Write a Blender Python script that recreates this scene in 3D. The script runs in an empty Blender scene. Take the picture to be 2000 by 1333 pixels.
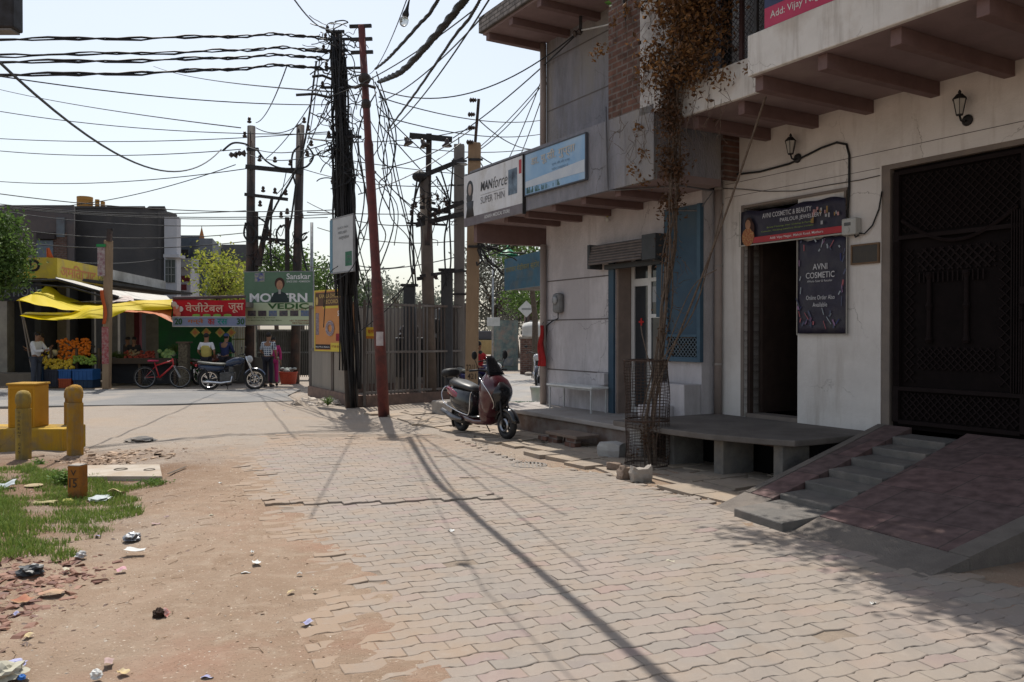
import bpy, bmesh, math, random
import numpy as np
from mathutils import Vector, Matrix
R = math.radians
random.seed(7); np.random.seed(7)
S = bpy.context.scene
C = S.collection
# ------------------------------------------------------------------ camera
F, CX, CY, H = 1600.0, 1000.0, 666.5, 1.65
PITCH = math.atan(14.5 / F)
cam = bpy.data.cameras.new('camera'); camo = bpy.data.objects.new('camera', cam); C.objects.link(camo)
camo.location = (0, 0, H); camo.rotation_euler = (R(90) - PITCH, 0, 0)
cam.sensor_width = 36; cam.lens = 36 * F / 2000; cam.clip_end = 3000; cam.clip_start = 0.05
S.camera = camo
# ------------------------------------------------------------------ sky and sun
SUN_EL, SUN_AZ = R(63), R(-17.3)
sd = Vector((math.sin(SUN_AZ) * math.cos(SUN_EL), math.cos(SUN_AZ) * math.cos(SUN_EL), math.sin(SUN_EL)))
w = bpy.data.worlds.new('World'); S.world = w; w.use_nodes = True
nt = w.node_tree; bg = nt.nodes['Background']
sky = nt.nodes.new('ShaderNodeTexSky'); sky.sky_type = 'NISHITA'; sky.sun_disc = False
sky.sun_elevation = SUN_EL; sky.sun_rotation = SUN_AZ; sky.dust_density = 1.5; sky.air_density = 1.3; sky.ozone_density = 1.0
hs = nt.nodes.new('ShaderNodeHueSaturation'); hs.inputs['Saturation'].default_value = .52; nt.links.new(sky.outputs[0], hs.inputs['Color']); nt.links.new(hs.outputs[0], bg.inputs[0]); bg.inputs[1].default_value = 0.13
sl = bpy.data.lights.new('sun', 'SUN'); slo = bpy.data.objects.new('sun', sl); C.objects.link(slo)
sl.energy = 4.4; sl.angle = R(0.5); sl.color = (1, .95, .87)
slo.rotation_euler = sd.to_track_quat('Z', 'Y').to_euler(); slo.location = (0, 0, 30)
S.view_settings.view_transform = 'Standard'; S.view_settings.look = 'None'
S.view_settings.exposure = 0.2; S.view_settings.gamma = 1.0
S.cycles.max_bounces = 6; S.cycles.diffuse_bounces = 2; S.cycles.transparent_max_bounces = 8
S.cycles.use_denoising = True
# ------------------------------------------------------------------ pixel -> world helpers (real distances chosen per thing)
def ray(x, y):
    u = (x - CX) / F; v = (CY - y) / F
    return (u, math.cos(PITCH) + v * math.sin(PITCH), -math.sin(PITCH) + v * math.cos(PITCH))
def G(x, y, z=0.0):
    d = ray(x, y); t = (z - H) / d[2]; return Vector((d[0] * t, d[1] * t, z))
def D(x, y, Y):
    d = ray(x, y); t = Y / d[1]; return Vector((d[0] * t, Y, H + d[2] * t))
TH = R(30.4); OX, OY = 3.68, 10.6
FR = -(math.pi / 2 - TH)
def W(a, b, z=0.0):
    return Vector((OX + a * math.sin(TH) - b * math.cos(TH), OY - a * math.cos(TH) - b * math.sin(TH), z))
# ------------------------------------------------------------------ materials
MC = {}
def mat(name, c1, c2=None, scale=4.0, rough=.85, bump=0.0, bscale=40.0, metal=0.0, c3=None, s3=0.8, lo=.35, hi=.65, alpha=1.0, spec=.3, trans=0.0, stretch=(1, 1, 1), coat=0.0, streak=None):
    if name in MC: return MC[name]
    m = bpy.data.materials.new(name); m.use_nodes = True; n = m.node_tree.nodes; l = m.node_tree.links
    p = n['Principled BSDF']; p.inputs['Roughness'].default_value = rough; p.inputs['Metallic'].default_value = metal
    p.inputs['Specular IOR Level'].default_value = spec
    if coat: p.inputs['Coat Weight'].default_value = coat; p.inputs['Coat Roughness'].default_value = .08
    if trans: p.inputs['Transmission Weight'].default_value = trans
    c2 = c2 or tuple(k * .78 for k in c1)
    tc = n.new('ShaderNodeTexCoord'); mp = n.new('ShaderNodeMapping'); mp.inputs['Scale'].default_value = stretch
    l.new(tc.outputs['Object'], mp.inputs['Vector'])
    def noise(s, det=6):
        t = n.new('ShaderNodeTexNoise'); t.inputs['Scale'].default_value = s; t.inputs['Detail'].default_value = det; t.inputs['Roughness'].default_value = .62
        l.new(mp.outputs[0], t.inputs['Vector']); return t
    def ramp(src, a, b):
        r = n.new('ShaderNodeMapRange'); r.inputs[1].default_value = a; r.inputs[2].default_value = b; l.new(src, r.inputs[0]); return r.outputs[0]
    def mix(f, a, b):
        x = n.new('ShaderNodeMix'); x.data_type = 'RGBA'; l.new(f, x.inputs[0])
        for k, s_ in ((6, a), (7, b)):
            if isinstance(s_, tuple): x.inputs[k].default_value = (*s_, 1)
            else: l.new(s_, x.inputs[k])
        return x.outputs[2]
    col = mix(ramp(noise(scale).outputs[0], lo, hi), c1, c2)
    if c3: col = mix(ramp(noise(s3, 8).outputs[0], .48, .66), col, c3)
    if streak:   # vertical run-off stains and a few hairline cracks
        m2 = n.new('ShaderNodeMapping'); m2.inputs['Scale'].default_value = (5, 5, .5); l.new(tc.outputs['Object'], m2.inputs['Vector'])
        t2 = n.new('ShaderNodeTexNoise'); t2.inputs['Scale'].default_value = 1.0; t2.inputs['Detail'].default_value = 9; t2.inputs['Roughness'].default_value = .7; l.new(m2.outputs[0], t2.inputs['Vector'])
        col = mix(ramp(t2.outputs[0], .52, .74), col, streak)
        vo = n.new('ShaderNodeTexVoronoi'); vo.feature = 'DISTANCE_TO_EDGE'; vo.inputs['Scale'].default_value = .9
        wv_ = n.new('ShaderNodeVectorMath'); wv_.operation = 'MULTIPLY_ADD'; wv_.inputs[1].default_value = (.35, .35, .35); l.new(noise(3.0).outputs['Color'], wv_.inputs[0]); l.new(tc.outputs['Object'], wv_.inputs[2]); l.new(wv_.outputs[0], vo.inputs['Vector'])
        gt_ = n.new('ShaderNodeMath'); gt_.operation = 'MULTIPLY'; l.new(ramp(vo.outputs['Distance'], .006, .0), gt_.inputs[0]); l.new(ramp(noise(.7).outputs[0], .5, .6), gt_.inputs[1])
        col = mix(gt_.outputs[0], col, tuple(k * .6 for k in streak))
    l.new(col, p.inputs['Base Color'])
    if bump:
        b = n.new('ShaderNodeBump'); b.inputs['Strength'].default_value = bump; b.inputs['Distance'].default_value = .02
        l.new(noise(bscale, 4).outputs[0], b.inputs['Height']); l.new(b.outputs[0], p.inputs['Normal'])
    m['h'] = 1
    MC[name] = m; return m
def leafmat(name, c1, c2, tr=.35):
    if name in MC: return MC[name]
    m = bpy.data.materials.new(name); m.use_nodes = True; n = m.node_tree.nodes; l = m.node_tree.links
    p = n['Principled BSDF']; p.inputs['Roughness'].default_value = .6; p.inputs['Specular IOR Level'].default_value = .25
    g = n.new('ShaderNodeNewGeometry'); x = n.new('ShaderNodeMix'); x.data_type = 'RGBA'
    x.inputs[6].default_value = (*c1, 1); x.inputs[7].default_value = (*c2, 1)
    l.new(g.outputs['Random Per Island'], x.inputs[0]); l.new(x.outputs[2], p.inputs['Base Color'])
    t = n.new('ShaderNodeBsdfTranslucent'); l.new(x.outputs[2], t.inputs[0])
    ms = n.new('ShaderNodeMixShader'); ms.inputs[0].default_value = tr
    l.new(p.outputs[0], ms.inputs[1]); l.new(t.outputs[0], ms.inputs[2]); l.new(ms.outputs[0], n['Material Output'].inputs[0])
    MC[name] = m; return m
def brickmat(name, c1, c2, mort, bw, bh, rotate=None, ms=.012, bump=.6, dust=None):
    if name in MC: return MC[name]
    m = bpy.data.materials.new(name); m.use_nodes = True; n = m.node_tree.nodes; l = m.node_tree.links
    p = n['Principled BSDF']; p.inputs['Roughness'].default_value = .92; p.inputs['Specular IOR Level'].default_value = .2
    tc = n.new('ShaderNodeTexCoord'); mp = n.new('ShaderNodeMapping')
    if rotate: mp.inputs['Rotation'].default_value = rotate
    nz = n.new('ShaderNodeTexNoise'); nz.inputs['Scale'].default_value = 5; l.new(tc.outputs['Object'], nz.inputs['Vector'])
    add = n.new('ShaderNodeVectorMath'); add.operation = 'MULTIPLY_ADD'; l.new(nz.outputs['Color'], add.inputs[0])
    add.inputs[1].default_value = (.012, .012, .012); l.new(tc.outputs['Object'], add.inputs[2]); l.new(add.outputs[0], mp.inputs['Vector'])
    b = n.new('ShaderNodeTexBrick'); b.inputs['Scale'].default_value = 1; b.inputs['Brick Width'].default_value = bw; b.inputs['Row Height'].default_value = bh
    b.inputs['Mortar Size'].default_value = ms; b.inputs['Mortar Smooth'].default_value = .3; b.inputs['Bias'].default_value = 0
    b.inputs['Color1'].default_value = (*c1, 1); b.inputs['Color2'].default_value = (*c2, 1); b.inputs['Mortar'].default_value = (*mort, 1)
    l.new(mp.outputs[0], b.inputs['Vector'])
    n2 = n.new('ShaderNodeTexNoise'); n2.inputs['Scale'].default_value = 9; n2.inputs['Detail'].default_value = 8; l.new(tc.outputs['Object'], n2.inputs['Vector'])
    r = n.new('ShaderNodeMapRange'); r.inputs[1].default_value = .3; r.inputs[2].default_value = .7; r.inputs[3].default_value = .6; r.inputs[4].default_value = 1.15; l.new(n2.outputs[0], r.inputs[0])
    x = n.new('ShaderNodeMix'); x.data_type = 'RGBA'; x.blend_type = 'MULTIPLY'; x.inputs[0].default_value = 1
    l.new(b.outputs[0], x.inputs[6]); l.new(r.outputs[0], x.inputs[7]); l.new(x.outputs[2], p.inputs['Base Color'])
    bp = n.new('ShaderNodeBump'); bp.inputs['Strength'].default_value = bump; bp.inputs['Distance'].default_value = .01; bp.invert = True
    l.new(b.outputs['Fac'], bp.inputs['Height']); l.new(bp.outputs[0], p.inputs['Normal'])
    MC[name] = m; return m
# ------------------------------------------------------------------ mesh builder
class MB:
    def __init__(s, M=None): s.v = []; s.f = []; s.mi = []; s.cur = 0; s.M = M; s.pc = []
    def add(s, vs, fs, M=None):
        o = len(s.v); s.pc.append((o, o + len(vs), len(s.f), len(s.f) + len(fs))); T = M if s.M is None else (s.M if M is None else s.M @ M)
        s.v += [tuple(T @ Vector(p)) if T is not None else tuple(p) for p in vs]
        s.f += [tuple(i + o for i in f) for f in fs]; s.mi += [s.cur] * len(fs); return s
    def box(s, x0, x1, y0, y1, z0, z1, M=None):
        return s.add([(x0, y0, z0), (x1, y0, z0), (x1, y1, z0), (x0, y1, z0), (x0, y0, z1), (x1, y0, z1), (x1, y1, z1), (x0, y1, z1)],
                     [(0, 3, 2, 1), (4, 5, 6, 7), (0, 1, 5, 4), (1, 2, 6, 5), (2, 3, 7, 6), (3, 0, 4, 7)], M)
    def bar(s, p, q, wd, ht=None, up=(0, 0, 1)):
        p, q = Vector(p), Vector(q); d = (q - p); L = d.length
        if L < 1e-6: return s
        x = d / L; u = Vector(up)
        if abs(x.dot(u)) > .98: u = Vector((0, 1, 0))
        y = u.cross(x).normalized(); z = x.cross(y); ht = ht or wd
        M = Matrix((x, y, z)).transposed().to_4x4(); M.translation = p
        return s.box(0, L, -wd / 2, wd / 2, -ht / 2, ht / 2, M)
    def tube(s, pts, r, n=8, cap=True):
        pts = [Vector(p) for p in pts]; k = len(pts); rs = r if isinstance(r, (list, tuple)) else [r] * k
        vs = []; up = None
        for i in range(k):
            t = (pts[min(i + 1, k - 1)] - pts[max(i - 1, 0)])
            t = t.normalized() if t.length > 1e-9 else Vector((0, 0, 1))
            if up is None:
                up = Vector((0, 0, 1)) if abs(t.z) < .9 else Vector((1, 0, 0))
            y = up.cross(t)
            if y.length < 1e-4: y = Vector((1, 0, 0)).cross(t)
            y.normalize(); up = t.cross(y)
            for j in range(n):
                a = 2 * math.pi * j / n; vs.append(pts[i] + (y * math.cos(a) + up * math.sin(a)) * rs[i])
        fs = [(i * n + j, i * n + (j + 1) % n, (i + 1) * n + (j + 1) % n, (i + 1) * n + j) for i in range(k - 1) for j in range(n)]
        if cap: fs += [tuple(range(n - 1, -1, -1)), tuple((k - 1) * n + j for j in range(n))]
        return s.add(vs, fs)
    def lathe(s, prof, n=20, M=None, caps=True):
        vs = [(r * math.cos(2 * math.pi * j / n), r * math.sin(2 * math.pi * j / n), z) for r, z in prof for j in range(n)]
        fs = [(i * n + j, i * n + (j + 1) % n, (i + 1) * n + (j + 1) % n, (i + 1) * n + j) for i in range(len(prof) - 1) for j in range(n)]
        if caps: fs += [tuple(range(n - 1, -1, -1)), tuple((len(prof) - 1) * n + j for j in range(n))]
        return s.add(vs, fs, M)
    def prism(s, poly, z0, z1, M=None):
        n = len(poly); vs = [(x, y, z0) for x, y in poly] + [(x, y, z1) for x, y in poly]
        return s.add(vs, [tuple(range(n - 1, -1, -1)), tuple(range(n, 2 * n))] + [(i, (i + 1) % n, n + (i + 1) % n, n + i) for i in range(n)], M)
    def sphere(s, c, r, nu=12, nv=8):
        r = r if isinstance(r, tuple) else (r, r, r)
        vs = [(c[0], c[1], c[2] - r[2])]
        for i in range(1, nv):
            t = -math.pi / 2 + math.pi * i / nv
            for j in range(nu):
                a = 2 * math.pi * j / nu; vs.append((c[0] + r[0] * math.cos(t) * math.cos(a), c[1] + r[1] * math.cos(t) * math.sin(a), c[2] + r[2] * math.sin(t)))
        vs.append((c[0], c[1], c[2] + r[2])); top = len(vs) - 1
        fs = [(0, 1 + (j + 1) % nu, 1 + j) for j in range(nu)]
        fs += [(1 + i * nu + j, 1 + i * nu + (j + 1) % nu, 1 + (i + 1) * nu + (j + 1) % nu, 1 + (i + 1) * nu + j) for i in range(nv - 2) for j in range(nu)]
        b = 1 + (nv - 2) * nu; fs += [(b + j, b + (j + 1) % nu, top) for j in range(nu)]
        return s.add(vs, fs)
    def torus(s, c, R0, r, n=28, m=8, axis='y', sq=1.0):
        vs = []
        for i in range(n):
            a = 2 * math.pi * i / n
            for j in range(m):
                b = 2 * math.pi * j / m; q = R0 + r * math.cos(b) * sq; h = r * math.sin(b)
                p = (q * math.cos(a), h, q * math.sin(a)) if axis == 'y' else ((q * math.cos(a), q * math.sin(a), h) if axis == 'z' else (h, q * math.cos(a), q * math.sin(a)))
                vs.append((c[0] + p[0], c[1] + p[1], c[2] + p[2]))
        return s.add(vs, [(i * m + j, i * m + (j + 1) % m, ((i + 1) % n) * m + (j + 1) % m, ((i + 1) % n) * m + j) for i in range(n) for j in range(m)])
    def grid(s, fn, nu, nv, M=None):
        vs = [fn(i / nu, j / nv) for j in range(nv + 1) for i in range(nu + 1)]
        return s.add(vs, [(j * (nu + 1) + i, j * (nu + 1) + i + 1, (j + 1) * (nu + 1) + i + 1, (j + 1) * (nu + 1) + i) for j in range(nv) for i in range(nu)], M)
    def loft(s, secs, n=12, e=2.6):
        # secs: (x, half width, z low, z high[, y centre]) superellipse sections along local x
        vs = []
        for q in secs:
            x, hw, z0, z1 = q[:4]; cy = q[4] if len(q) > 4 else 0; cz = (z0 + z1) / 2; hz = (z1 - z0) / 2
            for j in range(n):
                a = 2 * math.pi * j / n; ca, sa = math.cos(a), math.sin(a)
                vs.append((x, cy + hw * math.copysign(abs(ca) ** (2 / e), ca), cz + hz * math.copysign(abs(sa) ** (2 / e), sa)))
        k = len(secs)
        return s.add(vs, [(i * n + j, i * n + (j + 1) % n, (i + 1) * n + (j + 1) % n, (i + 1) * n + j) for i in range(k - 1) for j in range(n)] + [tuple(range(n - 1, -1, -1)), tuple((k - 1) * n + j for j in range(n))])
    def each(s, name, m, parent, smooth=False):   # one object per added piece
        for a_, b_, c_, d_ in s.pc:
            q_ = MB(); q_.add(s.v[a_:b_], [tuple(i - a_ for i in f_) for f_ in s.f[c_:d_]]); q_.build(name, m, parent, smooth=smooth)
    def build(s, name, mats, parent=None, smooth=False, world=False, loc=None, bevel=0, fixn=True, thick=0):
        me = bpy.data.meshes.new(name); vs = s.v
        o = bpy.data.objects.new(name, me); C.objects.link(o)
        if parent is not None:
            o.parent = parent
            if world:
                Wm = MW[parent.name].inverted(); vs = [tuple(Wm @ Vector(p)) for p in vs]
        elif loc is not None:
            o.location = loc; vs = [(p[0] - loc[0], p[1] - loc[1], p[2] - loc[2]) for p in vs] if world else vs
        me.from_pydata(vs, [], s.f)
        mats = mats if isinstance(mats, (list, tuple)) else [mats]
        for m in mats: me.materials.append(m)
        if len(mats) > 1: me.polygons.foreach_set('material_index', s.mi)
        if fixn:
            bm = bmesh.new(); bm.from_mesh(me); bmesh.ops.recalc_face_normals(bm, faces=bm.faces); bm.to_mesh(me); bm.free()
        if smooth: me.polygons.foreach_set('use_smooth', [True] * len(me.polygons))
        if bevel:
            md = o.modifiers.new('bevel', 'BEVEL'); md.width = bevel; md.segments = 2; md.limit_method = 'ANGLE'; md.angle_limit = R(40)
        if thick:
            md = o.modifiers.new('solid', 'SOLIDIFY'); md.thickness = thick
        me.update()
        MW[o.name] = (MW[parent.name] if parent is not None else Matrix.Translation(o.location)).copy()
        return o
MW = {}
def tag(o, label=None, cat=None, group=None, kind=None):
    if label: o['label'] = label
    if cat: o['category'] = cat
    if group: o['group'] = group
    if kind: o['kind'] = kind
    return o
def thing(name, label, cat, loc=(0, 0, 0), rotz=0.0, group=None):
    o = bpy.data.objects.new(name, None); C.objects.link(o); o.empty_display_size = .1
    o.location = loc; o.rotation_euler = (0, 0, rotz); tag(o, label, cat, group)
    MW[o.name] = Matrix.Translation(Vector(loc)) @ Matrix.Rotation(rotz, 4, 'Z'); return o
def fthing(name, label, cat, a=0, b=0, z=0, group=None):
    return thing(name, label, cat, W(a, b, z), FR, group)
def kids(o): return [c for c in bpy.data.objects if c.parent == o]
def dup(root, loc, rotz=None, label=None, group=None, sc=None):
    r = root.copy(); C.objects.link(r); r.location = loc
    if rotz is not None: r.rotation_euler = (0, 0, rotz)
    if sc: r.scale = sc
    if label: r['label'] = label
    if group: r['group'] = group
    for ch in list(root.children):
        c = ch.copy(); C.objects.link(c); c.parent = r
        for g in list(ch.children):
            d = g.copy(); C.objects.link(d); d.parent = c
    return r
def textmesh(txt, bold=.0, res=3):
    cu = bpy.data.curves.new('t', 'FONT'); cu.body = txt; cu.size = 1; cu.offset = bold; cu.resolution_u = res; cu.extrude = 0
    o = bpy.data.objects.new('t', cu); C.objects.link(o)
    bpy.context.view_layer.update()
    me = bpy.data.meshes.new_from_object(o.evaluated_get(bpy.context.evaluated_depsgraph_get()))
    vs = [tuple(v.co) for v in me.vertices]; fs = [tuple(p.vertices) for p in me.polygons]
    bpy.data.objects.remove(o); bpy.data.curves.remove(cu); bpy.data.meshes.remove(me); return vs, fs
def lettering(parent, items, m, y=-.004, name='lettering', shear=0.0):
    """items: (text, x0, z0, width, height[, bold]); facing local -y"""
    mb = MB()
    for it in items:
        vs, fs = textmesh(it[0], it[5] if len(it) > 5 else 0)
        if not vs: continue
        xs = [p[0] for p in vs]; ys = [p[1] for p in vs]; x0, x1, y0, y1 = min(xs), max(xs), min(ys), max(ys)
        kx = it[3] / max(1e-6, x1 - x0); ky = it[4] / max(1e-6, y1 - y0)
        mb.add([(it[1] + (p[0] - x0) * kx + shear * (p[1] - y0) * ky, y, it[2] + (p[1] - y0) * ky) for p in vs], fs)
    return mb.build(name, m, parent, fixn=False)
def between(pl, pr):
    """root location, rotation and width of a flat thing whose lower edge runs from pl to pr"""
    d = Vector(pr) - Vector(pl); return Vector(pl), math.atan2(d.y, d.x), Vector((d.x, d.y, 0)).length
def sag(p, q, s, n=14):
    p, q = Vector(p), Vector(q)
    return [p.lerp(q, i / n) - Vector((0, 0, s * 4 * (i / n) * (1 - i / n))) for i in range(n + 1)]
# shared materials
BLK = mat('black_rubber', (.012, .012, .013), (.03, .03, .032), 8, .6)
CABLE = mat('cable_black', (.012, .012, .013), (.022, .022, .024), 20, .55)
STEELD = mat('dark_painted_steel', (.045, .045, .05), (.025, .022, .02), 12, .6, metal=.3)
STEEL = mat('galvanised_steel', (.32, .33, .34), (.2, .2, .2), 10, .45, metal=.7)
CHROME = mat('chrome', (.7, .7, .72), (.5, .5, .52), 10, .18, metal=1)
CONC = mat('concrete', (.36, .32, .28), (.26, .235, .21), 6, .9, .4, 60, c3=(.18, .16, .14), s3=2)
CONCD = mat('concrete_dark', (.17, .16, .15), (.1, .095, .09), 5, .9, .5, 50, c3=(.22, .19, .16), s3=1.5)
RUST = mat('rust', (.075, .045, .034), (.04, .03, .025), 18, .85, .3, 80)
WHITEP = mat('white_paint', (.72, .72, .7), (.6, .6, .58), 8, .5)
# ================================================================== ground, road, paving
def gz(x, y):  # small undulation of the dirt
    return .012 * math.sin(x * 1.7 + y * .6) + .01 * math.sin(y * 2.3 - x * 1.1) + .006 * math.sin(x * 5.1) * math.sin(y * 4.3)
def axis(vals):
    out = []
    for a, b, st in vals:
        n = max(1, int(round((b - a) / st))); out += [a + (b - a) * i / n for i in range(n)]
    return out + [vals[-1][1]]
leftE = [(2.0, -.35), (3.86, -.75), (4.8, -1.1), (5.88, -1.5), (6.6, -1.85), (7.36, -2.26), (8.4, -2.75), (9.48, -3.2), (10.5, -3.75), (11.56, -4.1), (13.4, -4.5)]
rightE = [(2.0, 6.5), (3.6, 4.8), (4.9, 3.4), (5.8, 2.9), (7.57, 2.0), (9.48, 1.02), (10.42, 0.0), (12.0, -.7), (13.4, -1.3)]
def interp(T, y):
    if y <= T[0][0]: return T[0][1]
    for (a, b), (c, d) in zip(T, T[1:]):
        if y <= c: return b + (d - b) * (y - a) / (c - a)
    return T[-1][1]
xs = axis([(-900, -60, 210), (-60, -14, 6), (-14, -6.6, .6), (-6.6, 1.0, .08), (1.0, 7, .5), (7, 60, 6), (60, 900, 210)])
ys = axis([(-300, -10, 97), (-10, 2.5, 1.2), (2.5, 13.5, .08), (13.5, 26, .5), (26, 80, 6), (80, 1500, 284)])
nx = len(xs); rng = np.random.RandomState(3)
vs = []
for y in ys:
    for x in xs:
        near = (-6.6 <= x <= 1.2) and (2.5 <= y <= 13.5)
        z = gz(x, y) * (1 if (-14 < x < 7 and -10 < y < 26) else 0) - .012
        if near: z += rng.uniform(-.004, .004)
        if 2.0 < y < 13.4 and near:
            ed_ = x - interp(leftE, y); k_ = max(0, min(1, (ed_ + .1) / .75)); k_ = k_ * k_ * (3 - 2 * k_)
            w_e = 1.0 if -.5 < ed_ < .38 else (max(0, 1 - (-.5 - ed_) / .9) if ed_ <= -.5 else math.exp(-((ed_ - .38) / .25) ** 2)); w_e = w_e * w_e * (3 - 2 * w_e); z = (z * (1 - k_) - .022 * k_) * (1 - w_e) + w_e * (.0155 - .006 * max(0, min(1, (ed_ - .1) / .4)) + .006 * math.sin(x * 9 + y * 6) * math.sin(y * 8 - x * 3) + .004 * math.sin(x * 23 + 2) * math.sin(y * 19) + rng.uniform(-.003, .003))
        if x < -3 and 3.5 < y < 13 and near: z += .03 * max(0, min(1, (-3 - x) / 1.5)) * (.6 + .4 * math.sin(x * 3 + y * 2))
        vs.append((x, y, z))
fs = [(j * nx + i, j * nx + i + 1, (j + 1) * nx + i + 1, (j + 1) * nx + i) for j in range(len(ys) - 1) for i in range(nx - 1)]
def groundmat():
    m = bpy.data.materials.new('dirt'); m.use_nodes = True; n = m.node_tree.nodes; l = m.node_tree.links
    p = n['Principled BSDF']; p.inputs['Roughness'].default_value = .95; p.inputs['Specular IOR Level'].default_value = .15
    tc = n.new('ShaderNodeTexCoord'); sep = n.new('ShaderNodeSeparateXYZ'); l.new(tc.outputs['Object'], sep.inputs[0])
    def noise(s, det=8, rg=.6):
        t = n.new('ShaderNodeTexNoise'); t.inputs['Scale'].default_value = s; t.inputs['Detail'].default_value = det; t.inputs['Roughness'].default_value = rg; l.new(tc.outputs['Object'], t.inputs['Vector']); return t.outputs[0]
    def rmp(src, a, b, c=0, d=1):
        r = n.new('ShaderNodeMapRange'); r.inputs[1].default_value = a; r.inputs[2].default_value = b; r.inputs[3].default_value = c; r.inputs[4].default_value = d; l.new(src, r.inputs[0]); return r.outputs[0]
    def mix(f, a, b):
        x = n.new('ShaderNodeMix'); x.data_type = 'RGBA'; l.new(f, x.inputs[0])
        for k, s_ in ((6, a), (7, b)):
            if isinstance(s_, tuple): x.inputs[k].default_value = (*s_, 1)
            else: l.new(s_, x.inputs[k])
        return x.outputs[2]
    def math_(op, a, b):
        x = n.new('ShaderNodeMath'); x.operation = op
        for k, s_ in ((0, a), (1, b)):
            if isinstance(s_, (int, float)): x.inputs[k].default_value = s_
            else: l.new(s_, x.inputs[k])
        return x.outputs[0]
    c = mix(rmp(noise(1.3), .35, .68), (0.296, 0.213, 0.154), (0.245, 0.174, 0.122))       # brown dirt
    c = mix(rmp(noise(7), .5, .68), c, (0.324, 0.249, 0.186))
    red = math_('MULTIPLY', rmp(noise(.9, 4), .5, .62), rmp(sep.outputs[0], -3.2, -1.6, 0, .45)); c = mix(red, c, (0.304, 0.166, 0.118))
    # darker litter-stained soil at the left edge
    lf = math_('ADD', sep.outputs[0], math_('MULTIPLY', noise(1.1, 5), 1.6)); c = mix(rmp(lf, -2.3, -3.6), c, (0.182, 0.115, 0.075))
    # pale dusty concrete beyond the bollards
    far = math_('ADD', sep.outputs[1], math_('MULTIPLY', noise(.7, 5), 2.5)); c = mix(rmp(far, 11.3, 13.2), c, (0.296, 0.253, 0.213))
    c = mix(rmp(noise(.35, 5), .55, .7), c, mix(rmp(noise(3), .4, .6), (0.288, 0.241, 0.201), (0.245, 0.205, 0.174)))
    sp = noise(85, 3, .5); c = mix(rmp(noise(2.6, 9, .7), .55, .75, 0, .7), c, (0.237, 0.162, 0.111)); c = mix(rmp(noise(.55, 7, .65), .5, .66, 0, .6), c, (0.332, 0.261, 0.198)); c = mix(rmp(sp, .63, .72), c, (0.126, 0.087, 0.063))
    c = mix(rmp(noise(48, 3, .5), .64, .74), c, (0.521, 0.442, 0.363))
    l.new(c, p.inputs['Base Color'])
    b = n.new('ShaderNodeBump'); b.inputs['Strength'].default_value = .75; b.inputs['Distance'].default_value = .02
    l.new(math_('ADD', noise(60, 6, .7), math_('MULTIPLY', noise(9, 6), 1.5)), b.inputs['Height']); l.new(b.outputs[0], p.inputs['Normal'])
    return m
DIRT = groundmat(); MC['dirt'] = DIRT
g = MB(); g.add(vs, fs); tag(g.build('ground', DIRT, fixn=False, smooth=True), kind='structure')
_X, _Y, _V, _n = xs, ys, vs, nx
import bisect
def gh(x, y):   # height of the dirt sheet at (x, y)
    i = max(0, min(len(_X) - 2, bisect.bisect_right(_X, x) - 1)); j = max(0, min(len(_Y) - 2, bisect.bisect_right(_Y, y) - 1))
    u = (x - _X[i]) / (_X[i + 1] - _X[i]); v = (y - _Y[j]) / (_Y[j + 1] - _Y[j]); z = lambda a, b: _V[b * _n + a][2]
    return (z(i, j) * (1 - u) + z(i + 1, j) * u) * (1 - v) + (z(i, j + 1) * (1 - u) + z(i + 1, j + 1) * u) * v
# asphalt road across the view
rd = MB()
near = [(-70, 13.4), (-11.38, 18.3), (-8, 18.9), (-5.3, 19.7), (-4.2, 17.4), (-2, 17.0), (0.6, 17.6), (2.6, 16.5), (9, 20), (60, 60)]
far_ = [(60, 95), (9, 33), (1.5, 31.5), (-2, 27.6), (-5.8, 25.0), (-14.6, 24.3), (-30, 23), (-70, 19)]
rd.prism([(-70, 13.4), (-11.38, 18.3), (-8, 18.9), (-5.3, 19.9), (-5.9, 21.5), (-6.2, 24.0), (-14.6, 24.0), (-30, 22.5), (-70, 18.4)], -.02, .022)
ROADM = mat('asphalt_dusty', (.205, .20, .197), (.17, .167, .163), 1.2, .9, .5, 120, c3=(.28, .25, .22), s3=.5)
tag(rd.build('road', ROADM), kind='structure')
rd = MB(); rd.prism([(-1.0, 21.6), (-.9, 19), (.3, 17.2), (2.6, 17.4), (9, 24), (30, 44), (24, 60), (6, 40), (-1.2, 32), (-3, 27.5), (-5.5, 25.4), (-5.2, 24.2), (-2.6, 24)], -.02, .022)
tag(rd.build('side_road', mat('asphalt_pale', (.27, .26, .25), (.23, .22, .21), 1.5, .9, .5, 100, c3=(.32, .28, .24), s3=.6)), kind='structure')
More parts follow.
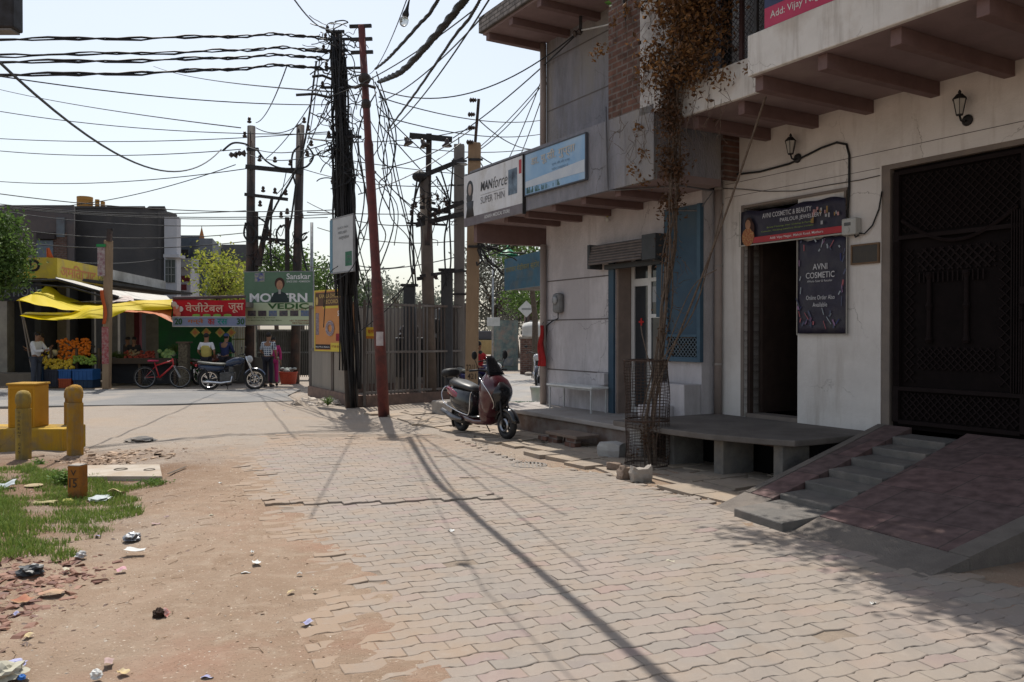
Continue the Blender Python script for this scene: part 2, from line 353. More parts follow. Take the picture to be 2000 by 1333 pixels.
# zig-zag interlocking pavers
e = Vector((.918, .397)); f = Vector((-.397, .918)); L, Wd = .232, .118
wave = [(0, 0), (.22, 0), (.36, .020), (.64, .020), (.78, 0)]
def wv(t):
    t = t % 1.0; q = wave + [(1, 0)]
    for (a, b), (c, d) in zip(q, q[1:]):
        if a <= t <= c: return b + (d - b) * (t - a) / (c - a)
    return 0
dust = []
pv = MB(); rp = random.Random(5)
gap = .0022
for j in range(4, 150):
    for i in range(-70, 70):
        s0 = i * L + (j % 2) * L / 2; t0 = j * Wd
        c = e * (s0 + L / 2) + f * (t0 + Wd / 2)
        if not (2.3 < c.y < 13.3): continue
        if c.x > interp(rightE, c.y) + .1: continue
        ed = c.x - interp(leftE, c.y); edn = .18 * math.sin(c.y * 3.1) + .12 * math.sin(c.y * 7.7 + 1)
        if ed + edn < -.05: continue
        loose = ed + edn < .22
        if loose and rp.random() < .3: continue
        if c.y > 12.6 and rp.random() < (c.y - 12.6) * 1.3: continue
        if rp.random() < .004: continue
        dz = rp.gauss(0, .0012) + (rp.uniform(-.006, .006) if loose else 0) + .0015 * math.sin(c.x * 2.1 + c.y) ; tx = rp.gauss(0, .006 if not loose else .025); ty = rp.gauss(0, .009 if not loose else .04)
        ridge = 0
        if 8.05 < c.y - .12 * c.x < 8.35 and -2.7 < c.x < -.2: ridge = .018
        ts = [0, .22, .36, .5, .64, .78, 1]
        ph = .5 * (j % 2)
        lo = [(gap + (L - 2 * gap) * t, gap + wv(t + ph)) for t in ts]; hi = [(gap + (L - 2 * gap) * t, Wd - gap + wv(t + ph)) for t in ts]
        poly = lo + hi[::-1]; n = len(poly)
        P = []
        rot = rp.gauss(0, .006 if not loose else .05)
        for zt, ins in ((.015, .004), (.0115, 0), (-.03, 0)):
            for (u, v_) in poly:
                uu = u - L / 2; vv = v_ - Wd / 2 - .01
                k = 1 - ins / .06
                uu *= (1 - ins / (L / 2)); vv *= k
                u2 = uu * math.cos(rot) - vv * math.sin(rot); v2 = uu * math.sin(rot) + vv * math.cos(rot)
                q = e * (s0 + L / 2 + u2) + f * (t0 + Wd / 2 + .01 + v2)
                P.append((q.x, q.y, zt + dz + ridge + tx * u2 + ty * v2))
        du = max(0, 1 - (ed + .3) / 1.1) * .8 + max(0, (c.y - 10.8) / 3) * .6 + .15 * rp.random()
        dust += [du] * len(P)
        pv.add(P, [tuple(range(n))] + [(r_ * n + (k + 1) % n, r_ * n + k, (r_ + 1) * n + k, (r_ + 1) * n + (k + 1) % n) for r_ in (0, 1) for k in range(n)])
def pavermat():
    m = bpy.data.materials.new('paver'); m.use_nodes = True; n = m.node_tree.nodes; l = m.node_tree.links
    p = n['Principled BSDF']; p.inputs['Roughness'].default_value = .9; p.inputs['Specular IOR Level'].default_value = .2
    g_ = n.new('ShaderNodeNewGeometry'); tc = n.new('ShaderNodeTexCoord')
    cr = n.new('ShaderNodeValToRGB'); l.new(g_.outputs['Random Per Island'], cr.inputs[0])
    el = cr.color_ramp.elements; el[0].position = 0; el[0].color = (0.245, 0.217, 0.192, 1); el[1].position = 1; el[1].color = (0.284, 0.254, 0.224, 1)
    for pos, col in ((.3, (0.269, 0.231, 0.201)), (.6, (0.257, 0.221, 0.190)), (.86, (0.280, 0.237, 0.205)), (.93, (0.273, 0.205, 0.190)), (.96, (0.225, 0.201, 0.182))):
        q = el.new(pos); q.color = (*col, 1)
    def noise(s, det=6):
        t = n.new('ShaderNodeTexNoise'); t.inputs['Scale'].default_value = s; t.inputs['Detail'].default_value = det; t.inputs['Roughness'].default_value = .6; l.new(tc.outputs['Object'], t.inputs['Vector']); return t.outputs[0]
    def mix(fv, a, b, a0=.4, b0=.65, top=1.0):
        r = n.new('ShaderNodeMapRange'); r.inputs[1].default_value = a0; r.inputs[2].default_value = b0; r.inputs[4].default_value = top; l.new(fv, r.inputs[0])
        x = n.new('ShaderNodeMix'); x.data_type = 'RGBA'; l.new(r.outputs[0], x.inputs[0])
        for k, s_ in ((6, a), (7, b)):
            if isinstance(s_, tuple): x.inputs[k].default_value = (*s_, 1)
            else: l.new(s_, x.inputs[k])
        return x.outputs[2]
    c = mix(noise(.8), cr.outputs[0], (0.296, 0.245, 0.198), .48, .72, .8)
    c = mix(noise(.5, 3), c, (0.316, 0.245, 0.225), .52, .66, .45)
    mpx = n.new('ShaderNodeMapping'); mpx.inputs['Rotation'].default_value = (0, 0, R(-24)); mpx.inputs['Scale'].default_value = (1.6, .16, 1); l.new(tc.outputs['Object'], mpx.inputs[0])
    tx_ = n.new('ShaderNodeTexNoise'); tx_.inputs['Scale'].default_value = 1.6; tx_.inputs['Detail'].default_value = 7; tx_.inputs['Roughness'].default_value = .65; l.new(mpx.outputs[0], tx_.inputs['Vector'])
    c = mix(tx_.outputs[0], c, (.20, .178, .158), .50, .70, .55)
    c = mix(noise(5.5, 9), c, (.17, .15, .135), .64, .72, .5)
    at = n.new('ShaderNodeAttribute'); at.attribute_name = 'dust'; ml = n.new('ShaderNodeMath'); ml.operation = 'MULTIPLY_ADD'; l.new(noise(2.2, 7), ml.inputs[0]); ml.inputs[1].default_value = 1.3; l.new(at.outputs['Fac'], ml.inputs[2])
    c = mix(ml.outputs[0], c, (.292, .216, .158), .72, 1.3, .95)
    c = mix(noise(1.7, 8), c, (0.245, 0.213, 0.186), .60, .78, .55)
    c = mix(noise(70, 3), c, (0.213, 0.186, 0.162), .6, .75, .6)
    c = mix(noise(16, 5), c, (0.316, 0.276, 0.237), .55, .75, .5)
    l.new(c, p.inputs['Base Color'])
    b = n.new('ShaderNodeBump'); b.inputs['Strength'].default_value = .35; b.inputs['Distance'].default_value = .006; l.new(noise(120, 4), b.inputs['Height']); l.new(b.outputs[0], p.inputs['Normal'])
    return m
po = pv.build('street_paving', pavermat(), fixn=False); da = po.data.attributes.new('dust', 'FLOAT', 'POINT'); da.data.foreach_set('value', dust); tag(po, kind='structure')
# sand bed under the pavers
sb = MB(); sb.prism([(x + .12, y) for y, x in leftE] + [(x + .05, y) for y, x in rightE[::-1]], -.03, .0085)
tag(sb.build('sand_bed', mat('joint_sand', (.25, .20, .155), (.18, .145, .115), 6, .95, .5, 80)), kind='structure')
# irregular stone slabs along the shop fronts
sl_ = MB(); rs = random.Random(11)
a = -9.0
while a < 1.7:
    wa = rs.uniform(.32, .62); b = 1.36 if a < -1.3 else .1
    while b < 3.0 - .04 * a * (a > -3):
        wb = rs.uniform(.26, .46)
        bm_ = 2.72 if a > -2.5 else 2.45
        if b + wb / 2 < bm_ and rs.random() < .93:
            z = .014 + rs.gauss(0, .006); q = []
            for (da, db) in ((.01, .01), (wa - .01, .01), (wa - .01, wb - .01), (.01, wb - .01)):
                q.append(W(a + da + rs.gauss(0, .03), b + db + rs.gauss(0, .035), z + rs.gauss(0, .006)))
            vs_ = [tuple(p) for p in q] + [(p.x, p.y, -.04) for p in q]
            sl_.add(vs_, [(0, 1, 2, 3), (4, 7, 6, 5), (0, 4, 5, 1), (1, 5, 6, 2), (2, 6, 7, 3), (3, 7, 4, 0)])
        b += wb
    a += wa
tag(sl_.build('pavement', mat('stone_slab', (.32, .265, .21), (.255, .21, .17), 3, .9, .5, 60, c3=(.34, .265, .195), s3=2.2)), kind='structure')
# ------------------------------------------------------------------ grass
def in_poly(x, y, P):
    c = False; n = len(P)
    for i in range(n):
        x1, y1 = P[i]; x2, y2 = P[(i + 1) % n]
        if (y1 > y) != (y2 > y) and x < (x2 - x1) * (y - y1) / (y2 - y1) + x1: c = not c
    return c
gp = [tuple(G(*q)[:2]) for q in ((-260, 918), (60, 915), (160, 935), (230, 940), (310, 945), (250, 965), (262, 1000), (215, 1035), (170, 1050), (120, 1090), (60, 1085), (0, 1095), (-120, 1100), (-420, 1040))]
rg = np.random.RandomState(4)
gx0, gx1 = min(p[0] for p in gp), max(p[0] for p in gp); gy0, gy1 = min(p[1] for p in gp), max(p[1] for p in gp)
V = []; Fc = []; cnt = 0
while cnt < 36000:
    x = rg.uniform(gx0 - .2, gx1 + .2); y = rg.uniform(gy0 - .2, gy1 + .2)
    cl = math.sin(x * 4.3 + 1) * math.sin(y * 3.9) + .6 * math.sin(x * 9.7 + y * 7.1) + .5 * math.sin(y * 15 - x * 5)
    if not in_poly(x + .12 * math.sin(y * 9), y + .1 * math.sin(x * 11), gp) or cl < -.45 + rg.uniform(-.5, .3):
        if rg.rand() > .02: cnt += .05; continue
        if not in_poly(x, y, gp): cnt += .05; continue
    cnt += 1
    h = rg.uniform(.02, .06) * (1 + .5 * max(0, cl)); a_ = rg.uniform(0, 6.283); wd = rg.uniform(.0025, .005); ln = rg.uniform(.1, .9) * h; d_ = rg.uniform(0, 6.283)
    z = gh(x, y) - .003; dx, dy = math.cos(a_) * wd, math.sin(a_) * wd; lx, ly = math.cos(d_) * ln, math.sin(d_) * ln
    k = len(V)
    V += [(x - dx, y - dy, z), (x + dx, y + dy, z), (x + dx * .7 + lx * .4, y + dy * .7 + ly * .4, z + h * .6), (x - dx * .7 + lx * .4, y - dy * .7 + ly * .4, z + h * .6), (x + lx, y + ly, z + h)]
    Fc += [(k, k + 1, k + 2, k + 3), (k + 3, k + 2, k + 4)]
gr = MB(); gr.add(V, Fc)
tag(gr.build('grass', leafmat('grass_blade', (.11, .19, .035), (.23, .29, .065), .3), fixn=False), kind='stuff')
# leafy weed clumps standing in the grass and by the pole
def clump(loc, r, h, n, m, label, seed):
    q = random.Random(seed); t = thing('weed_clump', label, 'plant', loc)
    st = MB(); lf = MB()
    for k in range(n // 8):
        az = q.uniform(0, 6.28); rr = q.uniform(0, r); tip = Vector((math.cos(az) * rr, math.sin(az) * rr, h * q.uniform(.5, 1)))
        st.tube([(0, 0, -.02), tip * .5 + Vector((0, 0, .02)), tip], [.004, .003, .0015], 4)
        for i in range(8):
            c = tip * q.uniform(.3, 1.05) + Vector((q.gauss(0, .02), q.gauss(0, .02), q.gauss(0, .01)))
            u = Vector((q.gauss(0, 1), q.gauss(0, 1), q.gauss(0, .5))).normalized() * .018; v_ = u.cross(Vector((q.gauss(0, 1), q.gauss(0, 1), 1))).normalized() * .009
            lf.add([c - u, c + v_, c + u, c - v_], [(0, 1, 2, 3)])
    st.build('stem', leafmat('weed_stem', (.1, .16, .04), (.14, .2, .05)), t); lf.build('foliage', m, t, fixn=False)
WEED = leafmat('weed_leaf', (.07, .15, .025), (.16, .25, .05), .35)
clump(G(130, 948), .2, .16, 520, WEED, 'bushy green weed clump left of the small yellow marker post', 1)
clump(G(75, 908), .12, .07, 160, WEED, 'small weed tuft at the foot of the front yellow bollard', 2)
clump(G(640, 792), .22, .22, 260, WEED, 'low weeds growing at the base of the corrugated cage panel', 3)
clump(G(300, 945), .3, .05, 200, WEED, 'creeping weed strip at the edge of the concrete cover slab', 4)
# ================================================================== right-hand buildings (local x = along facade, y = into the wall)
PLW = mat('white_plaster', (.66, .63, .60), (.60, .57, .545), 2.5, .85, .25, 25, c3=(.53, .495, .465), s3=.9, streak=(.46, .42, .385))
PLW2 = mat('white_limewash', (.70, .69, .67), (.64, .63, .61), 3, .85, .3, 18, c3=(.54, .50, .46), s3=1.8, streak=(.38, .35, .32))
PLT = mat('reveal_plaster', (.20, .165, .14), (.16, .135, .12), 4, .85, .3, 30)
ROUGH = mat('roughcast_plaster', (.56, .53, .545), (.47, .445, .455), 9, .95, .9, 55, c3=(.42, .395, .405), s3=1.2, stretch=(1, 1, .45), streak=(.38, .355, .36))
ROUGHG = mat('roughcast_grey', (.26, .26, .29), (.19, .195, .22), 8, .95, .9, 55, c3=(.28, .265, .25), s3=1.0, stretch=(1, 1, .3), streak=(.14, .135, .14))
PINK = mat('pink_beam_paint', (.17, .11, .105), (.14, .09, .085), 6, .75, .15, 30)
PINKS = mat('pink_soffit_paint', (.24, .175, .175), (.20, .145, .145), 3, .8, .2, 30, c3=(.27, .21, .20), s3=1.5)
DARK = mat('painted_shade', (.014, .013, .014), (.010, .010, .010), 3, 1, spec=0)  # near-black colour standing in for shade in rooms, openings and hollows
GATE = mat('dark_brown_gate_paint', (.010, .007, .007), (.007, .005, .005), 8, .8, spec=.08)
BRK = brickmat('old_brick', (.16, .085, .065), (.115, .065, .052), (.17, .14, .125), .23, .085, (R(90), 0, 0), ms=.014)
GROOVE = mat('groove_dark', (.14, .125, .12))
def wbox(t, name, m, boxes, bevel=0):
    mb = MB()
    for q in boxes: mb.box(*q)
    return mb.build(name, m, t, bevel=bevel)
# ---------------- white building
wb_ = fthing('white_house', 'white plastered house with a pink-beamed balcony, dark shop doorway and big brown gate', 'house')
wbox(wb_, 'wall', PLW, [(-1.42, -.90, 0, .28, 0, 4.40), (-.90, .02, 0, .28, 3.39, 4.40), (.02, 1.22, 0, .28, 0, 4.40), (1.22, 4.9, 0, .28, 3.60, 4.40), (4.9, 7.5, 0, .28, 0, 4.40)])
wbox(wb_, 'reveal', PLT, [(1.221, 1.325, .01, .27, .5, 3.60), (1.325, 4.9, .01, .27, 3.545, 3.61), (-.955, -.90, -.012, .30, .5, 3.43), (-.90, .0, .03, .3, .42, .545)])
up = wbox(wb_, 'upper_wall', PLW2, [(-.5, 7.5, .0, .28, 4.56, 9.0), (-1.42, -1.30, .28, 8, 0, 9), (7.2, 7.5, .28, 8, 0, 9), (-1.4, 7.5, 7.8, 8, 0, 9), (-1.4, 7.5, .28, 8, 8.8, 9)])
wbox(wb_, 'plinth', DARK, [(-1.4, 1.24, -.02, .0, 0, .46)])  # painted near-black for the deep shade under the platform slab
# groove lines scratched in the plaster
for q_ in ((-1.27, 6, -.003, .01, 3.765, 3.772), (-1.27, 1.2, -.003, .01, 3.575, 3.581)): wbox(wb_, 'plaster_groove', GROOVE, [q_])
wbox(wb_, 'balcony_slab', PINKS, [(-1.0, 1.0, -1.35, .0, 4.39, 4.46), (1.0, 7.5, -1.88, .0, 4.39, 4.46)])
for a_ in (1.12, 1.93, 2.72, 3.5, 4.3): wbox(wb_, 'beam', PINK, [(a_ - .11, a_, -1.84, 0, 4.235, 4.389)], .006)
for a_ in (-.43, .34): wbox(wb_, 'beam', PINK, [(a_ - .1, a_, -1.30, 0, 4.235, 4.389)], .006)
wbox(wb_, 'parapet', PLW2, [(-.62, 1.002, -1.41, -1.3501, 4.392, 4.83), (1.002, 7.5, -1.95, -1.881, 4.385, 4.82), (1.002, 1.07, -1.881, -1.30, 4.462, 4.82)], .012)
# shop room behind the doorway
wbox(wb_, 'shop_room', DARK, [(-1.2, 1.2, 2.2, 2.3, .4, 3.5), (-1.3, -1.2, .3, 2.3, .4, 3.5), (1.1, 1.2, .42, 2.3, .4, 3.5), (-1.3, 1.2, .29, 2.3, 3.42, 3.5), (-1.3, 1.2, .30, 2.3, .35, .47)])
wbox(wb_, 'door_frame', mat('door_frame_brown', (.05, .032, .026), (.035, .022, .018), 6, .7), [(-.90, -.85, .06, .13, .545, 3.3), (-.85, -.80, .25, 1.0, .55, 3.25)])
# shop counter inside
ct = fthing('shop_counter', 'dim brown glass-topped counter inside the dark cosmetics shop', 'counter', 0, 0, 0)
wbox(ct, 'cabinet', mat('counter_brown', (.05, .033, .024), (.04, .027, .02), 5, .6), [(-.35, .6, .75, 1.2, .47, 1.15)], .01)
wbox(ct, 'counter_top', mat('counter_top', (.09, .08, .07), None, 4, .6), [(-.38, .63, .72, 1.23, 1.151, 1.19)])
bx = fthing('carton', 'small white printed carton on the counter in the dark shop', 'carton', -.02, -.85, 1.19)
wbox(bx, 'box', mat('carton_white', (.6, .58, .52), None, 8), [(-.05, .06, -.04, .04, 0, .2)], .003); wbox(bx, 'printed_label', mat('carton_print', (.2, .25, .4), None, 40), [(-.03, .04, -.042, -.041, .05, .14)])
pk = fthing('plastic_packets', 'pile of bluish violet plastic packets on the shop counter', 'packets', -.28, -.85, 1.19)
mb = MB(); q = random.Random(3)
for k in range(9): mb.sphere((q.uniform(-.14, .14), q.uniform(-.08, .08), .04 + q.uniform(0, .07)), (q.uniform(.04, .07), .04, .03), 8, 5)
mb.build('packet', mat('violet_plastic', (.10, .09, .22), (.05, .05, .15), 20, .3), pk)
# gate
gt = MB(); gt.box(1.33, 4.9, .08, .12, .56, 3.54)
gate = gt.build('gate', GATE, wb_)
def gbuild(name, mb): mb.v = [(x, y - .28, z) for x, y, z in mb.v]; return mb.build(name, GATEL, gate)
GATEL = mat('gate_relief', (.016, .011, .011), (.012, .008, .008), 9, .7, spec=.08)
leaf_x = [(1.36, 2.84), (2.88, 4.36)]
for (x0, x1) in leaf_x:
    fr = MB()
    for q in ((x0, x0 + .07), (x1 - .07, x1)): fr.box(q[0], q[1], .30, .36, .64, 3.5)
    for z in (.62, 1.0, 2.72, 3.46): fr.box(x0 + .07, x1 - .07, .30, .36, z, z + .045)
    gbuild('gate_frame', fr)
    la = MB()
    def lattice(xa, xb, za, zb, st, wdt=.012):
        Lh = zb - za; n = int((xb - xa + Lh) / st)
        for k in range(n + 1):
            for sgn in (1, -1):
                p0 = xa - Lh + k * st; 
                ta, tb = max(0, xa - p0), min(Lh, xb - p0)
                if tb <= ta: continue
                A_ = (p0 + ta, za + ta); B_ = (p0 + tb, za + tb)
                if sgn < 0: A_ = (xa + xb - A_[0], A_[1]); B_ = (xa + xb - B_[0], B_[1])
                y_ = .345 if sgn > 0 else .338
                la.bar((A_[0], y_, A_[1]), (B_[0], y_, B_[1]), .01, wdt)
    lattice(x0 + .09, x1 - .09, 2.80, 3.44, .09); lattice(x0 + .09, x1 - .09, .68, .98, .085, .014)
    lattice(x0 + .12, x0 + .24, 1.1, 2.6, .1); lattice(x1 - .30, x1 - .18, 1.1, 2.6, .1)
    lattice(x0 + .28, x1 - .34, 1.25, 1.5, .08); lattice(x0 + .28, x1 - .34, 2.35, 2.6, .1, .02)
    gbuild('lattice', la)
    rib = MB()
    for k in range(6): rib.box(x0 + .005 + k * .014, x0 + .012 + k * .014, .292, .30, 1.05, 2.7); rib.box(x1 - .16 + k * .026, x1 - .148 + k * .026, .29, .345, 1.05, 2.9)
    for k in range(2):
        xx = x0 + .42 + k * .42
        rib.lathe([(.03, 1.55), (.045, 1.58), (.028, 1.63), (.026, 1.9), (.04, 1.95), (.026, 2.0), (.026, 2.25), (.045, 2.3), (.03, 2.33)], 10, Matrix.Translation((xx, .335, 0)))
    for k in range(14): rib.box(x0 + .3 + k * .055, x0 + .315 + k * .055, .325, .345, 2.22, 2.33)
    gbuild('ribbing', rib)
hd = MB(); hd.box(2.78, 2.94, .27, .30, 1.95, 2.12); hd.tube([(2.80, .28, 1.78), (2.80, .24, 1.80), (2.80, .24, 1.92), (2.80, .28, 1.94)], .01, 6); hd.tube([(2.92, .28, 1.78), (2.92, .24, 1.80), (2.92, .24, 1.92), (2.92, .28, 1.94)], .01, 6)
gbuild('handle', hd)
arch = MB()
for (x0, x1) in leaf_x:
    pts = [(x0 + .1 + (x1 - x0 - .2) * k / 20, .315, 2.72 - .06 * math.cos((k / 20 - .5) * 2 * math.pi) + .16 * abs(k / 10 - 1) ** 3) for k in range(21)]
    arch.tube(pts, .022, 6)
gbuild('scroll_trim', arch)
# railing mesh on the left part of the balcony
rl = fthing('balcony_grille', 'dark diamond mesh grille above the low balcony parapet behind the dried vine', 'grille')
mb = MB()
for xx in (-.55, .35, .84): mb.box(xx, xx + .05, -1.40, -1.36, 4.84, 7.4)
mb.build('frame', mat('grille_frame', (.06, .03, .03), None, 9, .6), rl)
mb = MB()
for k in range(58):
    for sg in (1, -1):
        x0 = -.5 - 2.4 + k * .07; ta, tb = max(0, -.5 - x0), min(2.4, .84 - x0)
        if tb <= ta: continue
        p = (x0 + ta, 4.85 + ta); q = (x0 + tb, 4.85 + tb)
        if sg < 0: p = (.34 - p[0], p[1]); q = (.34 - q[0], q[1])
        mb.bar((p[0], -1.38 + sg * .002, p[1]), (q[0], -1.38 + sg * .002, q[1]), .004, .006)
mb.build('mesh', mat('grille_wire', (.05, .05, .055), None, 9, .5), rl)
# banner above the right parapet
bn = fthing('balcony_banner', 'navy banner with a pink address strip hung above the right balcony parapet', 'banner', 0, 1.93, 0)
wbox(bn, 'cloth', mat('banner_navy', (.055, .07, .16), (.04, .05, .12), 5, .5), [(1.22, 3.9, .0, .012, 5.035, 6.1)])
wbox(bn, 'address_strip', mat('banner_pink', (.52, .05, .13), (.46, .04, .11), 5, .5), [(1.22, 3.9, .0, .012, 4.825, 5.034)])
wbox(bn, 'frame', STEELD, [(1.2, 1.23, .014, .04, 4.83, 6.1), (2.5, 2.53, .014, .04, 4.83, 6.1)])
lettering(bn, [('Add: Vijay Nagar, Maholi Road', 1.30, 4.885, 1.24, .095, .004)], mat('letter_white', (.75, .75, .75), None, 5, .5))
# drain pipe, wires, lanterns
pp = fthing('drain_pipe', 'cream vertical drain pipe at the left edge of the white house wall', 'pipe', -1.34, .06, 0)
mb = MB(); mb.lathe([(.055, .5), (.055, 4.05)], 16); mb.build('pipe', mat('pipe_cream', (.31, .26, .235), (.27, .22, .20), 4, .6), pp, smooth=True)
mb = MB()
for z in (1.2, 2.6, 3.7): mb.lathe([(.062, z), (.062, z + .03)], 16)
mb.build('clamp', mat('clamp_grey', (.3, .27, .25), None, 9, .5), pp)
def lantern(a_, z, label):
    t = fthing('wall_lantern', label, 'lantern', a_, 0, z, 'carriage lanterns on the white house')
    mb = MB(); mb.lathe([(.002, 0), (.05, .004), (.062, .012), (.05, .03), (.02, .04)], 14, Matrix.Translation((.02, 0, -.02)) @ Matrix.Rotation(R(90), 4, 'X')); mb.tube([(.02, -.02, -.02), (.02, -.07, -.05), (.01, -.11, -.03), (0, -.12, .02)], .011, 8)
    mb.build('bracket', BLK, t, smooth=True)
    mb = MB()
    mb.lathe([(.035, .02), (.04, .03), (.03, .035)], 6, Matrix.Translation((0, -.12, 0)))
    for k in range(6):
        an = math.pi * 2 * k / 6; mb.bar((.035 * math.cos(an), -.12 + .035 * math.sin(an), .03), (.068 * math.cos(an), -.12 + .068 * math.sin(an), .19), .006)
    mb.lathe([(.078, .19), (.07, .2), (.03, .245), (.012, .25), (.02, .265), (.005, .29)], 6, Matrix.Translation((0, -.12, 0)))
    mb.build('cage', BLK, t)
    mb = MB(); mb.lathe([(.032, .032), (.063, .188)], 6, Matrix.Translation((0, -.12, 0))); mb.build('glass_pane', mat('frosted_glass', (.42, .41, .38), None, 5, .25), t)
lantern(.0, 3.93, 'black carriage lantern on the white wall above the parlour banner')
lantern(2.22, 3.92, 'black carriage lantern on the white wall above the big brown gate')
c = fthing('service_cable', 'thick black cable looping from the drain pipe down to the white meter box', 'cable')
MB().tube([(-1.34, -.13, 3.86), (-1.0, -.04, 3.87), (-.6, -.025, 3.84), (-.1, -.02, 3.86), (.4, -.02, 3.97), (.62, -.02, 3.99), (.76, -.02, 3.94), (.80, -.02, 3.8), (.80, -.02, 3.4), (.79, -.04, 3.05)], .014, 8).build('cable', CABLE, c, smooth=True)
c = fthing('gate_cable', 'black cable curving from the meter box up to the gate corner', 'cable')
MB().tube([(.93, -.05, 2.85), (1.02, -.03, 2.83), (1.12, -.02, 2.92), (1.2, -.015, 3.1), (1.235, -.01, 3.3)], .009, 8).build('cable', CABLE, c, smooth=True)
c = fthing('thin_wall_wire', 'thin sagging wire along the white wall above the parlour banner', 'cable')
MB().tube([(-1.3, -.02, 3.72), (-.95, -.015, 3.66), (-.5, -.015, 3.56), (.0, -.015, 3.49), (.5, -.012, 3.49), (.95, -.012, 3.48), (1.21, -.01, 3.49)], .005, 6).build('wire', CABLE, c)
# meter
t = fthing('electric_meter', 'grey-white electric meter box right of the parlour banner', 'meter', .76, 0, 2.83)
wbox(t, 'case', mat('meter_case', (.42, .42, .40), (.36, .36, .34), 9, .4), [(0, .2, -.11, 0, 0, .20)], .015)
wbox(t, 'display', mat('meter_dark', (.10, .10, .10), None, 9, .3), [(.04, .13, -.114, -.111, .11, .15)])
MB().lathe([(.035, 0), (.035, .006)], 12, Matrix.Translation((.08, -.111, .06)) @ Matrix.Rotation(R(90), 4, 'X')).build('dial', mat('dial', (.5, .5, .48), None, 9), t)
MB().tube([(.15, -.06, 0), (.16, -.06, -.03), (.2, -.05, -.01)], .012, 6).build('gland', BLK, t)
t = fthing('name_plaque', 'dark stone name plaque with a brown wooden frame right of the vertical banner', 'plaque', .83, 0, 2.475)
wbox(t, 'board', mat('plaque_dark', (.055, .045, .035), (.04, .035, .03), 12, .4), [(.02, .36, -.022, 0, .02, .22)])
wbox(t, 'frame', mat('plaque_wood', (.16, .095, .05), None, 9, .5), [(0, .38, -.03, 0, 0, .02), (0, .38, -.03, 0, .22, .24), (0, .02, -.03, 0, .0201, .2199), (.36, .38, -.03, 0, .0201, .2199)])
# parlour banners
SILVER = mat('letter_silver', (.52, .52, .54), (.44, .44, .46), 20, .5)
t = fthing('parlour_banner', 'wide black parlour banner with silver lettering over the shop doorway', 'banner', -.92, .03, 0)
mb = MB()
def clothf(x0, x1, z0, z1, amp, ph, zt=0):
    return lambda u, v: (x0 + (x1 - x0) * u, -amp * (.5 + .5 * math.sin(u * 17 + ph + v * 3)) * (.3 + v * .7) - .012, z0 + (z1 - z0) * v + zt * u + (.018 * math.sin(u * 9 + ph) + .012 * math.sin(u * 23)) * v)
mb.grid(clothf(0, 1.70, 2.86, 3.31, .02, 1), 30, 6)
bc = mb.build('cloth', mat('banner_black', (.022, .02, .035), (.03, .026, .05), 6, .45, bump=.6, bscale=5, c3=(.045, .042, .05), s3=3), t, smooth=True, thick=.002)
wbox(t, 'wooden_batten', PLT, [(-.01, 1.70, .0, .03, 3.385, 3.42), (1.66, 1.69, -.01, .02, 3.2, 3.385)])
wbox(t, 'red_strip', mat('banner_red', (.42, .03, .04), (.36, .025, .035), 5, .45), [(.25, 1.70, -.05, -.046, 2.875, 2.955)])
wbox(t, 'hem', mat('banner_hem', (.40, .38, .34), None, 5), [(0, 1.7, -.049, -.046, 2.85, 2.868), (-.008, .006, -.049, -.046, 2.85, 3.33)])
lettering(t, [('AVNI COSMETIC & BEAUTY', .42, 3.19, .80, .065, .006), ('PARLOUR JEWELLERY', .72, 3.095, .66, .065, .006), ('Available Here', 1.0, 2.60, .001, .001)], SILVER, -.056)
lettering(t, [('Bridal Makeup, Hair Cutting & Facial', .50, 3.045, .72, .026), ('Cosmetic, Wedding Jewellery, Bangles available', .40, 3.0, .85, .024)], mat('letter_green', (.26, .36, .06), None, 5), -.056)
lettering(t, [('Add: Vijay Nagar, Maholi Road, Mathura', .55, 2.893, .85, .04, .004)], mat('letter_white', (.75, .75, .75), None, 5, .5), -.056)
mb = MB(); mb.M = Matrix.Translation((.16, -.052, 2.87)) @ Matrix.Scale(.12, 4, (0, 1, 0)); mb.sphere((0, 0, .27), (.05, .03, .065)); mb.build('portrait_face', mat('portrait_skin', (.40, .22, .14), None, 12), t, smooth=True)
mb = MB(); mb.M = Matrix.Translation((.16, -.048, 2.87)) @ Matrix.Scale(.12, 4, (0, 1, 0)); mb.sphere((.01, 0, .28), (.07, .03, .085)); mb.sphere((.07, 0, .2), (.045, .03, .1)); mb.build('portrait_hair', mat('portrait_hair', (.06, .03, .025), None, 12), t, smooth=True)
mb = MB(); mb.M = Matrix.Translation((.16, -.050, 2.87)) @ Matrix.Scale(.1, 4, (0, 1, 0)); mb.sphere((0, 0, .1), (.115, .03, .125)); mb.build('portrait_sari', mat('portrait_gold', (.42, .28, .12), (.3, .05, .04), 40), t, smooth=True)
mb = MB(); q = random.Random(8)
for k in range(16):
    x = q.uniform(1.2, 1.62); z = q.uniform(2.98, 3.2); h = q.uniform(.03, .09); mb.cur = k % 3
    mb.box(x, x + q.uniform(.012, .03), -.054, -.050, z, z + h)
mb.build('printed_cosmetics', [mat('print_pink', (.45, .25, .25), None, 9), mat('print_gold', (.35, .22, .08), None, 9), mat('print_grey', (.4, .4, .42), None, 9)], t)
t = fthing('cosmetic_banner', 'tall black cosmetics banner on the wall right of the shop doorway', 'banner', .05, .02, 1.65)
mb = MB(); mb.grid(clothf(0, .73, 0, 1.19, .012, 2), 14, 14); mb.build('cloth', MC['banner_black'], t, smooth=True, thick=.002)
wbox(t, 'hem', MC['banner_hem'], [(-.012, 0, -.026, -.02, -.01, 1.2), (.73, .742, -.026, -.02, -.01, 1.2), (-.012, .742, -.026, -.02, -.02, -.0101)])
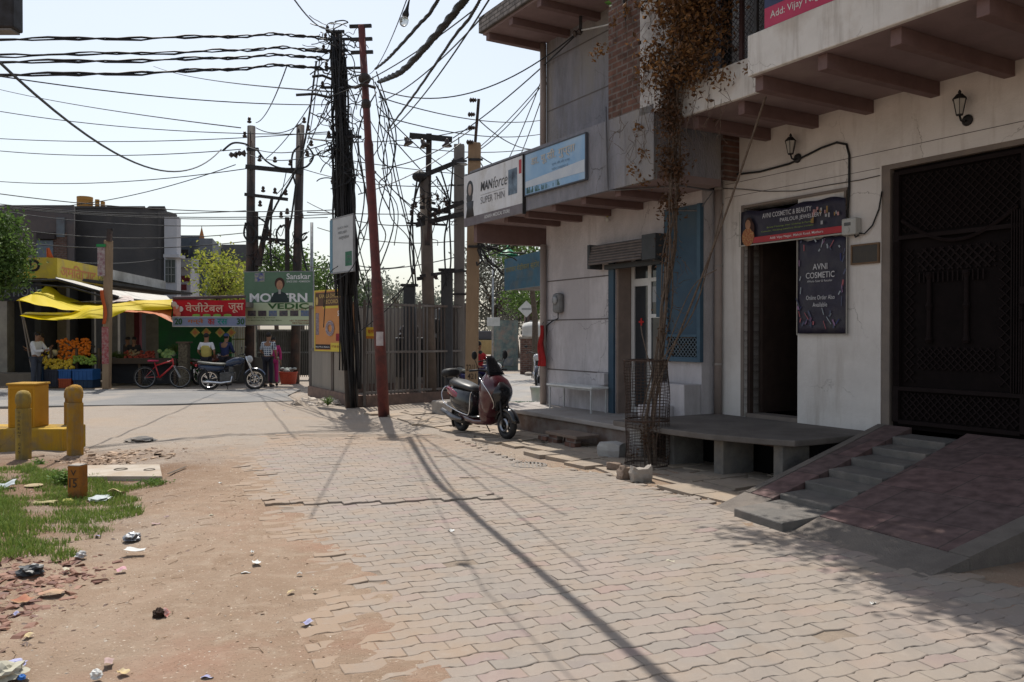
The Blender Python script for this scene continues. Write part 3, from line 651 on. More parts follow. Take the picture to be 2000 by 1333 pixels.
lettering(t, [('AVNI', .245, .80, .22, .075, .008), ('COSMETIC', .14, .695, .43, .075, .008), ('Whole Saler & Retailer', .16, .645, .38, .028, .002), ('Online Order Also', .145, .425, .43, .055, .003), ('Available', .245, .335, .22, .055, .003)], SILVER, -.032)
mb = MB(); q = random.Random(5)
for k in range(46):
    side = q.random()
    if side < .3: x, z = q.uniform(.02, .68), q.uniform(1.0, 1.16)
    elif side < .7: x, z = q.uniform(.02, .66), q.uniform(.04, .25)
    else: x, z = q.choice([q.uniform(.02, .07), q.uniform(.6, .7)]), q.uniform(.2, 1.0)
    mb.cur = q.choice([0, 1, 2, 3, 4, 4]); an = q.uniform(-.7, .7); Ln = q.uniform(.03, .12); w2 = q.uniform(.008, .024)
    mb.bar((x, -.0285, z), (x + math.sin(an) * Ln, -.0285, z + math.cos(an) * Ln), .004, w2, (1, 0, 0))
mb.build('printed_cosmetics', [mat('print_lilac', (.30, .18, .30), None, 9), mat('print_rose', (.36, .12, .14), None, 9), mat('print_ice', (.34, .38, .42), None, 9), mat('print_navy', (.05, .06, .16), None, 9), mat('print_slate', (.10, .11, .17), None, 9)], t)
# ---------------- platform slab in front of the white house, with piers
t = fthing('door_platform', 'thick concrete platform slab on piers in front of the shop doorway', 'platform')
mb = MB(); mb.prism([(-1.42, -.02), (-1.42, -1.88), (-.9, -1.93), (-.2, -1.92), (.3, -1.86), (.85, -1.66), (1.24, -1.47), (1.26, -1.1), (1.26, -.02)], .43, .50); mb.build('slab', mat('slab_concrete', (.165, .145, .13), (.125, .11, .10), 3, .9, .5, 60, c3=(.10, .087, .078), s3=1.2), t, bevel=.012)
for (x0, x1, y0) in ((.22, .37, -1.66), (.95, 1.08, -1.48), (-.62, -.47, -1.66)): wbox(t, 'pier', CONCD, [(x0, x1, y0, y0 + .5, 0, .429)], .01)
wbox(t, 'shade_backing', DARK, [(-1.0, 1.2, -1.05, -.05, 0, .428)])  # added dark box that paints the hollow under the slab as shade
wbox(t, 'brick_edge', BRK, [(-1.0, .9, -1.30, -1.22, .37, .428)])
# ramp with steps
t = fthing('ramp', 'sloping driveway ramp of reddish tiles with an inset flight of narrow grey steps', 'ramp')
def rp_(s, u):  # s along facade fraction (0 left,1 right) u 0 top..1 bottom -> local
    xl = 1.24 + .34 * u; xr = 4.15 - .2 * u; yb = -(.07 + 2.90 * u + .33 * u * s * 1.0); z = .585 * max(0.0, 1 - u) ** 1.02 + .015
    return xl + (xr - xl) * s, yb, z
TILE = brickmat('red_ramp_tile', (.165, .105, .10), (.13, .092, .088), (.09, .07, .065), .62, .60, None, .008, .3)
mb = MB()
sL = lambda u: (.145 + .01 * u, .36 + .075 * u)   # strip of the steps
N = 14
def surf(s0f, s1f, zoff=0.0, skirt=True, u0=0.0, u1=.88):
    P = []
    for i in range(N + 1):
        u = u0 + (u1 - u0) * i / N
        for s_ in (s0f(u), s1f(u)):
            x, y, z = rp_(s_, u); P.append((x, y, z + zoff))
    n = len(P); P2 = [(x, y, -.03) for x, y, z in P]
    fs = [(2 * i, 2 * i + 1, 2 * i + 3, 2 * i + 2) for i in range(N)]
    fs += [(2 * i, 2 * i + 2, n + 2 * i + 2, n + 2 * i) for i in range(N)] + [(2 * i + 1, n + 2 * i + 1, n + 2 * i + 3, 2 * i + 3) for i in range(N)]
    fs += [(0, n, n + 1, 1), (2 * N, 2 * N + 1, n + 2 * N + 1, n + 2 * N)]
    return P + P2, fs
mb.add(*surf(lambda u: .035, lambda u: sL(u)[0], 0, u1=.84)); mb.add(*surf(lambda u: sL(u)[1], lambda u: .93, 0, u1=.87)); mb.build('tiled_surface', TILE, t)
mb = MB(); mb.add(*surf(lambda u: 0, lambda u: .033, .004, u1=.842)); mb.add(*surf(lambda u: .931, lambda u: 1.0, .004, u1=.872))
mb.add(*surf(lambda u: 0, lambda u: sL(u)[0] , -.002, u0=.844, u1=1.0)); mb.add(*surf(lambda u: sL(u)[1], lambda u: 1.0, -.002, u0=.874, u1=1.03))
mb.build('cement_border', mat('ramp_cement', (.19, .165, .145), (.145, .125, .11), 5, .9, .9, 70, c3=(.21, .18, .155), s3=2), t)
for k in range(7):
    u0 = k / 7 * .93 + .01; u1 = (k + 1) / 7 * .93 + .01
    if k == 6: u1 = 1.03
    s0, s1 = sL((u0 + u1) / 2)
    A_ = rp_(s0 + .003, u0); B_ = rp_(s1 - .003, u0); C_ = rp_(s1 - .003, u1); D_ = rp_(s0 + .003, u1)
    z = D_[2] + (A_[2] - D_[2]) * .30 - .004 + (.045 if k == 6 else 0)
    mb = MB(); P = [(q[0], q[1], z) for q in (A_, B_, C_, D_)]
    mb.add(P + [(x, y, -.02) for x, y, z_ in P], [(0, 1, 2, 3), (7, 6, 5, 4), (0, 4, 5, 1), (1, 5, 6, 2), (2, 6, 7, 3), (3, 7, 4, 0)])
    mb.build('step', mat('step_stone', (.15, .14, .13), (.115, .108, .10), 6, .8, .6, 60, c3=(.20, .175, .155), s3=2), t, bevel=.012)
# ---------------- pharmacy building
ph = fthing('pharmacy_building', 'two-storey roughcast corner building with a pink-beamed balcony slab and blue framed door', 'building')
wbox(ph, 'ground_wall', ROUGH, [(-5.50, -3.42, -.3, 0, .0, 3.69), (-3.42, -2.15, -.3, 0, 2.98, 3.69), (-2.15, -1.42, -.3, 0, .0, 3.69), (-5.50, -5.2, 0, 7, 0, 8.5), (-5.2, -1.42, 6.8, 7, 0, 8.5), (-5.2, -1.42, 0, 6.8, 8.1, 8.3)])
wbox(ph, 'upper_wall', ROUGHG, [(-5.50, -1.36, -.3, 0, 3.78, 8.0)])
for (x0, x1, z) in ((-5.46, -3.56, 1.885), (-5.46, -3.56, .985), (-5.46, -2.1, 5.73), (-5.46, -2.1, 6.65), (-5.46, -3.56, 2.6)): wbox(ph, 'wall_groove', GROOVE, [(x0, x1, -.304, -.29, z, z + .022)])
wbox(ph, 'balcony_slab', PINKS, [(-6.26, -1.05, -1.44, -.3, 3.69, 3.78), (-6.26, -5.5, -.3, 6.5, 3.69, 3.78)])
wbox(ph, 'parapet', ROUGHG, [(-6.26, -1.05, -1.50, -1.4401, 3.675, 4.66), (-6.26, -6.2, -1.44, 6.5, 3.782, 4.66), (-1.09, -1.05, -1.44, -.3, 3.782, 4.60)])
wbox(ph, 'brick_panel', BRK, [(-2.04, -1.34, -1.49, -1.40, 4.661, 8.6), (-1.09, -1.0, -.29, .0, 3.79, 4.7)])
wbox(ph, 'peeling_pillar', mat('peeling_limewash', (.55, .54, .52), (.40, .38, .37), 5, .9, .6, 20, c3=(.28, .26, .25), s3=3), [(-1.339, -.62, -1.50, -1.0, 4.55, 8.6)], .01)
for a_ in (-5.1, -4.42, -3.6, -2.78, -1.95): wbox(ph, 'beam', PINK, [(a_ - .05, a_ + .07, -1.40, -.3, 3.585, 3.689)], .005)
wbox(ph, 'edge_beam', PINK, [(-6.24, -6.12, -1.43, 6.4, 3.34, 3.689)], .005)
# roof canopy of the upper storey
wbox(ph, 'roof_slab', PINKS, [(-5.75, -2.0, -1.5, -.3, 7.02, 7.12)])
wbox(ph, 'roof_edge', brickmat('roof_edge_brick', (.30, .27, .25), (.22, .2, .19), (.12, .11, .10), .2, .07, (R(90), 0, 0)), [(-5.80, -2.0, -1.56, -1.501, 7.06, 7.34), (-5.80, -5.751, -1.501, -.3, 7.06, 7.3)])
for a_ in (-5.62, -4.8, -3.9, -3.0): wbox(ph, 'beam', PINK, [(a_ - .05, a_ + .07, -1.48, -.3, 6.90, 7.019)], .005)
mb = MB(); mb.lathe([(.06, 4.66), (.06, 7.0)], 12, Matrix.Translation((-5.52, -.36, 0))); mb.lathe([(.06, .3), (.06, 3.29)], 12, Matrix.Translation((-5.50, -.37, 0))); mb.build('rainwater_pipe', mat('pipe_cream', (.31, .26, .235)), ph, smooth=True)
# plinth of the pharmacy
wbox(ph, 'plinth', mat('plinth_brick_plaster', (.22, .19, .17), (.15, .10, .08), 3, .9, .6, 40, c3=(.12, .075, .055), s3=1.5), [(-6.0, -1.43, -1.28, -.001, -.02, .27)], .02)
wbox(ph, 'plinth_top', mat('plinth_stone', (.34, .31, .29), (.28, .25, .23), 4, .8, .3, 50), [(-6.05, -1.43, -1.33, -.002, .271, .345)], .015)
# door
dr = MB(); dr.box(-3.42, -3.37, -.28, -.02, .345, 2.98); dr.build('jamb', mat('jamb_tan', (.26, .20, .17), None, 5, .7), ph)
dw = MB()
for q in ((-3.36, -3.28, -.02, .03, .36, 2.95), (-2.94, -2.86, -.02, .03, .36, 2.95), (-2.21, -2.15, -.02, .03, .36, 2.95), (-3.28, -2.94, -.02, .03, 2.42, 2.54), (-3.28, -2.94, -.02, .03, .36, .45), (-2.86, -2.21, -.02, .03, 1.9, 1.96), (-2.86, -2.21, -.02, .03, 2.48, 2.54), (-3.28, -2.2, -.02, .03, 2.9, 2.95)): dw.box(*q)
door = dw.build('door_frame', mat('aluminium_white', (.60, .60, .59), (.54, .54, .53), 9, .4), ph)
wbox(door, 'glass', mat('door_glass_dark', (.025, .03, .035), (.035, .04, .045), 4, .08, spec=.6), [(-3.28, -2.94, 0, .01, .45, 2.42), (-2.86, -2.21, 0, .01, .36, 2.9), (-3.28, -2.94, 0, .01, 2.54, 2.9)])
mb = MB(); mb.box(-3.13, -3.10, -.012, -.002, 1.78, 1.90); mb.box(-3.175, -3.055, -.013, -.003, 1.825, 1.855); mb.build('red_cross', mat('cross_red', (.5, .03, .03), None, 5), ph)
wbox(ph, 'notice', mat('notice_grey', (.35, .36, .37), None, 30), [(-2.84, -2.6, -.006, -.001, 2.15, 2.40)])
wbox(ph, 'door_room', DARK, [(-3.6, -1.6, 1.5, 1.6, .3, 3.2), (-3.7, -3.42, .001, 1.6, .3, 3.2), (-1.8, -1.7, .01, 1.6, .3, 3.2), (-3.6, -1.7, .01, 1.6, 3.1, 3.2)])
BLUE = mat('blue_steel_paint', (.04, .078, .115), (.03, .06, .095), 4, .7, .1, 30, c3=(.055, .085, .11), s3=2)
wbox(ph, 'blue_frame', BLUE, [(-3.56, -3.42, -.34, -.3, .345, 2.98), (-2.36, -2.16, -.34, -.3, 1.9, 2.9)])
# roller shutter box
sh = fthing('shutter_box', 'ribbed roller shutter housing with a dark end cap above the glass door', 'shutter', 0, 0, 0)
mb = MB()
for k in range(7): mb.tube([(-3.78, -.54 - .03 * math.cos(k * .5), 2.80 + k * .045), (-2.42, -.54 - .03 * math.cos(k * .5), 2.80 + k * .045)], .024, 8)
mb.build('ribbed_drum', mat('shutter_steel', (.16, .14, .135), (.11, .10, .10), 9, .5, metal=.4), sh)
wbox(sh, 'housing', mat('shutter_dark', (.05, .055, .06), None, 9, .6), [(-3.85, -3.78, -.56, -.3, 2.72, 3.12), (-2.42, -2.10, -.58, -.3, 2.76, 3.14), (-3.78, -2.42, -.52, -.3, 3.05, 3.1), (-3.6, -2.2, -.40, -.3, 2.70, 2.78)], .006)
# blue louvre window panel
t = fthing('blue_window_panel', 'tall blue steel window panel with diamond grille at its bottom', 'window panel', 0, 0, 0)
wbox(t, 'panel', BLUE, [(-2.07, -1.45, -.33, -.302, 1.62, 3.50)])
wbox(t, 'frame', mat('blue_frame_paint', (.05, .10, .145), (.04, .08, .12), 6, .6), [(-2.14, -2.07, -.37, -.302, 1.24, 3.5), (-1.45, -1.38, -.37, -.302, 1.24, 3.5), (-2.07, -1.45, -.37, -.302, 1.24, 1.31), (-2.07, -1.45, -.37, -.331, 1.60, 1.64)], .004)
wbox(t, 'dark_opening', DARK, [(-2.07, -1.45, -.31, -.302, 1.31, 1.60)])
mb = MB()
for k in range(14):
    for sg in (1, -1):
        x0 = -2.07 - .29 + k * .07; ta, tb = max(0, -2.07 - x0), min(.29, -1.45 - x0)
        if tb <= ta: continue
        p, q = (x0 + ta, 1.31 + ta), (x0 + tb, 1.31 + tb)
        if sg < 0: p, q = (-3.52 - p[0], p[1]), (-3.52 - q[0], q[1])
        mb.bar((p[0], -.345, p[1]), (q[0], -.345, q[1]), .006, .01)
mb.build('grille', mat('blue_grey_wire', (.13, .17, .2), None, 9), t)
# stepped masonry blocks
t = fthing('stair_blocks', 'plastered stepped masonry blocks under the blue window panel', 'steps')
wbox(t, 'upper_block', ROUGH, [(-2.1, -1.43, -.62, -.301, .345, .93)], .015); wbox(t, 'lower_block', ROUGH, [(-2.05, -1.65, -.95, -.621, .345, .62)], .015)
# ledge piece behind bench
t = fthing('wall_bench', 'narrow white metal bench against the pharmacy wall on the plinth', 'bench', 0, 0, .345)
wbox(t, 'seat', WHITEP, [(-4.85, -3.50, -.72, -.38, .40, .43)], .004)
for (x, y) in ((-4.8, -.70), (-4.8, -.4), (-3.57, -.70), (-3.57, -.4)): wbox(t, 'leg', mat('leg_white', (.55, .55, .54), None, 8), [(x, x + .025, y, y + .025, 0, .40)])
wbox(t, 'rail', MC['leg_white'], [(-4.77, -3.57, -.69, -.68, .37, .40)])
t = fthing('ledge_block', 'small plastered ledge block on the pharmacy wall above the bench end', 'block')
wbox(t, 'block', ROUGH, [(-3.78, -3.57, -.42, -.301, .80, 1.0)], .01)
# gas meter with hood on the wall
t = fthing('wall_meter', 'old grey round-cornered meter with pipes on the pharmacy wall', 'meter', -5.02, .3, 2.0)
wbox(t, 'housing', mat('old_meter_grey', (.2, .2, .2), (.14, .14, .14), 9, .5), [(-.12, .12, -.12, 0, .02, .38)], .05)
MB().lathe([(.07, 0), (.08, .02), (.04, .03)], 14, Matrix.Translation((0, -.12, .25)) @ Matrix.Rotation(R(90), 4, 'X')).build('dial_cover', mat('glass_grey', (.3, .31, .32), None, 5, .2), t, smooth=True)
MB().tube([(0, -.06, .03), (0, -.06, -.08), (-.2, -.05, -.12), (-.42, -.03, -.2), (-.46, -.03, -.6)], .012, 6).build('pipe', BLK, t, smooth=True)
# hanging red cloth
t = fthing('red_cloth', 'red cloth hanging from a nail on the corner pipe', 'cloth', -5.43, .45, 1.05)
MB().grid(lambda u, v: ((u - .5) * (.09 + .14 * (1 - v)) + .02 * math.sin(v * 9), -.03 * math.sin(u * 12 + v * 4), .75 * v), 10, 12).build('cloth', mat('red_cloth', (.38, .02, .02), (.28, .015, .015), 9, .8), t, smooth=True, thick=.004)
MB().tube([(0, 0, .75), (0, .05, .82)], .004, 5).build('string', BLK, t)
# conduits on the parapet
t = fthing('grey_conduit', 'grey electrical conduit running down the parapet and along under the slab', 'pipe')
MB().tube([(-2.05, -1.53, 4.85), (-2.04, -1.53, 4.6), (-2.0, -1.53, 3.72), (-1.98, -1.53, 3.66), (-1.2, -.9, 3.665), (-1.15, -.34, 3.64), (-1.45, -.33, 3.4), (-2.18, -.33, 3.5), (-2.18, -.33, 3.1)], .013, 6).build('conduit', mat('conduit_grey', (.12, .12, .13), None, 9, .5), t, smooth=True)
t = fthing('bare_bulb', 'bare glass bulb in a holder on the end of a pink beam', 'bulb', -3.56, .36, 3.56)
MB().lathe([(.018, 0), (.02, .04)], 10).build('holder', mat('holder_brass', (.3, .25, .1), None, 5, .4), t); MB().sphere((0, 0, -.035), (.03, .03, .04)).build('glass', mat('bulb_glass', (.6, .62, .6), None, 5, .1), t, smooth=True)
# parapet signs
t = fthing('hoarding', 'white advertising hoarding with a grey bottom band and dark printed portrait on the parapet', 'hoarding', 0, 1.53, 0)
wbox(t, 'board', mat('hoarding_white', (.66, .67, .69), (.58, .59, .62), 3, .45, c3=(.52, .51, .50), s3=2, streak=(.48, .47, .46)), [(-6.40, -4.28, -.02, .02, 3.80, 4.585)])
wbox(t, 'bottom_band', mat('hoarding_band', (.16, .14, .15), (.12, .10, .11), 6, .5), [(-6.40, -4.28, -.021, .019, 3.64, 3.799)])
wbox(t, 'frame', STEELD, [(-6.42, -4.26, -.018, .03, 4.586, 4.605), (-4.279, -4.26, -.03, .03, 3.62, 4.585)])
BL = mat('print_black', (.04, .04, .045), None, 8, .5)
lettering(t, [('MAN', -5.74, 4.21, .42, .16, .03)], BL, -.025, shear=.12)
lettering(t, [('force', -5.30, 4.19, .50, .20, -.004)], BL, -.025, shear=.25)
lettering(t, [('SUPER THIN', -5.74, 3.98, .86, .12, -.004)], mat('print_darkgrey', (.15, .15, .16), None, 8), -.025)
lettering(t, [('ADARSH MEDICAL STORE', -5.6, 3.70, .9, .06, .006)], mat('letter_white', (.75, .75, .75)), -.026)
mb = MB(); sc_ = Matrix.Translation((-6.16, -.024, 3.80)) @ Matrix.Scale(.05, 4, (0, 1, 0))
mb.cur = 0; mb.M = sc_; mb.sphere((0, 0, .50), (.13, .1, .17)); mb.sphere((-.02, 0, .36), (.12, .1, .12)); mb.lathe([(.16, 0), (.12, .16), (.14, .28)], 12)
mb.M = Matrix.Translation((-6.15, -.028, 3.80)) @ Matrix.Scale(.05, 4, (0, 1, 0)); mb.cur = 1; mb.sphere((.0, 0, .50), (.07, .1, .11))
mb.build('printed_portrait', [BL, mat('print_skin_grey', (.40, .34, .31), None, 6)], t, smooth=True)
wbox(t, 'printed_pack', mat('print_pack', (.03, .04, .06), (.22, .30, .38), 3), [(-4.75, -4.46, -.0245, -.021, 3.99, 4.42)]); wbox(t, 'red_mark', mat('banner_red', (.42, .03, .04)), [(-4.40, -4.32, -.024, -.021, 4.30, 4.53)])
wbox(t, 'print_rule', MC['print_darkgrey'], [(-5.74, -4.88, -.024, -.021, 4.135, 4.139)])
t = fthing('clinic_sign', 'faded pale blue clinic signboard with white band on the grey parapet', 'signboard', 0, 1.53, 0)
wbox(t, 'board', mat('faded_blue', (.20, .36, .56), (.26, .42, .60), 2, .5, c3=(.36, .48, .60), s3=1.3), [(-4.20, -2.52, -.02, .01, 3.915, 4.57)])
wbox(t, 'frame', mat('sign_frame_dark', (.09, .10, .12), None, 6), [(-4.215, -2.505, -.026, .02, 4.571, 4.59), (-4.215, -2.505, -.026, .02, 3.895, 3.914), (-4.22, -4.201, -.026, .02, 3.895, 4.59), (-2.519, -2.50, -.026, .02, 3.895, 4.59)])
mb = MB(); mb.add([(-4.19, -.023, 4.03), (-2.53, -.023, 4.02), (-2.53, -.023, 4.20), (-4.19, -.023, 4.13)], [(0, 1, 2, 3)]); mb.build('white_band', mat('sign_pale_band', (.52, .57, .62), (.44, .50, .58), 4), t, fixn=False)
mb = MB(); q = random.Random(12)
for k in range(40): x = q.uniform(-4.17, -3.2); mb.box(x, x + q.uniform(.008, .03), -.0225, -.0205, 3.93, 3.93 + q.uniform(.02, .11))
mb.build('water_stains', mat('sign_stain', (.06, .13, .14), (.12, .2, .2), 9), t)
lettering(t, [('डा. यू.सी. गुप्ता', -4.02, 4.33, 1.25, .19, .012)], mat('sign_cream', (.52, .50, .44), (.42, .40, .36), 30), -.027)
lettering(t, [('एम.बी.बी.एस.', -3.40, 4.25, .5, .05), ('फोन 2460012', -3.4, 4.18, .45, .045)], mat('sign_slate', (.16, .25, .36), None, 5), -.027)
# ================================================================== tree guard, vine, small things by the wall
cg = W(-.66, 1.93, 0); cr = .27
t = thing('tree_guard', 'rusty cylindrical wire mesh tree guard around the vine stem', 'tree guard', cg)
mb = MB(); q = random.Random(2)
def cgp(an, z): r = cr + .012 * math.sin(an * 3 + z * 4) + .01 * math.sin(z * 9 + an); return (r * math.cos(an), r * math.sin(an), z)
for k in range(34):
    z = .03 + k * .0385; mb.tube([cgp(2 * math.pi * j / 24, z + .004 * math.sin(j + k)) for j in range(25)], .0028, 4, False)
for j in range(34):
    an = 2 * math.pi * j / 34; mb.tube([cgp(an, .02 + 1.3 * i / 8) for i in range(9)], .0028, 4, False)
mb.build('mesh', RUST, t)
for z in (.0, .56, 1.30):
    mb = MB(); mb.tube([cgp(2 * math.pi * j / 24, z + .02) for j in range(25)], .012, 6, False); mb.build('hoop', RUST, t)
# dried vine
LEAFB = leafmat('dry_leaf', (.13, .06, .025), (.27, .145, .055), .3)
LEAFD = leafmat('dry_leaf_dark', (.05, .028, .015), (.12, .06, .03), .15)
STEM = mat('vine_bark', (.16, .12, .09), (.09, .065, .05), 30, .9, .5, 90)
v = thing('dried_vine', 'dried brown creeper with withered leaves climbing from the tree guard to the balcony', 'vine', cg)
vl = lambda a, b, z: W(a, b, z) - cg
mb = MB(); q = random.Random(21)
def wob(p, s): return p + Vector((q.gauss(0, s), q.gauss(0, s), q.gauss(0, s)))
main = [vl(-.62, 1.93, 0), vl(-.66, 1.9, .6), vl(-.60, 1.8, 1.3), vl(-.62, 1.70, 2.0), vl(-.60, 1.62, 2.7), vl(-.58, 1.56, 3.4), vl(-.60, 1.54, 4.1), vl(-.55, 1.54, 4.9), vl(-.5, 1.55, 6.0)]
def smooth(pts, n=5):
    out = []
    for i in range(len(pts) - 1):
        p0 = pts[max(i - 1, 0)]; p1 = pts[i]; p2 = pts[i + 1]; p3 = pts[min(i + 2, len(pts) - 1)]
        for k in range(n):
            t_ = k / n; out.append(.5 * ((2 * p1) + (-p0 + p2) * t_ + (2 * p0 - 5 * p1 + 4 * p2 - p3) * t_ * t_ + (-p0 + 3 * p1 - 3 * p2 + p3) * t_ ** 3))
    return out + [pts[-1]]
for s in range(9):
    pts = smooth([p + Vector((q.gauss(0, .05), q.gauss(0, .05), 0)) for p in main], 4)
    mb.tube(pts, [max(.005, (.024 if s < 2 else .011) * (1 - .5 * i / len(pts))) for i in range(len(pts))], 6)
# slack stems beside
for (p, r_) in ((((-.52, 1.9, 1.0), (-.3, 1.7, 1.7), (.05, 1.6, 2.5), (.42, 1.5, 3.4), (.8, 1.45, 4.3)), .013), (((-.5, 1.85, 1.3), (-.2, 1.6, 1.9), (.0, 1.5, 2.6), (.1, 1.4, 3.2)), .009), (((-.62, 1.9, 1.2), (-.9, 1.8, 1.6), (-1.0, 1.75, 1.75)), .008), (((-.45, 1.9, .9), (-.36, 1.85, 1.5), (-.1, 1.7, 2.2), (.2, 1.6, 2.4)), .006)):
    mb.tube(smooth([vl(*c_) for c_ in p], 5), r_, 6)
for k in range(120):
    z = q.uniform(1.5, 6.4); p = vl(-.58 + q.gauss(0, .12), 1.56 + q.gauss(0, .05), z); d = Vector((q.gauss(0, 1), q.gauss(0, 1), q.gauss(-.3, 1))).normalized(); Ln = q.uniform(.1, .5) * (1 if z > 4 else .5)
    mb.tube([p, wob(p + d * Ln * .5, .02), wob(p + d * Ln, .03)], [.004, .003, .0015], 4)
twigs = []
for k in range(130):
    a0 = q.uniform(-1.8, .45); z0 = q.uniform(4.2, 6.8); p = vl(a0, 1.58, z0); pts = [p]
    for i in range(5): p = p + Vector((q.gauss(0, .06), q.gauss(0, .06), -.08 + q.gauss(0, .07))); pts.append(p)
    twigs += pts; mb.tube(pts, .003, 4)
mb.build('stem', STEM, v)
def leaves(centers, n, spread, size, m, parent, name, seed, clusters=True, flat=False):
    r = np.random.RandomState(seed); V = []; Fc = []
    for k in range(n):
        c = Vector(centers[r.randint(len(centers))]); c = c + Vector(r.normal(0, 1, 3) * spread)
        for _ in range(1):
            u = Vector(r.normal(0, 1, 3)).normalized(); w_ = u.cross(Vector(r.normal(0, 1, 3))).normalized(); nn = u.cross(w_); s_ = size * r.uniform(.5, 1.25)
            a_ = c - u * s_; b_ = c + w_ * s_ * .55 + nn * s_ * .25; c_ = c + u * s_; d_ = c - w_ * s_ * .55 + nn * s_ * .25
            i = len(V); V += [tuple(a_), tuple(b_), tuple(c_), tuple(d_)]; Fc += [(i, i + 1, i + 2), (i, i + 2, i + 3)]
    m_ = MB(); m_.add(V, Fc); return m_.build(name, m, parent, fixn=False)
cs = []
for k in range(85):   # main hanging mass, denser towards the top right
    a0 = q.gauss(-.22, .42); z0 = q.uniform(4.7, 7.0)
    if a0 < -.9 and z0 < 5.6: continue
    cs.append(vl(max(-1.7, min(.55, a0)), 1.60 + q.gauss(0, .07), z0))
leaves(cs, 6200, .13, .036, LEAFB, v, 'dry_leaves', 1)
leaves([p + Vector((.06, .04, 0)) for p in cs], 3600, .15, .038, LEAFD, v, 'shade_tinted_leaves', 2)  # inner leaves carry their shade in a darker leaf colour
cs = [vl(-.6 + q.gauss(0, .1), 1.6 + q.gauss(0, .04), z0) for z0 in [q.uniform(3.2, 5.0) for _ in range(40)]]
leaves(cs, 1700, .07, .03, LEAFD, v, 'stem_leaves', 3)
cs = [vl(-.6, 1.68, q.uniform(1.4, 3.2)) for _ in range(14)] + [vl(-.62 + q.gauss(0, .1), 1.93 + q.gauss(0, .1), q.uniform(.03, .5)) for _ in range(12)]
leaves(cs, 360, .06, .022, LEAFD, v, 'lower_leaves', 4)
cs = [D(x, y, W(a_, b_).y) - cg for x, y, a_, b_ in ((1165, 105, -1.9, 1.6), (1180, 95, -1.8, 1.6), (1200, 45, -1.7, 1.6), (1225, 20, -1.6, 1.6), (1250, 250, -1.4, 1.6), (1262, 300, -1.3, 1.62), (1240, 335, -1.4, 1.65), (1258, 358, -1.4, 1.65), (1265, 130, -1.2, 1.6), (1290, 255, -1.0, 1.6), (1412, 150, .3, 1.45), (1468, 130, .9, 1.45), (1275, 30, -1.2, 1.6), (1255, 170, -1.3, 1.6), (1300, 300, -.9, 1.6))]
leaves(cs, 420, .05, .032, LEAFB, v, 'stray_leaves', 5)
# leafy creeper overhanging from the upper balcony rail (its shade falls on the ramp)
t = fthing('balcony_creeper', 'leafy creeper spilling over the balcony above the gate, just out of the top edge', 'creeper')
cs = []; q = random.Random(31); mb = MB()
for k in range(150):
    a0 = q.uniform(-.2, 5.4); bm_ = min(3.5, 2.42 + .5 * max(0, a0 + .1)); b0 = 2.1 + (bm_ - 2.1) * q.random() ** .7; z0 = q.uniform(6.0, 6.9); cs.append((a0, -b0, z0)); mb.tube([(a0 + .1, -1.95, 6.08), (a0, -(b0 + 1.9) / 2, z0 + .1), (a0, -b0, z0)], [.012, .008, .004], 5)
for (a0, b0, z0) in ((-.35, 2.85, 6.1), (.0, 2.8, 6.15), (-.6, 2.75, 6.1), (.3, 2.7, 6.2), (-.1, 2.6, 6.1), (.7, 2.6, 6.2)): cs += [(a0, -b0, z0)] ; mb.tube([(a0 + .9, -1.95, 6.08), (a0 + .4, -(b0 + 1.9) / 2, z0 + .1), (a0, -b0, z0)], [.012, .008, .004], 5)
mb.box(-.6, 5.8, -2.0, -1.90, 6.05, 6.12)
mb.build('stem', STEM, t)
fthing_ = fthing('added_shade_awning', 'unseen corrugated tin sheet added above the top edge to shade the ramp', 'awning')  # out-of-view sheet added to cast solid shade on ramp and ground
mb = MB(); n_ = 80
P_ = [(.35 + 5.2 * i / n_, (-.02 if k_ else -(2.62 + .42 * 5.2 * i / n_ * (.92 if i > 20 else 1)) + .03 * math.sin(i * 1.7)), 6.45 + (.5 if k_ else 0) + .02 * (i % 2)) for i in range(n_ + 1) for k_ in (0, 1)]
mb.add(P_, [(2 * i, 2 * i + 2, 2 * i + 3, 2 * i + 1) for i in range(n_)]); mb.build('tin_sheet', STEEL, fthing_, thick=.004, fixn=False)
for x_ in (1.1, 3.5, 6.0): MB().bar((x_, -2.85, 6.42), (x_, -.0, 6.9), .04, .04).build('rafter', STEELD, fthing_); MB().bar((x_, -1.92, 4.83), (x_, -1.92, 6.55), .04, .04).build('post', STEELD, fthing_)
leaves(cs, 15000, .17, .055, leafmat('creeper_leaf', (.05, .11, .025), (.10, .17, .04), .2), t, 'foliage', 7)
# low step: slab on bricks
t = fthing('stone_step', 'low step made of a stone slab laid on loose bricks before the plinth', 'step', -2.75, 1.62, 0)
wbox(t, 'slab', mat('step_slab_brown', (.21, .16, .125), (.16, .12, .10), 5, .9, .5, 60), [(-.42, .40, -.20, .22, .13, .175)], .008)
for q_ in ((-.36, -.13, -.19, -.08, 0, .065), (-.36, -.13, -.18, -.07, .066, .129), (.08, .34, -.19, -.08, 0, .065), (.09, .35, -.18, -.07, .066, .129), (-.34, -.1, .08, .19, 0, .129)): wbox(t, 'brick', BRK, [q_], .006)
b = fthing('loose_brick', 'single loose brick at the left end of the slab-on-bricks step', 'brick', -3.25, 1.78, .02)
wbox(b, 'brick', BRK, [(-.11, .11, -.055, .055, 0, .07)], .008)
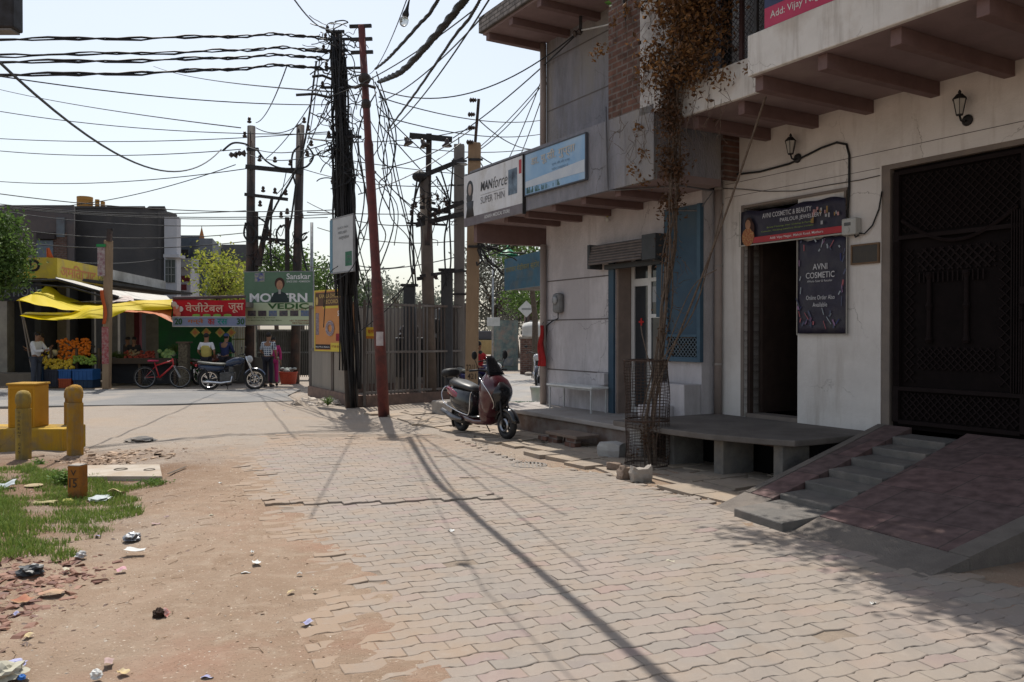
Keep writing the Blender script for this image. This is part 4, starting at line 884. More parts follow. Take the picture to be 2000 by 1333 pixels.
# stones at the foot of the guard
def rock(label, loc, dims, rot, seed, m=CONC, name='stone_block', notch=False):
    bm = bmesh.new(); bmesh.ops.create_cube(bm, size=1); bmesh.ops.subdivide_edges(bm, edges=bm.edges, cuts=3, use_grid_fill=True); r = random.Random(seed)
    for v_ in bm.verts:
        s = 1 - .10 * (abs(v_.co.x * v_.co.y) + abs(v_.co.y * v_.co.z) + abs(v_.co.x * v_.co.z)) * 2.2
        v_.co = Vector((v_.co.x * dims[0], v_.co.y * dims[1], v_.co.z * dims[2])) * s + Vector((r.gauss(0, .005), r.gauss(0, .005), r.gauss(0, .005)))
        if notch and v_.co.z > dims[2] * .35 and abs(v_.co.x) < dims[0] * .3: v_.co.z -= dims[2] * .22
        v_.co.z += dims[2] / 2
    me = bpy.data.meshes.new(name); bm.to_mesh(me); bm.free(); me.materials.append(m); o = bpy.data.objects.new(name, me); C.objects.link(o); o.location = loc; o.rotation_euler = rot; tag(o, label, 'stone'); MW[o.name] = Matrix.Translation(loc)
    return o
rock('notched grey concrete block in front of the tree guard', G(1252, 942), (.25, .14, .20), (0, 0, R(12)), 1, CONC, notch=True)
rock('tilted brown half brick left of the notched block', G(1217, 938), (.16, .12, .16), (R(8), R(14), R(30)), 2, mat('brown_stone', (.25, .19, .15), (.18, .13, .10), 6, .95, .6, 50))
rock('small dark brick behind the tilted half brick', G(1200, 918), (.2, .1, .09), (0, 0, R(-20)), 3, mat('brown_stone', (.25, .19, .15)))
rock('whitewashed rounded block left of the tree guard', G(1196, 893, 0), (.36, .26, .2), (0, 0, R(-35)), 4, mat('whitewashed_block', (.42, .41, .39), (.33, .31, .30), 5, .9, .4, 40))
# water tap on a whitewashed upstand
t = fthing('water_tap', 'old white outdoor tap with bent pipe left of the tree guard', 'tap', -1.55, 1.42, .0)
MB().tube([(0, 0, 0), (0, 0, .38), (-.02, 0, .42), (-.12, -.02, .42)], .022, 8).build('pipe', mat('tap_grey', (.35, .34, .32), None, 8), t, smooth=True)
mb = MB(); mb.lathe([(.03, 0), (.035, .04), (.02, .08)], 10, Matrix.Translation((-.12, -.02, .37))); mb.box(-.19, -.05, -.03, -.01, .46, .475); mb.build('valve', MC['tap_grey'], t)
wbox(t, 'upstand', mat('whitewashed_block', (.42, .41, .39)), [(.04, .30, -.12, .12, 0, .40)], .03)
# manhole grating
t = thing('drain_grate', 'round metal drain grate sunk in the paving edge', 'drain grate', G(1033, 908, .016))
mb = MB(); mb.torus((0, 0, -.008), .22, .012, 28, 6, 'z')
for k in range(9): x = -.19 + k * .0475; h = math.sqrt(max(0, .22 ** 2 - x * x)); mb.box(x - .012, x + .012, -h, h, -.016, .0)
mb.build('grating', mat('dusty_iron', (.24, .215, .19), (.17, .15, .135), 14, .8, metal=.1), t)
MB().lathe([(.21, -.03), (.21, -.022)], 24).build('pit', DARK, t)
# far-corner things by the pipe
pz = W(-6.3, .5, .12)
t = thing('bucket', 'white plastic bucket beyond the corner pipe', 'bucket', D(1048, 783, 17.3))
MB().lathe([(.10, 0), (.13, .27), (.14, .27), (.14, .30), (.125, .30), (.1, .01)], 18, caps=False).build('tub', WHITEP, t, smooth=True); MB().tube([(-.14, 0, .27), (-.1, 0, .16), (.1, 0, .16), (.14, 0, .27)], .004, 5).build('handle', STEEL, t)
t = thing('green_mat', 'bright green artificial grass mat on the ledge beyond the corner pipe', 'mat', D(1022, 790, 16.6))
mb = MB(); mb.box(-.62, .7, -.35, .35, -.05, .0); q = random.Random(3)
for k in range(2600):
    x = q.uniform(-.62, .7); y = q.uniform(-.35, .35); mb.add([(x - .008, y, 0), (x + .008, y, 0), (x + q.gauss(0, .01), y + q.gauss(0, .01), q.uniform(.02, .05))], [(0, 1, 2)])
mb.build('pile', mat('mat_green', (.02, .26, .08), (.015, .18, .06), 20, .7), t, fixn=False)
t = thing('corner_ledge', 'low concrete ledge with a curved front beyond the pharmacy corner', 'ledge', W(-6.6, .9, 0), FR)
mb = MB(); mb.box(-1.6, .55, -.5, .8, -.02, .27); mb.build('ledge', CONC, t, bevel=.03)
# teal signboard, green lampshade beyond the corner
p0, rz, wd = between((-.165, 20.0, 2.7), (.66, 17.9, 2.7))
t = thing('teal_signboard', 'dirty teal shop signboard with yellow lettering hanging beyond the corner pipe', 'signboard', p0, rz)
mb = MB(); mb.box(0, wd, -.02, .03, 0, .76); mb.build('board', mat('teal_board', (.07, .18, .26), (.05, .13, .2), 3, .6, c3=(.12, .16, .18), s3=2), t)
lettering(t, [('पाराशर मेडीकल स्टोर', .08, .38, wd - .2, .20, .01)], mat('faded_yellow', (.32, .30, .14), None, 9), -.026)
lettering(t, [('अंग्रेजी दवाइयां', .12, .16, wd * .7, .10, .0)], mat('faded_cyan', (.12, .26, .36), None, 9), -.026)
mb = MB(); mb.box(0, wd, .031, 1.2, .70, .78); mb.box(.2, wd + .5, .03, 1.2, .0, .04); mb.build('canopy', CONCD, t)
t = thing('green_lampshade', 'green cone-shaped lampshade hanging by the teal signboard', 'lampshade', D(992, 500, 18.5))
MB().lathe([(.26, 0), (.2, .03), (.05, .16), (.03, .18), (.02, .24)], 18).build('shade', mat('shade_green', (.01, .22, .10), None, 5, .5), t, smooth=True)
MB().tube([(0, 0, .2), (.05, 0, .6), (.3, 0, .8)], .01, 5).build('stalk', BLK, t)
# cable bundle coils under the slab corner
def coil(name, label, c, r, n, seed, m=CABLE, rad=.012, axis=(1, 0)):
    q = random.Random(seed); mb = MB()
    for k in range(n):
        p = Vector((q.uniform(-r, r * .2), q.gauss(0, .05), q.uniform(0, r))); pts = [p]; dv = Vector((q.uniform(0, 1), 0, q.uniform(-1.2, -.3))).normalized()
        for i in range(8): dv = (dv + Vector((q.gauss(.12, .35), q.gauss(0, .1), q.gauss(.14, .35)))).normalized(); p = p + dv * r * .3; pts.append(p)
        mb.tube(smooth(pts, 3), rad * q.uniform(.5, 1.2), 5)
    o = mb.build(name, m, None); o.location = c; tag(o, label, 'cable'); return o
coil('cable_coil', 'tangled black cable loops hanging under the left slab corner beside the tan pole', D(955, 492, 17.3), .34, 18, 4, rad=.02)
# ================================================================== scooter
def wheel(t, x, r, w_, name='wheel', spokes=5, disc=True, rimc=None):
    mb = MB(); mb.torus((x, 0, r), r - w_ * .55, w_ * .55, 32, 10, 'y', .95); wh = mb.build(name, BLK, t, smooth=True)
    mb = MB(); mb.torus((x, 0, r), r * .70, .014, 32, 6, 'y'); mb.M = Matrix.Translation((x, 0, r)) @ Matrix.Rotation(R(90), 4, 'X')
    mb.lathe([(.03, -.05), (.035, -.03), (.035, .03), (.03, .05)], 12); mb.M = None
    for k in range(spokes):
        an = 2 * math.pi * k / spokes + .3
        for dd in (-.12, .12): mb.bar((x + .03 * math.cos(an), 0, r + .03 * math.sin(an)), (x + r * .7 * math.cos(an + dd), 0, r + r * .7 * math.sin(an + dd)), .012, .02)
    mb.build('rim', rimc or mat('rim_dark', (.03, .03, .032), None, 8, .35, metal=.5), wh, smooth=False)
    if disc:
        mb = MB(); mb.torus((x, -.055, r), r * .40, .018, 28, 4, 'y'); mb.build('brake_disc', mat('brake_steel', (.35, .36, .38), None, 8, .3, metal=.9), wh)
    return wh
MAROON = mat('maroon_paint', (.06, .007, .014), (.045, .005, .010), 3, .28, coat=.8, spec=.5)
BLKG = mat('gloss_black', (.012, .012, .014), (.016, .016, .018), 5, .2, coat=.6)
SEATM = mat('seat_vinyl', (.045, .045, .048), (.03, .03, .032), 20, .45, spec=.5)
def lofty(t, name, m, secs, n=16, e=2.5, smooth=True):
    mb = MB(); mb.loft(secs, n, e); return mb.build(name, m, t, smooth=smooth)
rp0, fp0 = G(902, 843), G(985, 858)
ang = math.atan2(fp0.y - rp0.y, fp0.x - rp0.x)
sc = thing('parked_scooter', 'maroon and black scooter with chrome guards parked at the paving edge', 'scooter', rp0, ang)
WB = (fp0 - rp0).length * 1.0
wheel(sc, 0, .205, .10, disc=False); wheel(sc, WB, .215, .10)
k = WB / 1.3
lofty(sc, 'rear_body', BLKG, [(-.28 * k, .05, .62, .70), (-.22 * k, .12, .52, .72), (-.05 * k, .18, .34, .73), (.15 * k, .19, .27, .72), (.38 * k, .18, .26, .69), (.47 * k, .14, .26, .64)])
for sy in (-1, 1):
    mb = MB(); mb.grid(lambda u, v: (-.26 * k + .52 * k * u, sy * (.10 + .085 * math.sin(math.pi * (.15 + .7 * u)) + .012 * math.sin(v * math.pi)), .66 - .16 * u ** 1.5 + (v - .5) * .12 * math.sin(math.pi * (.1 + .85 * u)) + .03), 12, 4); mb.build('side_panel', mat('maroon_panel', (.22, .02, .05), (.18, .015, .04), 4, .22, coat=1.0), sc, smooth=True, thick=.006)
lofty(sc, 'underbody', MAROON, [(.1 * k, .13, .24, .34), (.35 * k, .15, .17, .30), (.6 * k, .16, .16, .27), (.80 * k, .15, .17, .28), (.9 * k, .12, .2, .36)])
lofty(sc, 'floorboard', BLKG, [(.40 * k, .16, .27, .32), (.60 * k, .18, .265, .31), (.85 * k, .17, .27, .33)])
lofty(sc, 'leg_shield', MAROON, [(.76 * k, .16, .20, .50), (.80 * k, .19, .17, .74), (.86 * k, .20, .17, .80), (.92 * k, .17, .20, .66), (.96 * k, .10, .26, .5)])
lofty(sc, 'seat', SEATM, [(-.25 * k, .06, .73, .79), (-.2 * k, .12, .72, .84), (0, .15, .70, .83), (.2 * k, .15, .69, .79), (.36 * k, .12, .66, .76), (.44 * k, .07, .64, .72)], 18, 2.6)
# front apron: lofted vertically using rotated matrix
mb = MB(); mb.M = Matrix(((0, 0, 1, 0), (0, 1, 0, 0), (1, 0, 0, 0), (0, 0, 0, 1)))
mb.loft([(.30, .13, .84 * k, .98 * k), (.45, .20, .80 * k, 1.09 * k), (.60, .245, .78 * k, 1.18 * k), (.74, .25, .76 * k, 1.21 * k), (.86, .21, .77 * k, 1.14 * k), (.94, .13, .82 * k, 1.02 * k), (.98, .08, .84 * k, .96 * k)], 18, 2.4)
mb.build('front_apron', MAROON, sc, smooth=True)
mb = MB(); mb.M = Matrix(((0, 0, 1, 0), (0, 1, 0, 0), (1, 0, 0, 0), (0, 0, 0, 1)))
mb.loft([(.40, .05, 1.0 * k, 1.10 * k), (.52, .13, 1.0 * k, 1.20 * k), (.64, .175, 1.02 * k, 1.25 * k), (.74, .15, 1.05 * k, 1.25 * k), (.84, .06, 1.05 * k, 1.16 * k)], 16, 2.2)
mb.build('black_nose', BLKG, sc, smooth=True)
mb = MB(); mb.M = Matrix(((0, 0, 1, 0), (0, 1, 0, 0), (1, 0, 0, 0), (0, 0, 0, 1)))
mb.loft([(.92, .10, .84 * k, .96 * k), (1.0, .12, .82 * k, .99 * k), (1.06, .10, .84 * k, .94 * k)], 14); mb.build('handlebar_cowl', BLKG, sc, smooth=True)
mb = MB(); mb.grid(lambda u, v: ((1.0 - .20 * v) * k + .03 * math.cos((u - .5) * 2), (u - .5) * (.30 - .16 * v), .94 + .28 * v), 8, 6); mb.build('windscreen', mat('smoked_screen', (.012, .012, .014), None, 5, .15), sc, smooth=True, thick=.005)
mb = MB()
for sy in (-1, 1): mb.tube([(.88 * k, sy * .08, .99), (.84 * k, sy * .22, 1.01), (.78 * k, sy * .34, 1.0)], [.018, .016, .018], 8)
mb.build('handlebar', BLK, sc, smooth=True)
for sy in (-1, 1):
    mb = MB(); mb.tube([(.84 * k, sy * .2, 1.0), (.83 * k, sy * .25, 1.12), (.83 * k, sy * .28, 1.18)], .006, 6); mb.sphere((.83 * k, sy * .28, 1.23), (.018, .05, .065), 12, 8); mb.build('mirror', BLK, sc, smooth=True)
mb = MB(); mb.sphere((1.17 * k, 0, .70), (.02, .08, .045), 12, 8); mb.build('headlamp', mat('lamp_lens', (.10, .10, .11), None, 5, .1, spec=.8), sc, smooth=True)
mb = MB()
for sy in (-1, 1):
    mb.tube(smooth([Vector(p) for p in ((.84 * k, sy * .20, .90), (1.02 * k, sy * .235, .80), (1.14 * k, sy * .20, .66), (1.13 * k, sy * .12, .50), (1.02 * k, sy * .1, .42))], 5), .009, 6)
    mb.tube(smooth([Vector(p) for p in ((-.30 * k, sy * .14, .70), (-.33 * k, sy * .18, .60), (-.2 * k, sy * .21, .46), (.1 * k, sy * .22, .38), (.42 * k, sy * .21, .32), (.52 * k, sy * .19, .34), (.53 * k, sy * .17, .60), (.56 * k, sy * .16, .66))], 5), .008, 6)
mb.tube([(-.30 * k, -.14, .70), (-.36 * k, 0, .72), (-.30 * k, .14, .70)], .009, 6)
mb.build('crash_guard', CHROME, sc, smooth=True)
mb = MB()
def fender(mb, x, r, wd, a0, a1, n=12):
    vs = []; 
    for i in range(n + 1):
        an = R(a0 + (a1 - a0) * i / n)
        for (dy, dr) in ((-wd, -.03), (-wd * .7, .01), (0, .022), (wd * .7, .01), (wd, -.03)): vs.append((x + (r + dr) * math.cos(an), dy, .21 + (r + dr) * math.sin(an)))
    mb.add(vs, [(i * 5 + j, i * 5 + j + 1, (i + 1) * 5 + j + 1, (i + 1) * 5 + j) for i in range(n) for j in range(4)])
fender(mb, WB, .245, .065, 10, 165); mb.build('front_fender', BLKG, sc, smooth=True, thick=.004)
mb = MB(); fender(mb, 0, .25, .06, 90, 215); mb.build('rear_fender', BLK, sc, smooth=True, thick=.004)
mb = MB()
for sy in (-.07, .07): mb.tube([(WB, sy, .215), (WB - .06, sy, .45), (WB - .11, sy * .7, .6)], .016, 8)
mb.build('fork', STEELD, sc, smooth=True)
mb = MB(); mb.tube([(.22, -.14, .22), (0, -.17, .24), (-.3, -.18, .33)], [.03, .045, .04], 12); mb.build('exhaust', mat('exhaust_grey', (.18, .18, .19), None, 8, .35, metal=.8), sc, smooth=True)
lofty(sc, 'engine', STEELD, [(-.05, .1, .14, .3), (.2, .13, .12, .34), (.34, .1, .16, .3)])
mb = MB(); mb.tube([(-.25 * k, .1, .78), (-.34 * k, .1, .86), (-.34 * k, -.1, .86), (-.25 * k, -.1, .78)], .012, 6); mb.loft([(-.45 * k, .12, .86, .93), (-.40 * k, .15, .84, .99), (-.28 * k, .14, .86, 1.0), (-.24 * k, .10, .88, .97)], 14); mb.build('backrest', BLK, sc, smooth=True)
mb = MB(); mb.loft([(-.36 * k, .05, .58, .66), (-.30 * k, .09, .55, .68), (-.27 * k, .09, .56, .68)], 12); mb.build('tail_lamp', mat('tail_red', (.35, .01, .015), None, 5, .2), sc, smooth=True)
mb = MB(); mb.box(-.34 * k, -.33 * k, -.08, .08, .38, .46); mb.build('number_plate', WHITEP, sc)
mb = MB(); mb.tube([(.45, .12, .22), (.5, .2, .03)], .01, 6); mb.build('side_stand', STEELD, sc); sc.scale = (1.06, 1.06, 1.06)
# ================================================================== poles, transformer cage, sign boards
REDOX = mat('red_oxide_paint', (.15, .04, .035), (.10, .03, .028), 9, .6, .2, 50, c3=(.07, .03, .03), s3=3)
POLEB = mat('pole_dark_steel', (.045, .035, .032), (.03, .025, .025), 10, .65, .2, 40, c3=(.08, .045, .035), s3=2)
TANC = mat('tan_concrete_pole', (.29, .205, .13), (.235, .165, .105), 5, .9, .4, 60, stretch=(1, 1, .3))
GREYC = mat('grey_concrete_pole', (.22, .205, .19), (.17, .155, .145), 5, .9, .4, 60, stretch=(1, 1, .3))
PORC = mat('porcelain_brown', (.05, .035, .03), None, 9, .3)
def insul(mb, p, s=1.0, d=1):
    mb.M = Matrix.Translation(p); mb.lathe([(.015 * s, -.02), (.05 * s, 0), (.055 * s, .03 * s), (.025 * s, .05 * s), (.045 * s, .08 * s), (.03 * s, .12 * s), (.01, .14 * s)], 8); mb.M = None
# leaning red pole
b0, t0 = G(751, 812), D(706, 50, 16.3)
rpo = thing('utility_pole', 'leaning red-oxide steel pole with three short crossarms in the middle of the street', 'pole', b0)
d = t0 - b0
mb = MB(); mb.tube([Vector((0, 0, -.2)), d * .35, d * .36, d * .7, d * .71, d], [.115, .112, .095, .092, .072, .07], 14); mb.build('shaft', REDOX, rpo, smooth=True)
for fr_ in (.998, .965, .932):
    p = d * fr_; mb = MB(); mb.bar(p + Vector((-.24, .02, 0)), p + Vector((.2, -.02, 0)), .06, .06); mb.build('crossarm', STEELD, rpo)
mb = MB(); mb.sphere(tuple(d * .865), (.13, .13, .12), 10, 7); mb.sphere(tuple(d * .80), (.1, .12, .12), 10, 7); mb.tube([d * .84 + Vector((-.2, -.05, 0)), d * .845 + Vector((0, -.14, 0)), d * .84 + Vector((.22, -.05, 0))], .03, 6); mb.build('clamp', POLEB, rpo)
pa = D(742, 662, 15.95)
t = thing('paper_notice', 'white paper notice pasted on the red pole', 'notice', pa); MB().grid(lambda u, v: ((u - .5) * .14, -.045 * math.cos((u - .5) * 2), (v - .5) * .27), 6, 2).build('sheet', mat('notice_paper', (.5, .45, .44), (.38, .33, .34), 14), t)
# black bundle pole
b1, t1 = G(685, 795), D(661, 62, 18.1)
bp = thing('cable_pole', 'dark steel pole buried in a thick bundle of hanging black cables', 'pole', b1)
d1 = t1 - b1
mb = MB(); mb.tube([Vector((0, 0, -.2)), d1 * .35, d1 * .7, d1], [.12, .115, .10, .085], 12); mb.build('shaft', POLEB, bp, smooth=True)
for (fr_, x0, x1) in ((.995, -.25, .15), (.975, -.3, .3), (.945, -.35, .2), (.90, -.3, .5), (.85, -.4, .3), (.72, -.3, .45), (.60, -.25, .3)):
    p = d1 * fr_; mb = MB(); mb.bar(p + Vector((x0, -.1, 0)), p + Vector((x1, -.1, .01)), .05, .05); mb.build('crossarm', STEELD, bp); mb = MB(); insul(mb, p + Vector((x0 + .03, -.1, .02)), .9); mb.each('insulator', PORC, bp)
# vertical cables bundle: three columns
cols = [(-.16, .05, 0.55, 1.0, .035), (0.0, -.14, .3, .98, .05), (.16, -.10, .3, .93, .045), (-.10, -.16, .1, .95, .03), (.09, -.15, 0, .85, .03), (.27, -.05, .33, .74, .03), (-.2, -.1, .3, .7, .028), (.22, -.12, .05, .6, .028)]
q = random.Random(6)
cb = MB()
for (ox, oy, f0, f1, r_) in cols:
    for s in range(8):
        jx, jy = q.gauss(0, r_ * 1.35), q.gauss(0, r_ * 1.35); n = 16; pts = []
        for i in range(n + 1):
            fr_ = f0 + (f1 - f0) * i / n; w_ = (1 - .4 * fr_)
            pts.append(d1 * fr_ + Vector((ox * w_ + jx + .025 * math.sin(i * .9 + s + ox * 20), oy + jy + .02 * math.sin(i * 1.3 + s), 0)))
        cb.tube(pts, q.uniform(.014, .024), 6)
o = cb.build('cable_bundle', CABLE, bp, smooth=True)
cb = MB()
for s in range(120):   # tangle of short loops near the head
    fr_ = q.uniform(.62, 1.0); p = d1 * fr_ + Vector((q.gauss(0, .1), -.14 + q.gauss(0, .06), 0)); pts = [p]; dv = Vector((q.gauss(0, 1), q.gauss(0, .3), q.gauss(-.1, .8))).normalized()
    for i in range(7): dv = (dv + Vector((q.gauss(0, .7), q.gauss(0, .25), q.gauss(-.12, .6)))).normalized(); p = p + dv * .11; pts.append(p)
    cb.tube(smooth(pts, 3), q.uniform(.007, .014), 5)
cb.build('loose_loops', CABLE, bp)
cb = MB()   # stub brackets with cables to the left
for (y, x0, x1) in ((186, 578, 650), (150, 610, 650), (98, 596, 640)):
    cb.tube([D(x0, y, 17.9) - b1, D((x0 + x1) / 2, y - 2, 18) - b1, D(x1, y + 6, 18.1) - b1], .03, 6)
cb.build('cable_stub', CABLE, bp)
# big drooping loops between both poles
loops = [[(735, 140), (760, 230), (748, 330), (770, 430), (735, 540)], [(738, 165), (752, 260), (722, 330), (775, 400), (770, 480)], [(728, 150), (742, 240), (757, 330), (740, 420), (752, 470), (700, 560)],
         [(735, 180), (700, 260), (712, 380), (698, 500), (725, 600)], [(690, 130), (716, 220), (745, 280), (760, 360), (820, 430), (815, 510), (770, 590), (700, 650)], [(745, 200), (738, 300), (765, 340), (762, 420), (800, 470), (803, 540), (760, 590)],
         [(732, 160), (772, 250), (765, 330), (740, 360), (760, 410)], [(680, 240), (705, 330), (720, 420), (690, 520), (640, 560), (632, 600)], [(716, 150), (688, 230), (700, 300), (690, 400), (712, 470)], [(742, 178), (770, 280), (768, 330), (790, 420), (805, 480)],
         [(660, 520), (640, 545), (632, 640)], [(700, 310), (720, 420), (700, 470), (720, 560), (715, 640)]]
for i, lp in enumerate(loops):
    n = len(lp); mb = MB(); c0 = D(*lp[0], 16.6)
    pts = smooth([D(x, y, 16.6 + .9 * math.sin(k * 1.1 + i) * .5 + .5) - c0 for k, (x, y) in enumerate(lp)], 6)
    mb.tube(pts, (.014, .010, .012)[i % 3], 6); o = mb.build('hanging_cable', CABLE, None, smooth=True); o.location = c0
    tag(o, 'slack black cable drooping beside the leaning red pole', 'cable', 'slack cables drooping by the red pole')
# ---- grey board on the pole
p0, rz, wd = between(D(648, 528, 17.7), D(698, 552, 15.9 + 1.5))
p0, rz, wd = between(Vector((-3.93, 17.85, 2.95)), Vector((-3.28, 17.0, 2.95)))
t = thing('pole_board', 'weathered grey advertising board hung high on the cable pole', 'board', p0, rz)
wbox(t, 'board', mat('grey_board', (.42, .43, .44), (.36, .37, .38), 3, .5), [(0, wd, -.02, .02, .02, 1.16)])
wbox(t, 'blue_edge', mat('board_blue', (.10, .22, .30), None, 4, .5), [(-.03, .10, -.025, .025, .02, 1.16)]); wbox(t, 'frame', mat('frame_grey', (.25, .26, .27), None, 4), [(0, wd, -.024, .024, 1.161, 1.19), (0, wd, -.024, .024, -.01, .019), (wd, wd + .02, -.024, .024, -.01, 1.19)])
wbox(t, 'green_box', mat('board_green', (.05, .16, .10), None, 4), [(.72, wd - .05, -.024, -.021, .12, .42)])
lettering(t, [('QUICK PAIN', .35, .92, .5, .05), ('RELIEF', .4, .82, .4, .05), ('अस्पताल', .4, .68, .5, .08), ('OPEN', .80, .28, .2, .06), ('24 HOURS', .76, .18, .25, .05)], mat('board_text', (.16, .17, .18), None, 4), -.027)
# ---- orange school board on the cage
p0, rz, wd = between(G(617, 790) * 0 + D(617, 683, 19.3), D(678, 685, 18.35))
t = thing('orange_signboard', 'orange and brown framed school signboard fixed to the corrugated cage corner', 'signboard', (p0.x, p0.y, 1.27), rz)
hh = 1.36
wbox(t, 'board', mat('sign_orange', (.50, .22, .07), (.46, .19, .06), 3, .45), [(0, wd, -.02, .02, 0, hh)])
wbox(t, 'brown_header', mat('sign_brown', (.09, .04, .02), None, 3, .45), [(.02, wd - .02, -.024, -.021, hh - .34, hh - .03)])
wbox(t, 'yellow_frame', mat('sign_yellow', (.58, .46, .05), (.52, .40, .05), 3, .45), [(-.02, wd + .02, -.028, .021, hh, hh + .03), (-.02, wd + .02, -.028, .021, -.03, -.001), (-.02, .015, -.028, -.0205, 0, hh), (wd - .015, wd + .02, -.028, -.0205, 0, hh), (.35, .75 * wd, -.0245, -.0205, hh - .4, hh - .345), (.52 * wd, wd - .015, -.0275, -.0205, .001, .17)])
lettering(t, [('KAMALA DHOKANIA', .2, hh - .16, wd - .26, .10, .012), ('RECORD', .4, hh - .29, wd * .45, .09, .012)], mat('sign_gold', (.50, .36, .14), None, 9), -.027)
wbox(t, 'photo_strip', [mat('sign_photo', (.12, .08, .12), (.30, .25, .25), 26), ][0], [(.03, .17, -.024, -.021, .35, .86)])
mb = MB(); mb.torus((wd * .50, -.028, .50), .16, .02, 24, 6, 'y'); mb.torus((wd * .50, -.028, .50), .11, .02, 24, 6, 'y'); mb.build('emblem', mat('emblem_grey', (.42, .36, .36), (.2, .16, .2), 30), t)
wbox(t, 'maroon_box', mat('sign_maroon', (.26, .03, .04), None, 3), [(.68 * wd, .96 * wd, -.024, -.021, .21, .38)]); wbox(t, 'dark_box', mat('sign_black', (.04, .03, .03), None, 3), [(.02, .5 * wd, -.024, -.021, .02, .13)])
lettering(t, [('Mahol Road, Mathura', .04, .05, .45 * wd, .04, .004), ('50', .74 * wd, .78, .14, .12, .01)], mat('letter_white', (.75, .75, .75)), -.03); lettering(t, [('9758 00 1212', .55 * wd, .06, .4 * wd, .05, .005)], MC['sign_maroon'], -.031)
mb = MB(); mb.sphere((.09, -.025, hh - .22), (.055, .004, .10), 14, 8); mb.build('crest', mat('sign_gold', (.50, .36, .14)), t)
# ---- cage
c0, c1_, c2_ = G(609, 771), G(700, 794), G(910, 776)
c2_ = Vector((-1.2, 20.6, 0))
HT = 2.36
cage = thing('transformer_cage', 'rusty grey fenced transformer cage of corrugated sheet and upright flats', 'cage', c1_)
def side(A_, B_, kind):
    A_, B_ = A_ - c1_, B_ - c1_; L_ = (B_ - A_).length; dr_ = (B_ - A_).normalized(); nn = Vector((dr_.y, -dr_.x, 0))
    st = MB(); st.bar(A_ + Vector((0, 0, .11)), B_ + Vector((0, 0, .11)), .22, .26); st.build('base_wall', mat('rubble_base', (.22, .15, .12), (.14, .10, .085), 6, .95, .7, 40), cage)
    m_ = mat('weathered_galv', (.20, .185, .175), (.14, .125, .115), 4, .7, .2, 40, metal=.25, stretch=(1, 1, .2), c3=(.12, .08, .06), s3=2)
    if kind == 'sheet':
        nC = int(L_ / .04); P = []
        for i in range(nC + 1):
            p = A_ + dr_ * (L_ * i / nC) + nn * (.018 * (i % 2)); P += [p + Vector((0, 0, .24)), p + Vector((0, 0, HT))]
        mb = MB(); mb.add(P, [(2 * i, 2 * i + 2, 2 * i + 3, 2 * i + 1) for i in range(nC)]); mb.build('corrugated_sheet', mat('corrugated_tan', (.30, .27, .235), (.24, .215, .19), 3, .6, .1, 30, metal=.35, stretch=(1, 1, .2)), cage, thick=.004, fixn=False)
    else:
        mb = MB(); n = int(L_ / .105)
        for i in range(n + 1):
            p = A_ + dr_ * (L_ * i / n); mb.bar(p + Vector((0, 0, .24)), p + Vector((0, 0, HT)), .05, .012, tuple(dr_))
        o_ = mb.build('upright_flats', m_, cage)
    for z in ((.3, 1.22, HT - .04) if kind != 'sheet' else (1.22, HT)):
        mb = MB(); mb.bar(A_ + nn * .03 + Vector((0, 0, z)), B_ + nn * .03 + Vector((0, 0, z)), .03, .05); mb.build('rail', m_, cage)
    for fr_ in (0, .52, 1):
        p = A_ + dr_ * L_ * fr_ + nn * .04; mb = MB(); mb.bar(p, p + Vector((0, 0, HT + .05)), .06, .06); mb.build('post', m_, cage)
side(c0, c1_, 'sheet'); side(c1_ + Vector((.12, .02, 0)), c2_, 'bars')
c3_ = c2_ + (c0 - c1_) * .9; side(c2_, c3_, 'bars'); side(c3_, c0, 'sheet')
# transformer
t = thing('transformer', 'big dark oil transformer standing inside the fenced cage', 'transformer', Vector((-2.45, 21.0, .0)), R(12))
mb = MB(); mb.box(-.55, .55, -.45, .45, .55, 1.55); mb.build('tank', mat('transformer_grey', (.05, .052, .055), (.035, .035, .037), 5, .6), t, bevel=.03)
for k in range(9): MB().box(-.52 + k * .125, -.47 + k * .125, -.62, -.46, .65, 1.45).build('cooling_fin', MC['transformer_grey'], t)
mb = MB(); mb.M = Matrix.Translation((.45, 0, 1.85)) @ Matrix.Rotation(R(90), 4, 'X'); mb.lathe([(.05, -.42), (.19, -.4), (.2, 0), (.19, .4), (.05, .42)], 18); mb.build('oil_drum', MC['transformer_grey'], t, smooth=True)
mb = MB()
for x in (-.35, 0, .35): insul(mb, Vector((x, -.1, 1.56)), 2.2)
mb.each('bushing', PORC, t); mb = MB(); mb.box(-.5, -.4, -.4, .4, 0, .55); mb.box(.4, .5, -.4, .4, 0, .55); mb.build('stand', CONCD, t)
mb = MB(); mb.box(-.5, .5, -.75, -.7, .1, 1.0); t2 = thing('equipment_cabinet', 'tall grey switch cabinet inside the cage at its right end', 'cabinet', Vector((-1.65, 21.6, 0)), R(10))
MB().box(-.35, .35, -.2, .2, .25, 2.3).build('case', mat('cabinet_grey', (.13, .135, .14), (.1, .1, .1), 4, .6), t2, bevel=.02); MB().box(-.3, .3, -.22, -.201, .4, 2.1).build('door', mat('cabinet_door', (.15, .155, .16), None, 4, .5), t2, bevel=.01)
# yellow sign on cage
p = D(715, 662, 18.6)
t = thing('danger_sign', 'small yellow enamel sign with red writing fixed to the cage bars', 'sign', p, R(15))
wbox(t, 'plate', mat('sign_yellow2', (.60, .40, .03), None, 4, .5), [(0, .38, -.015, .0, 0, .26)]); wbox(t, 'orange_edge', mat('sign_orange2', (.42, .16, .03), None, 4), [(0, .38, -.017, -.015, 0, .06)])
lettering(t, [('खतरा 440V', .04, .12, .28, .09, .01)], mat('sign_red', (.40, .03, .02), None, 5), -.02)
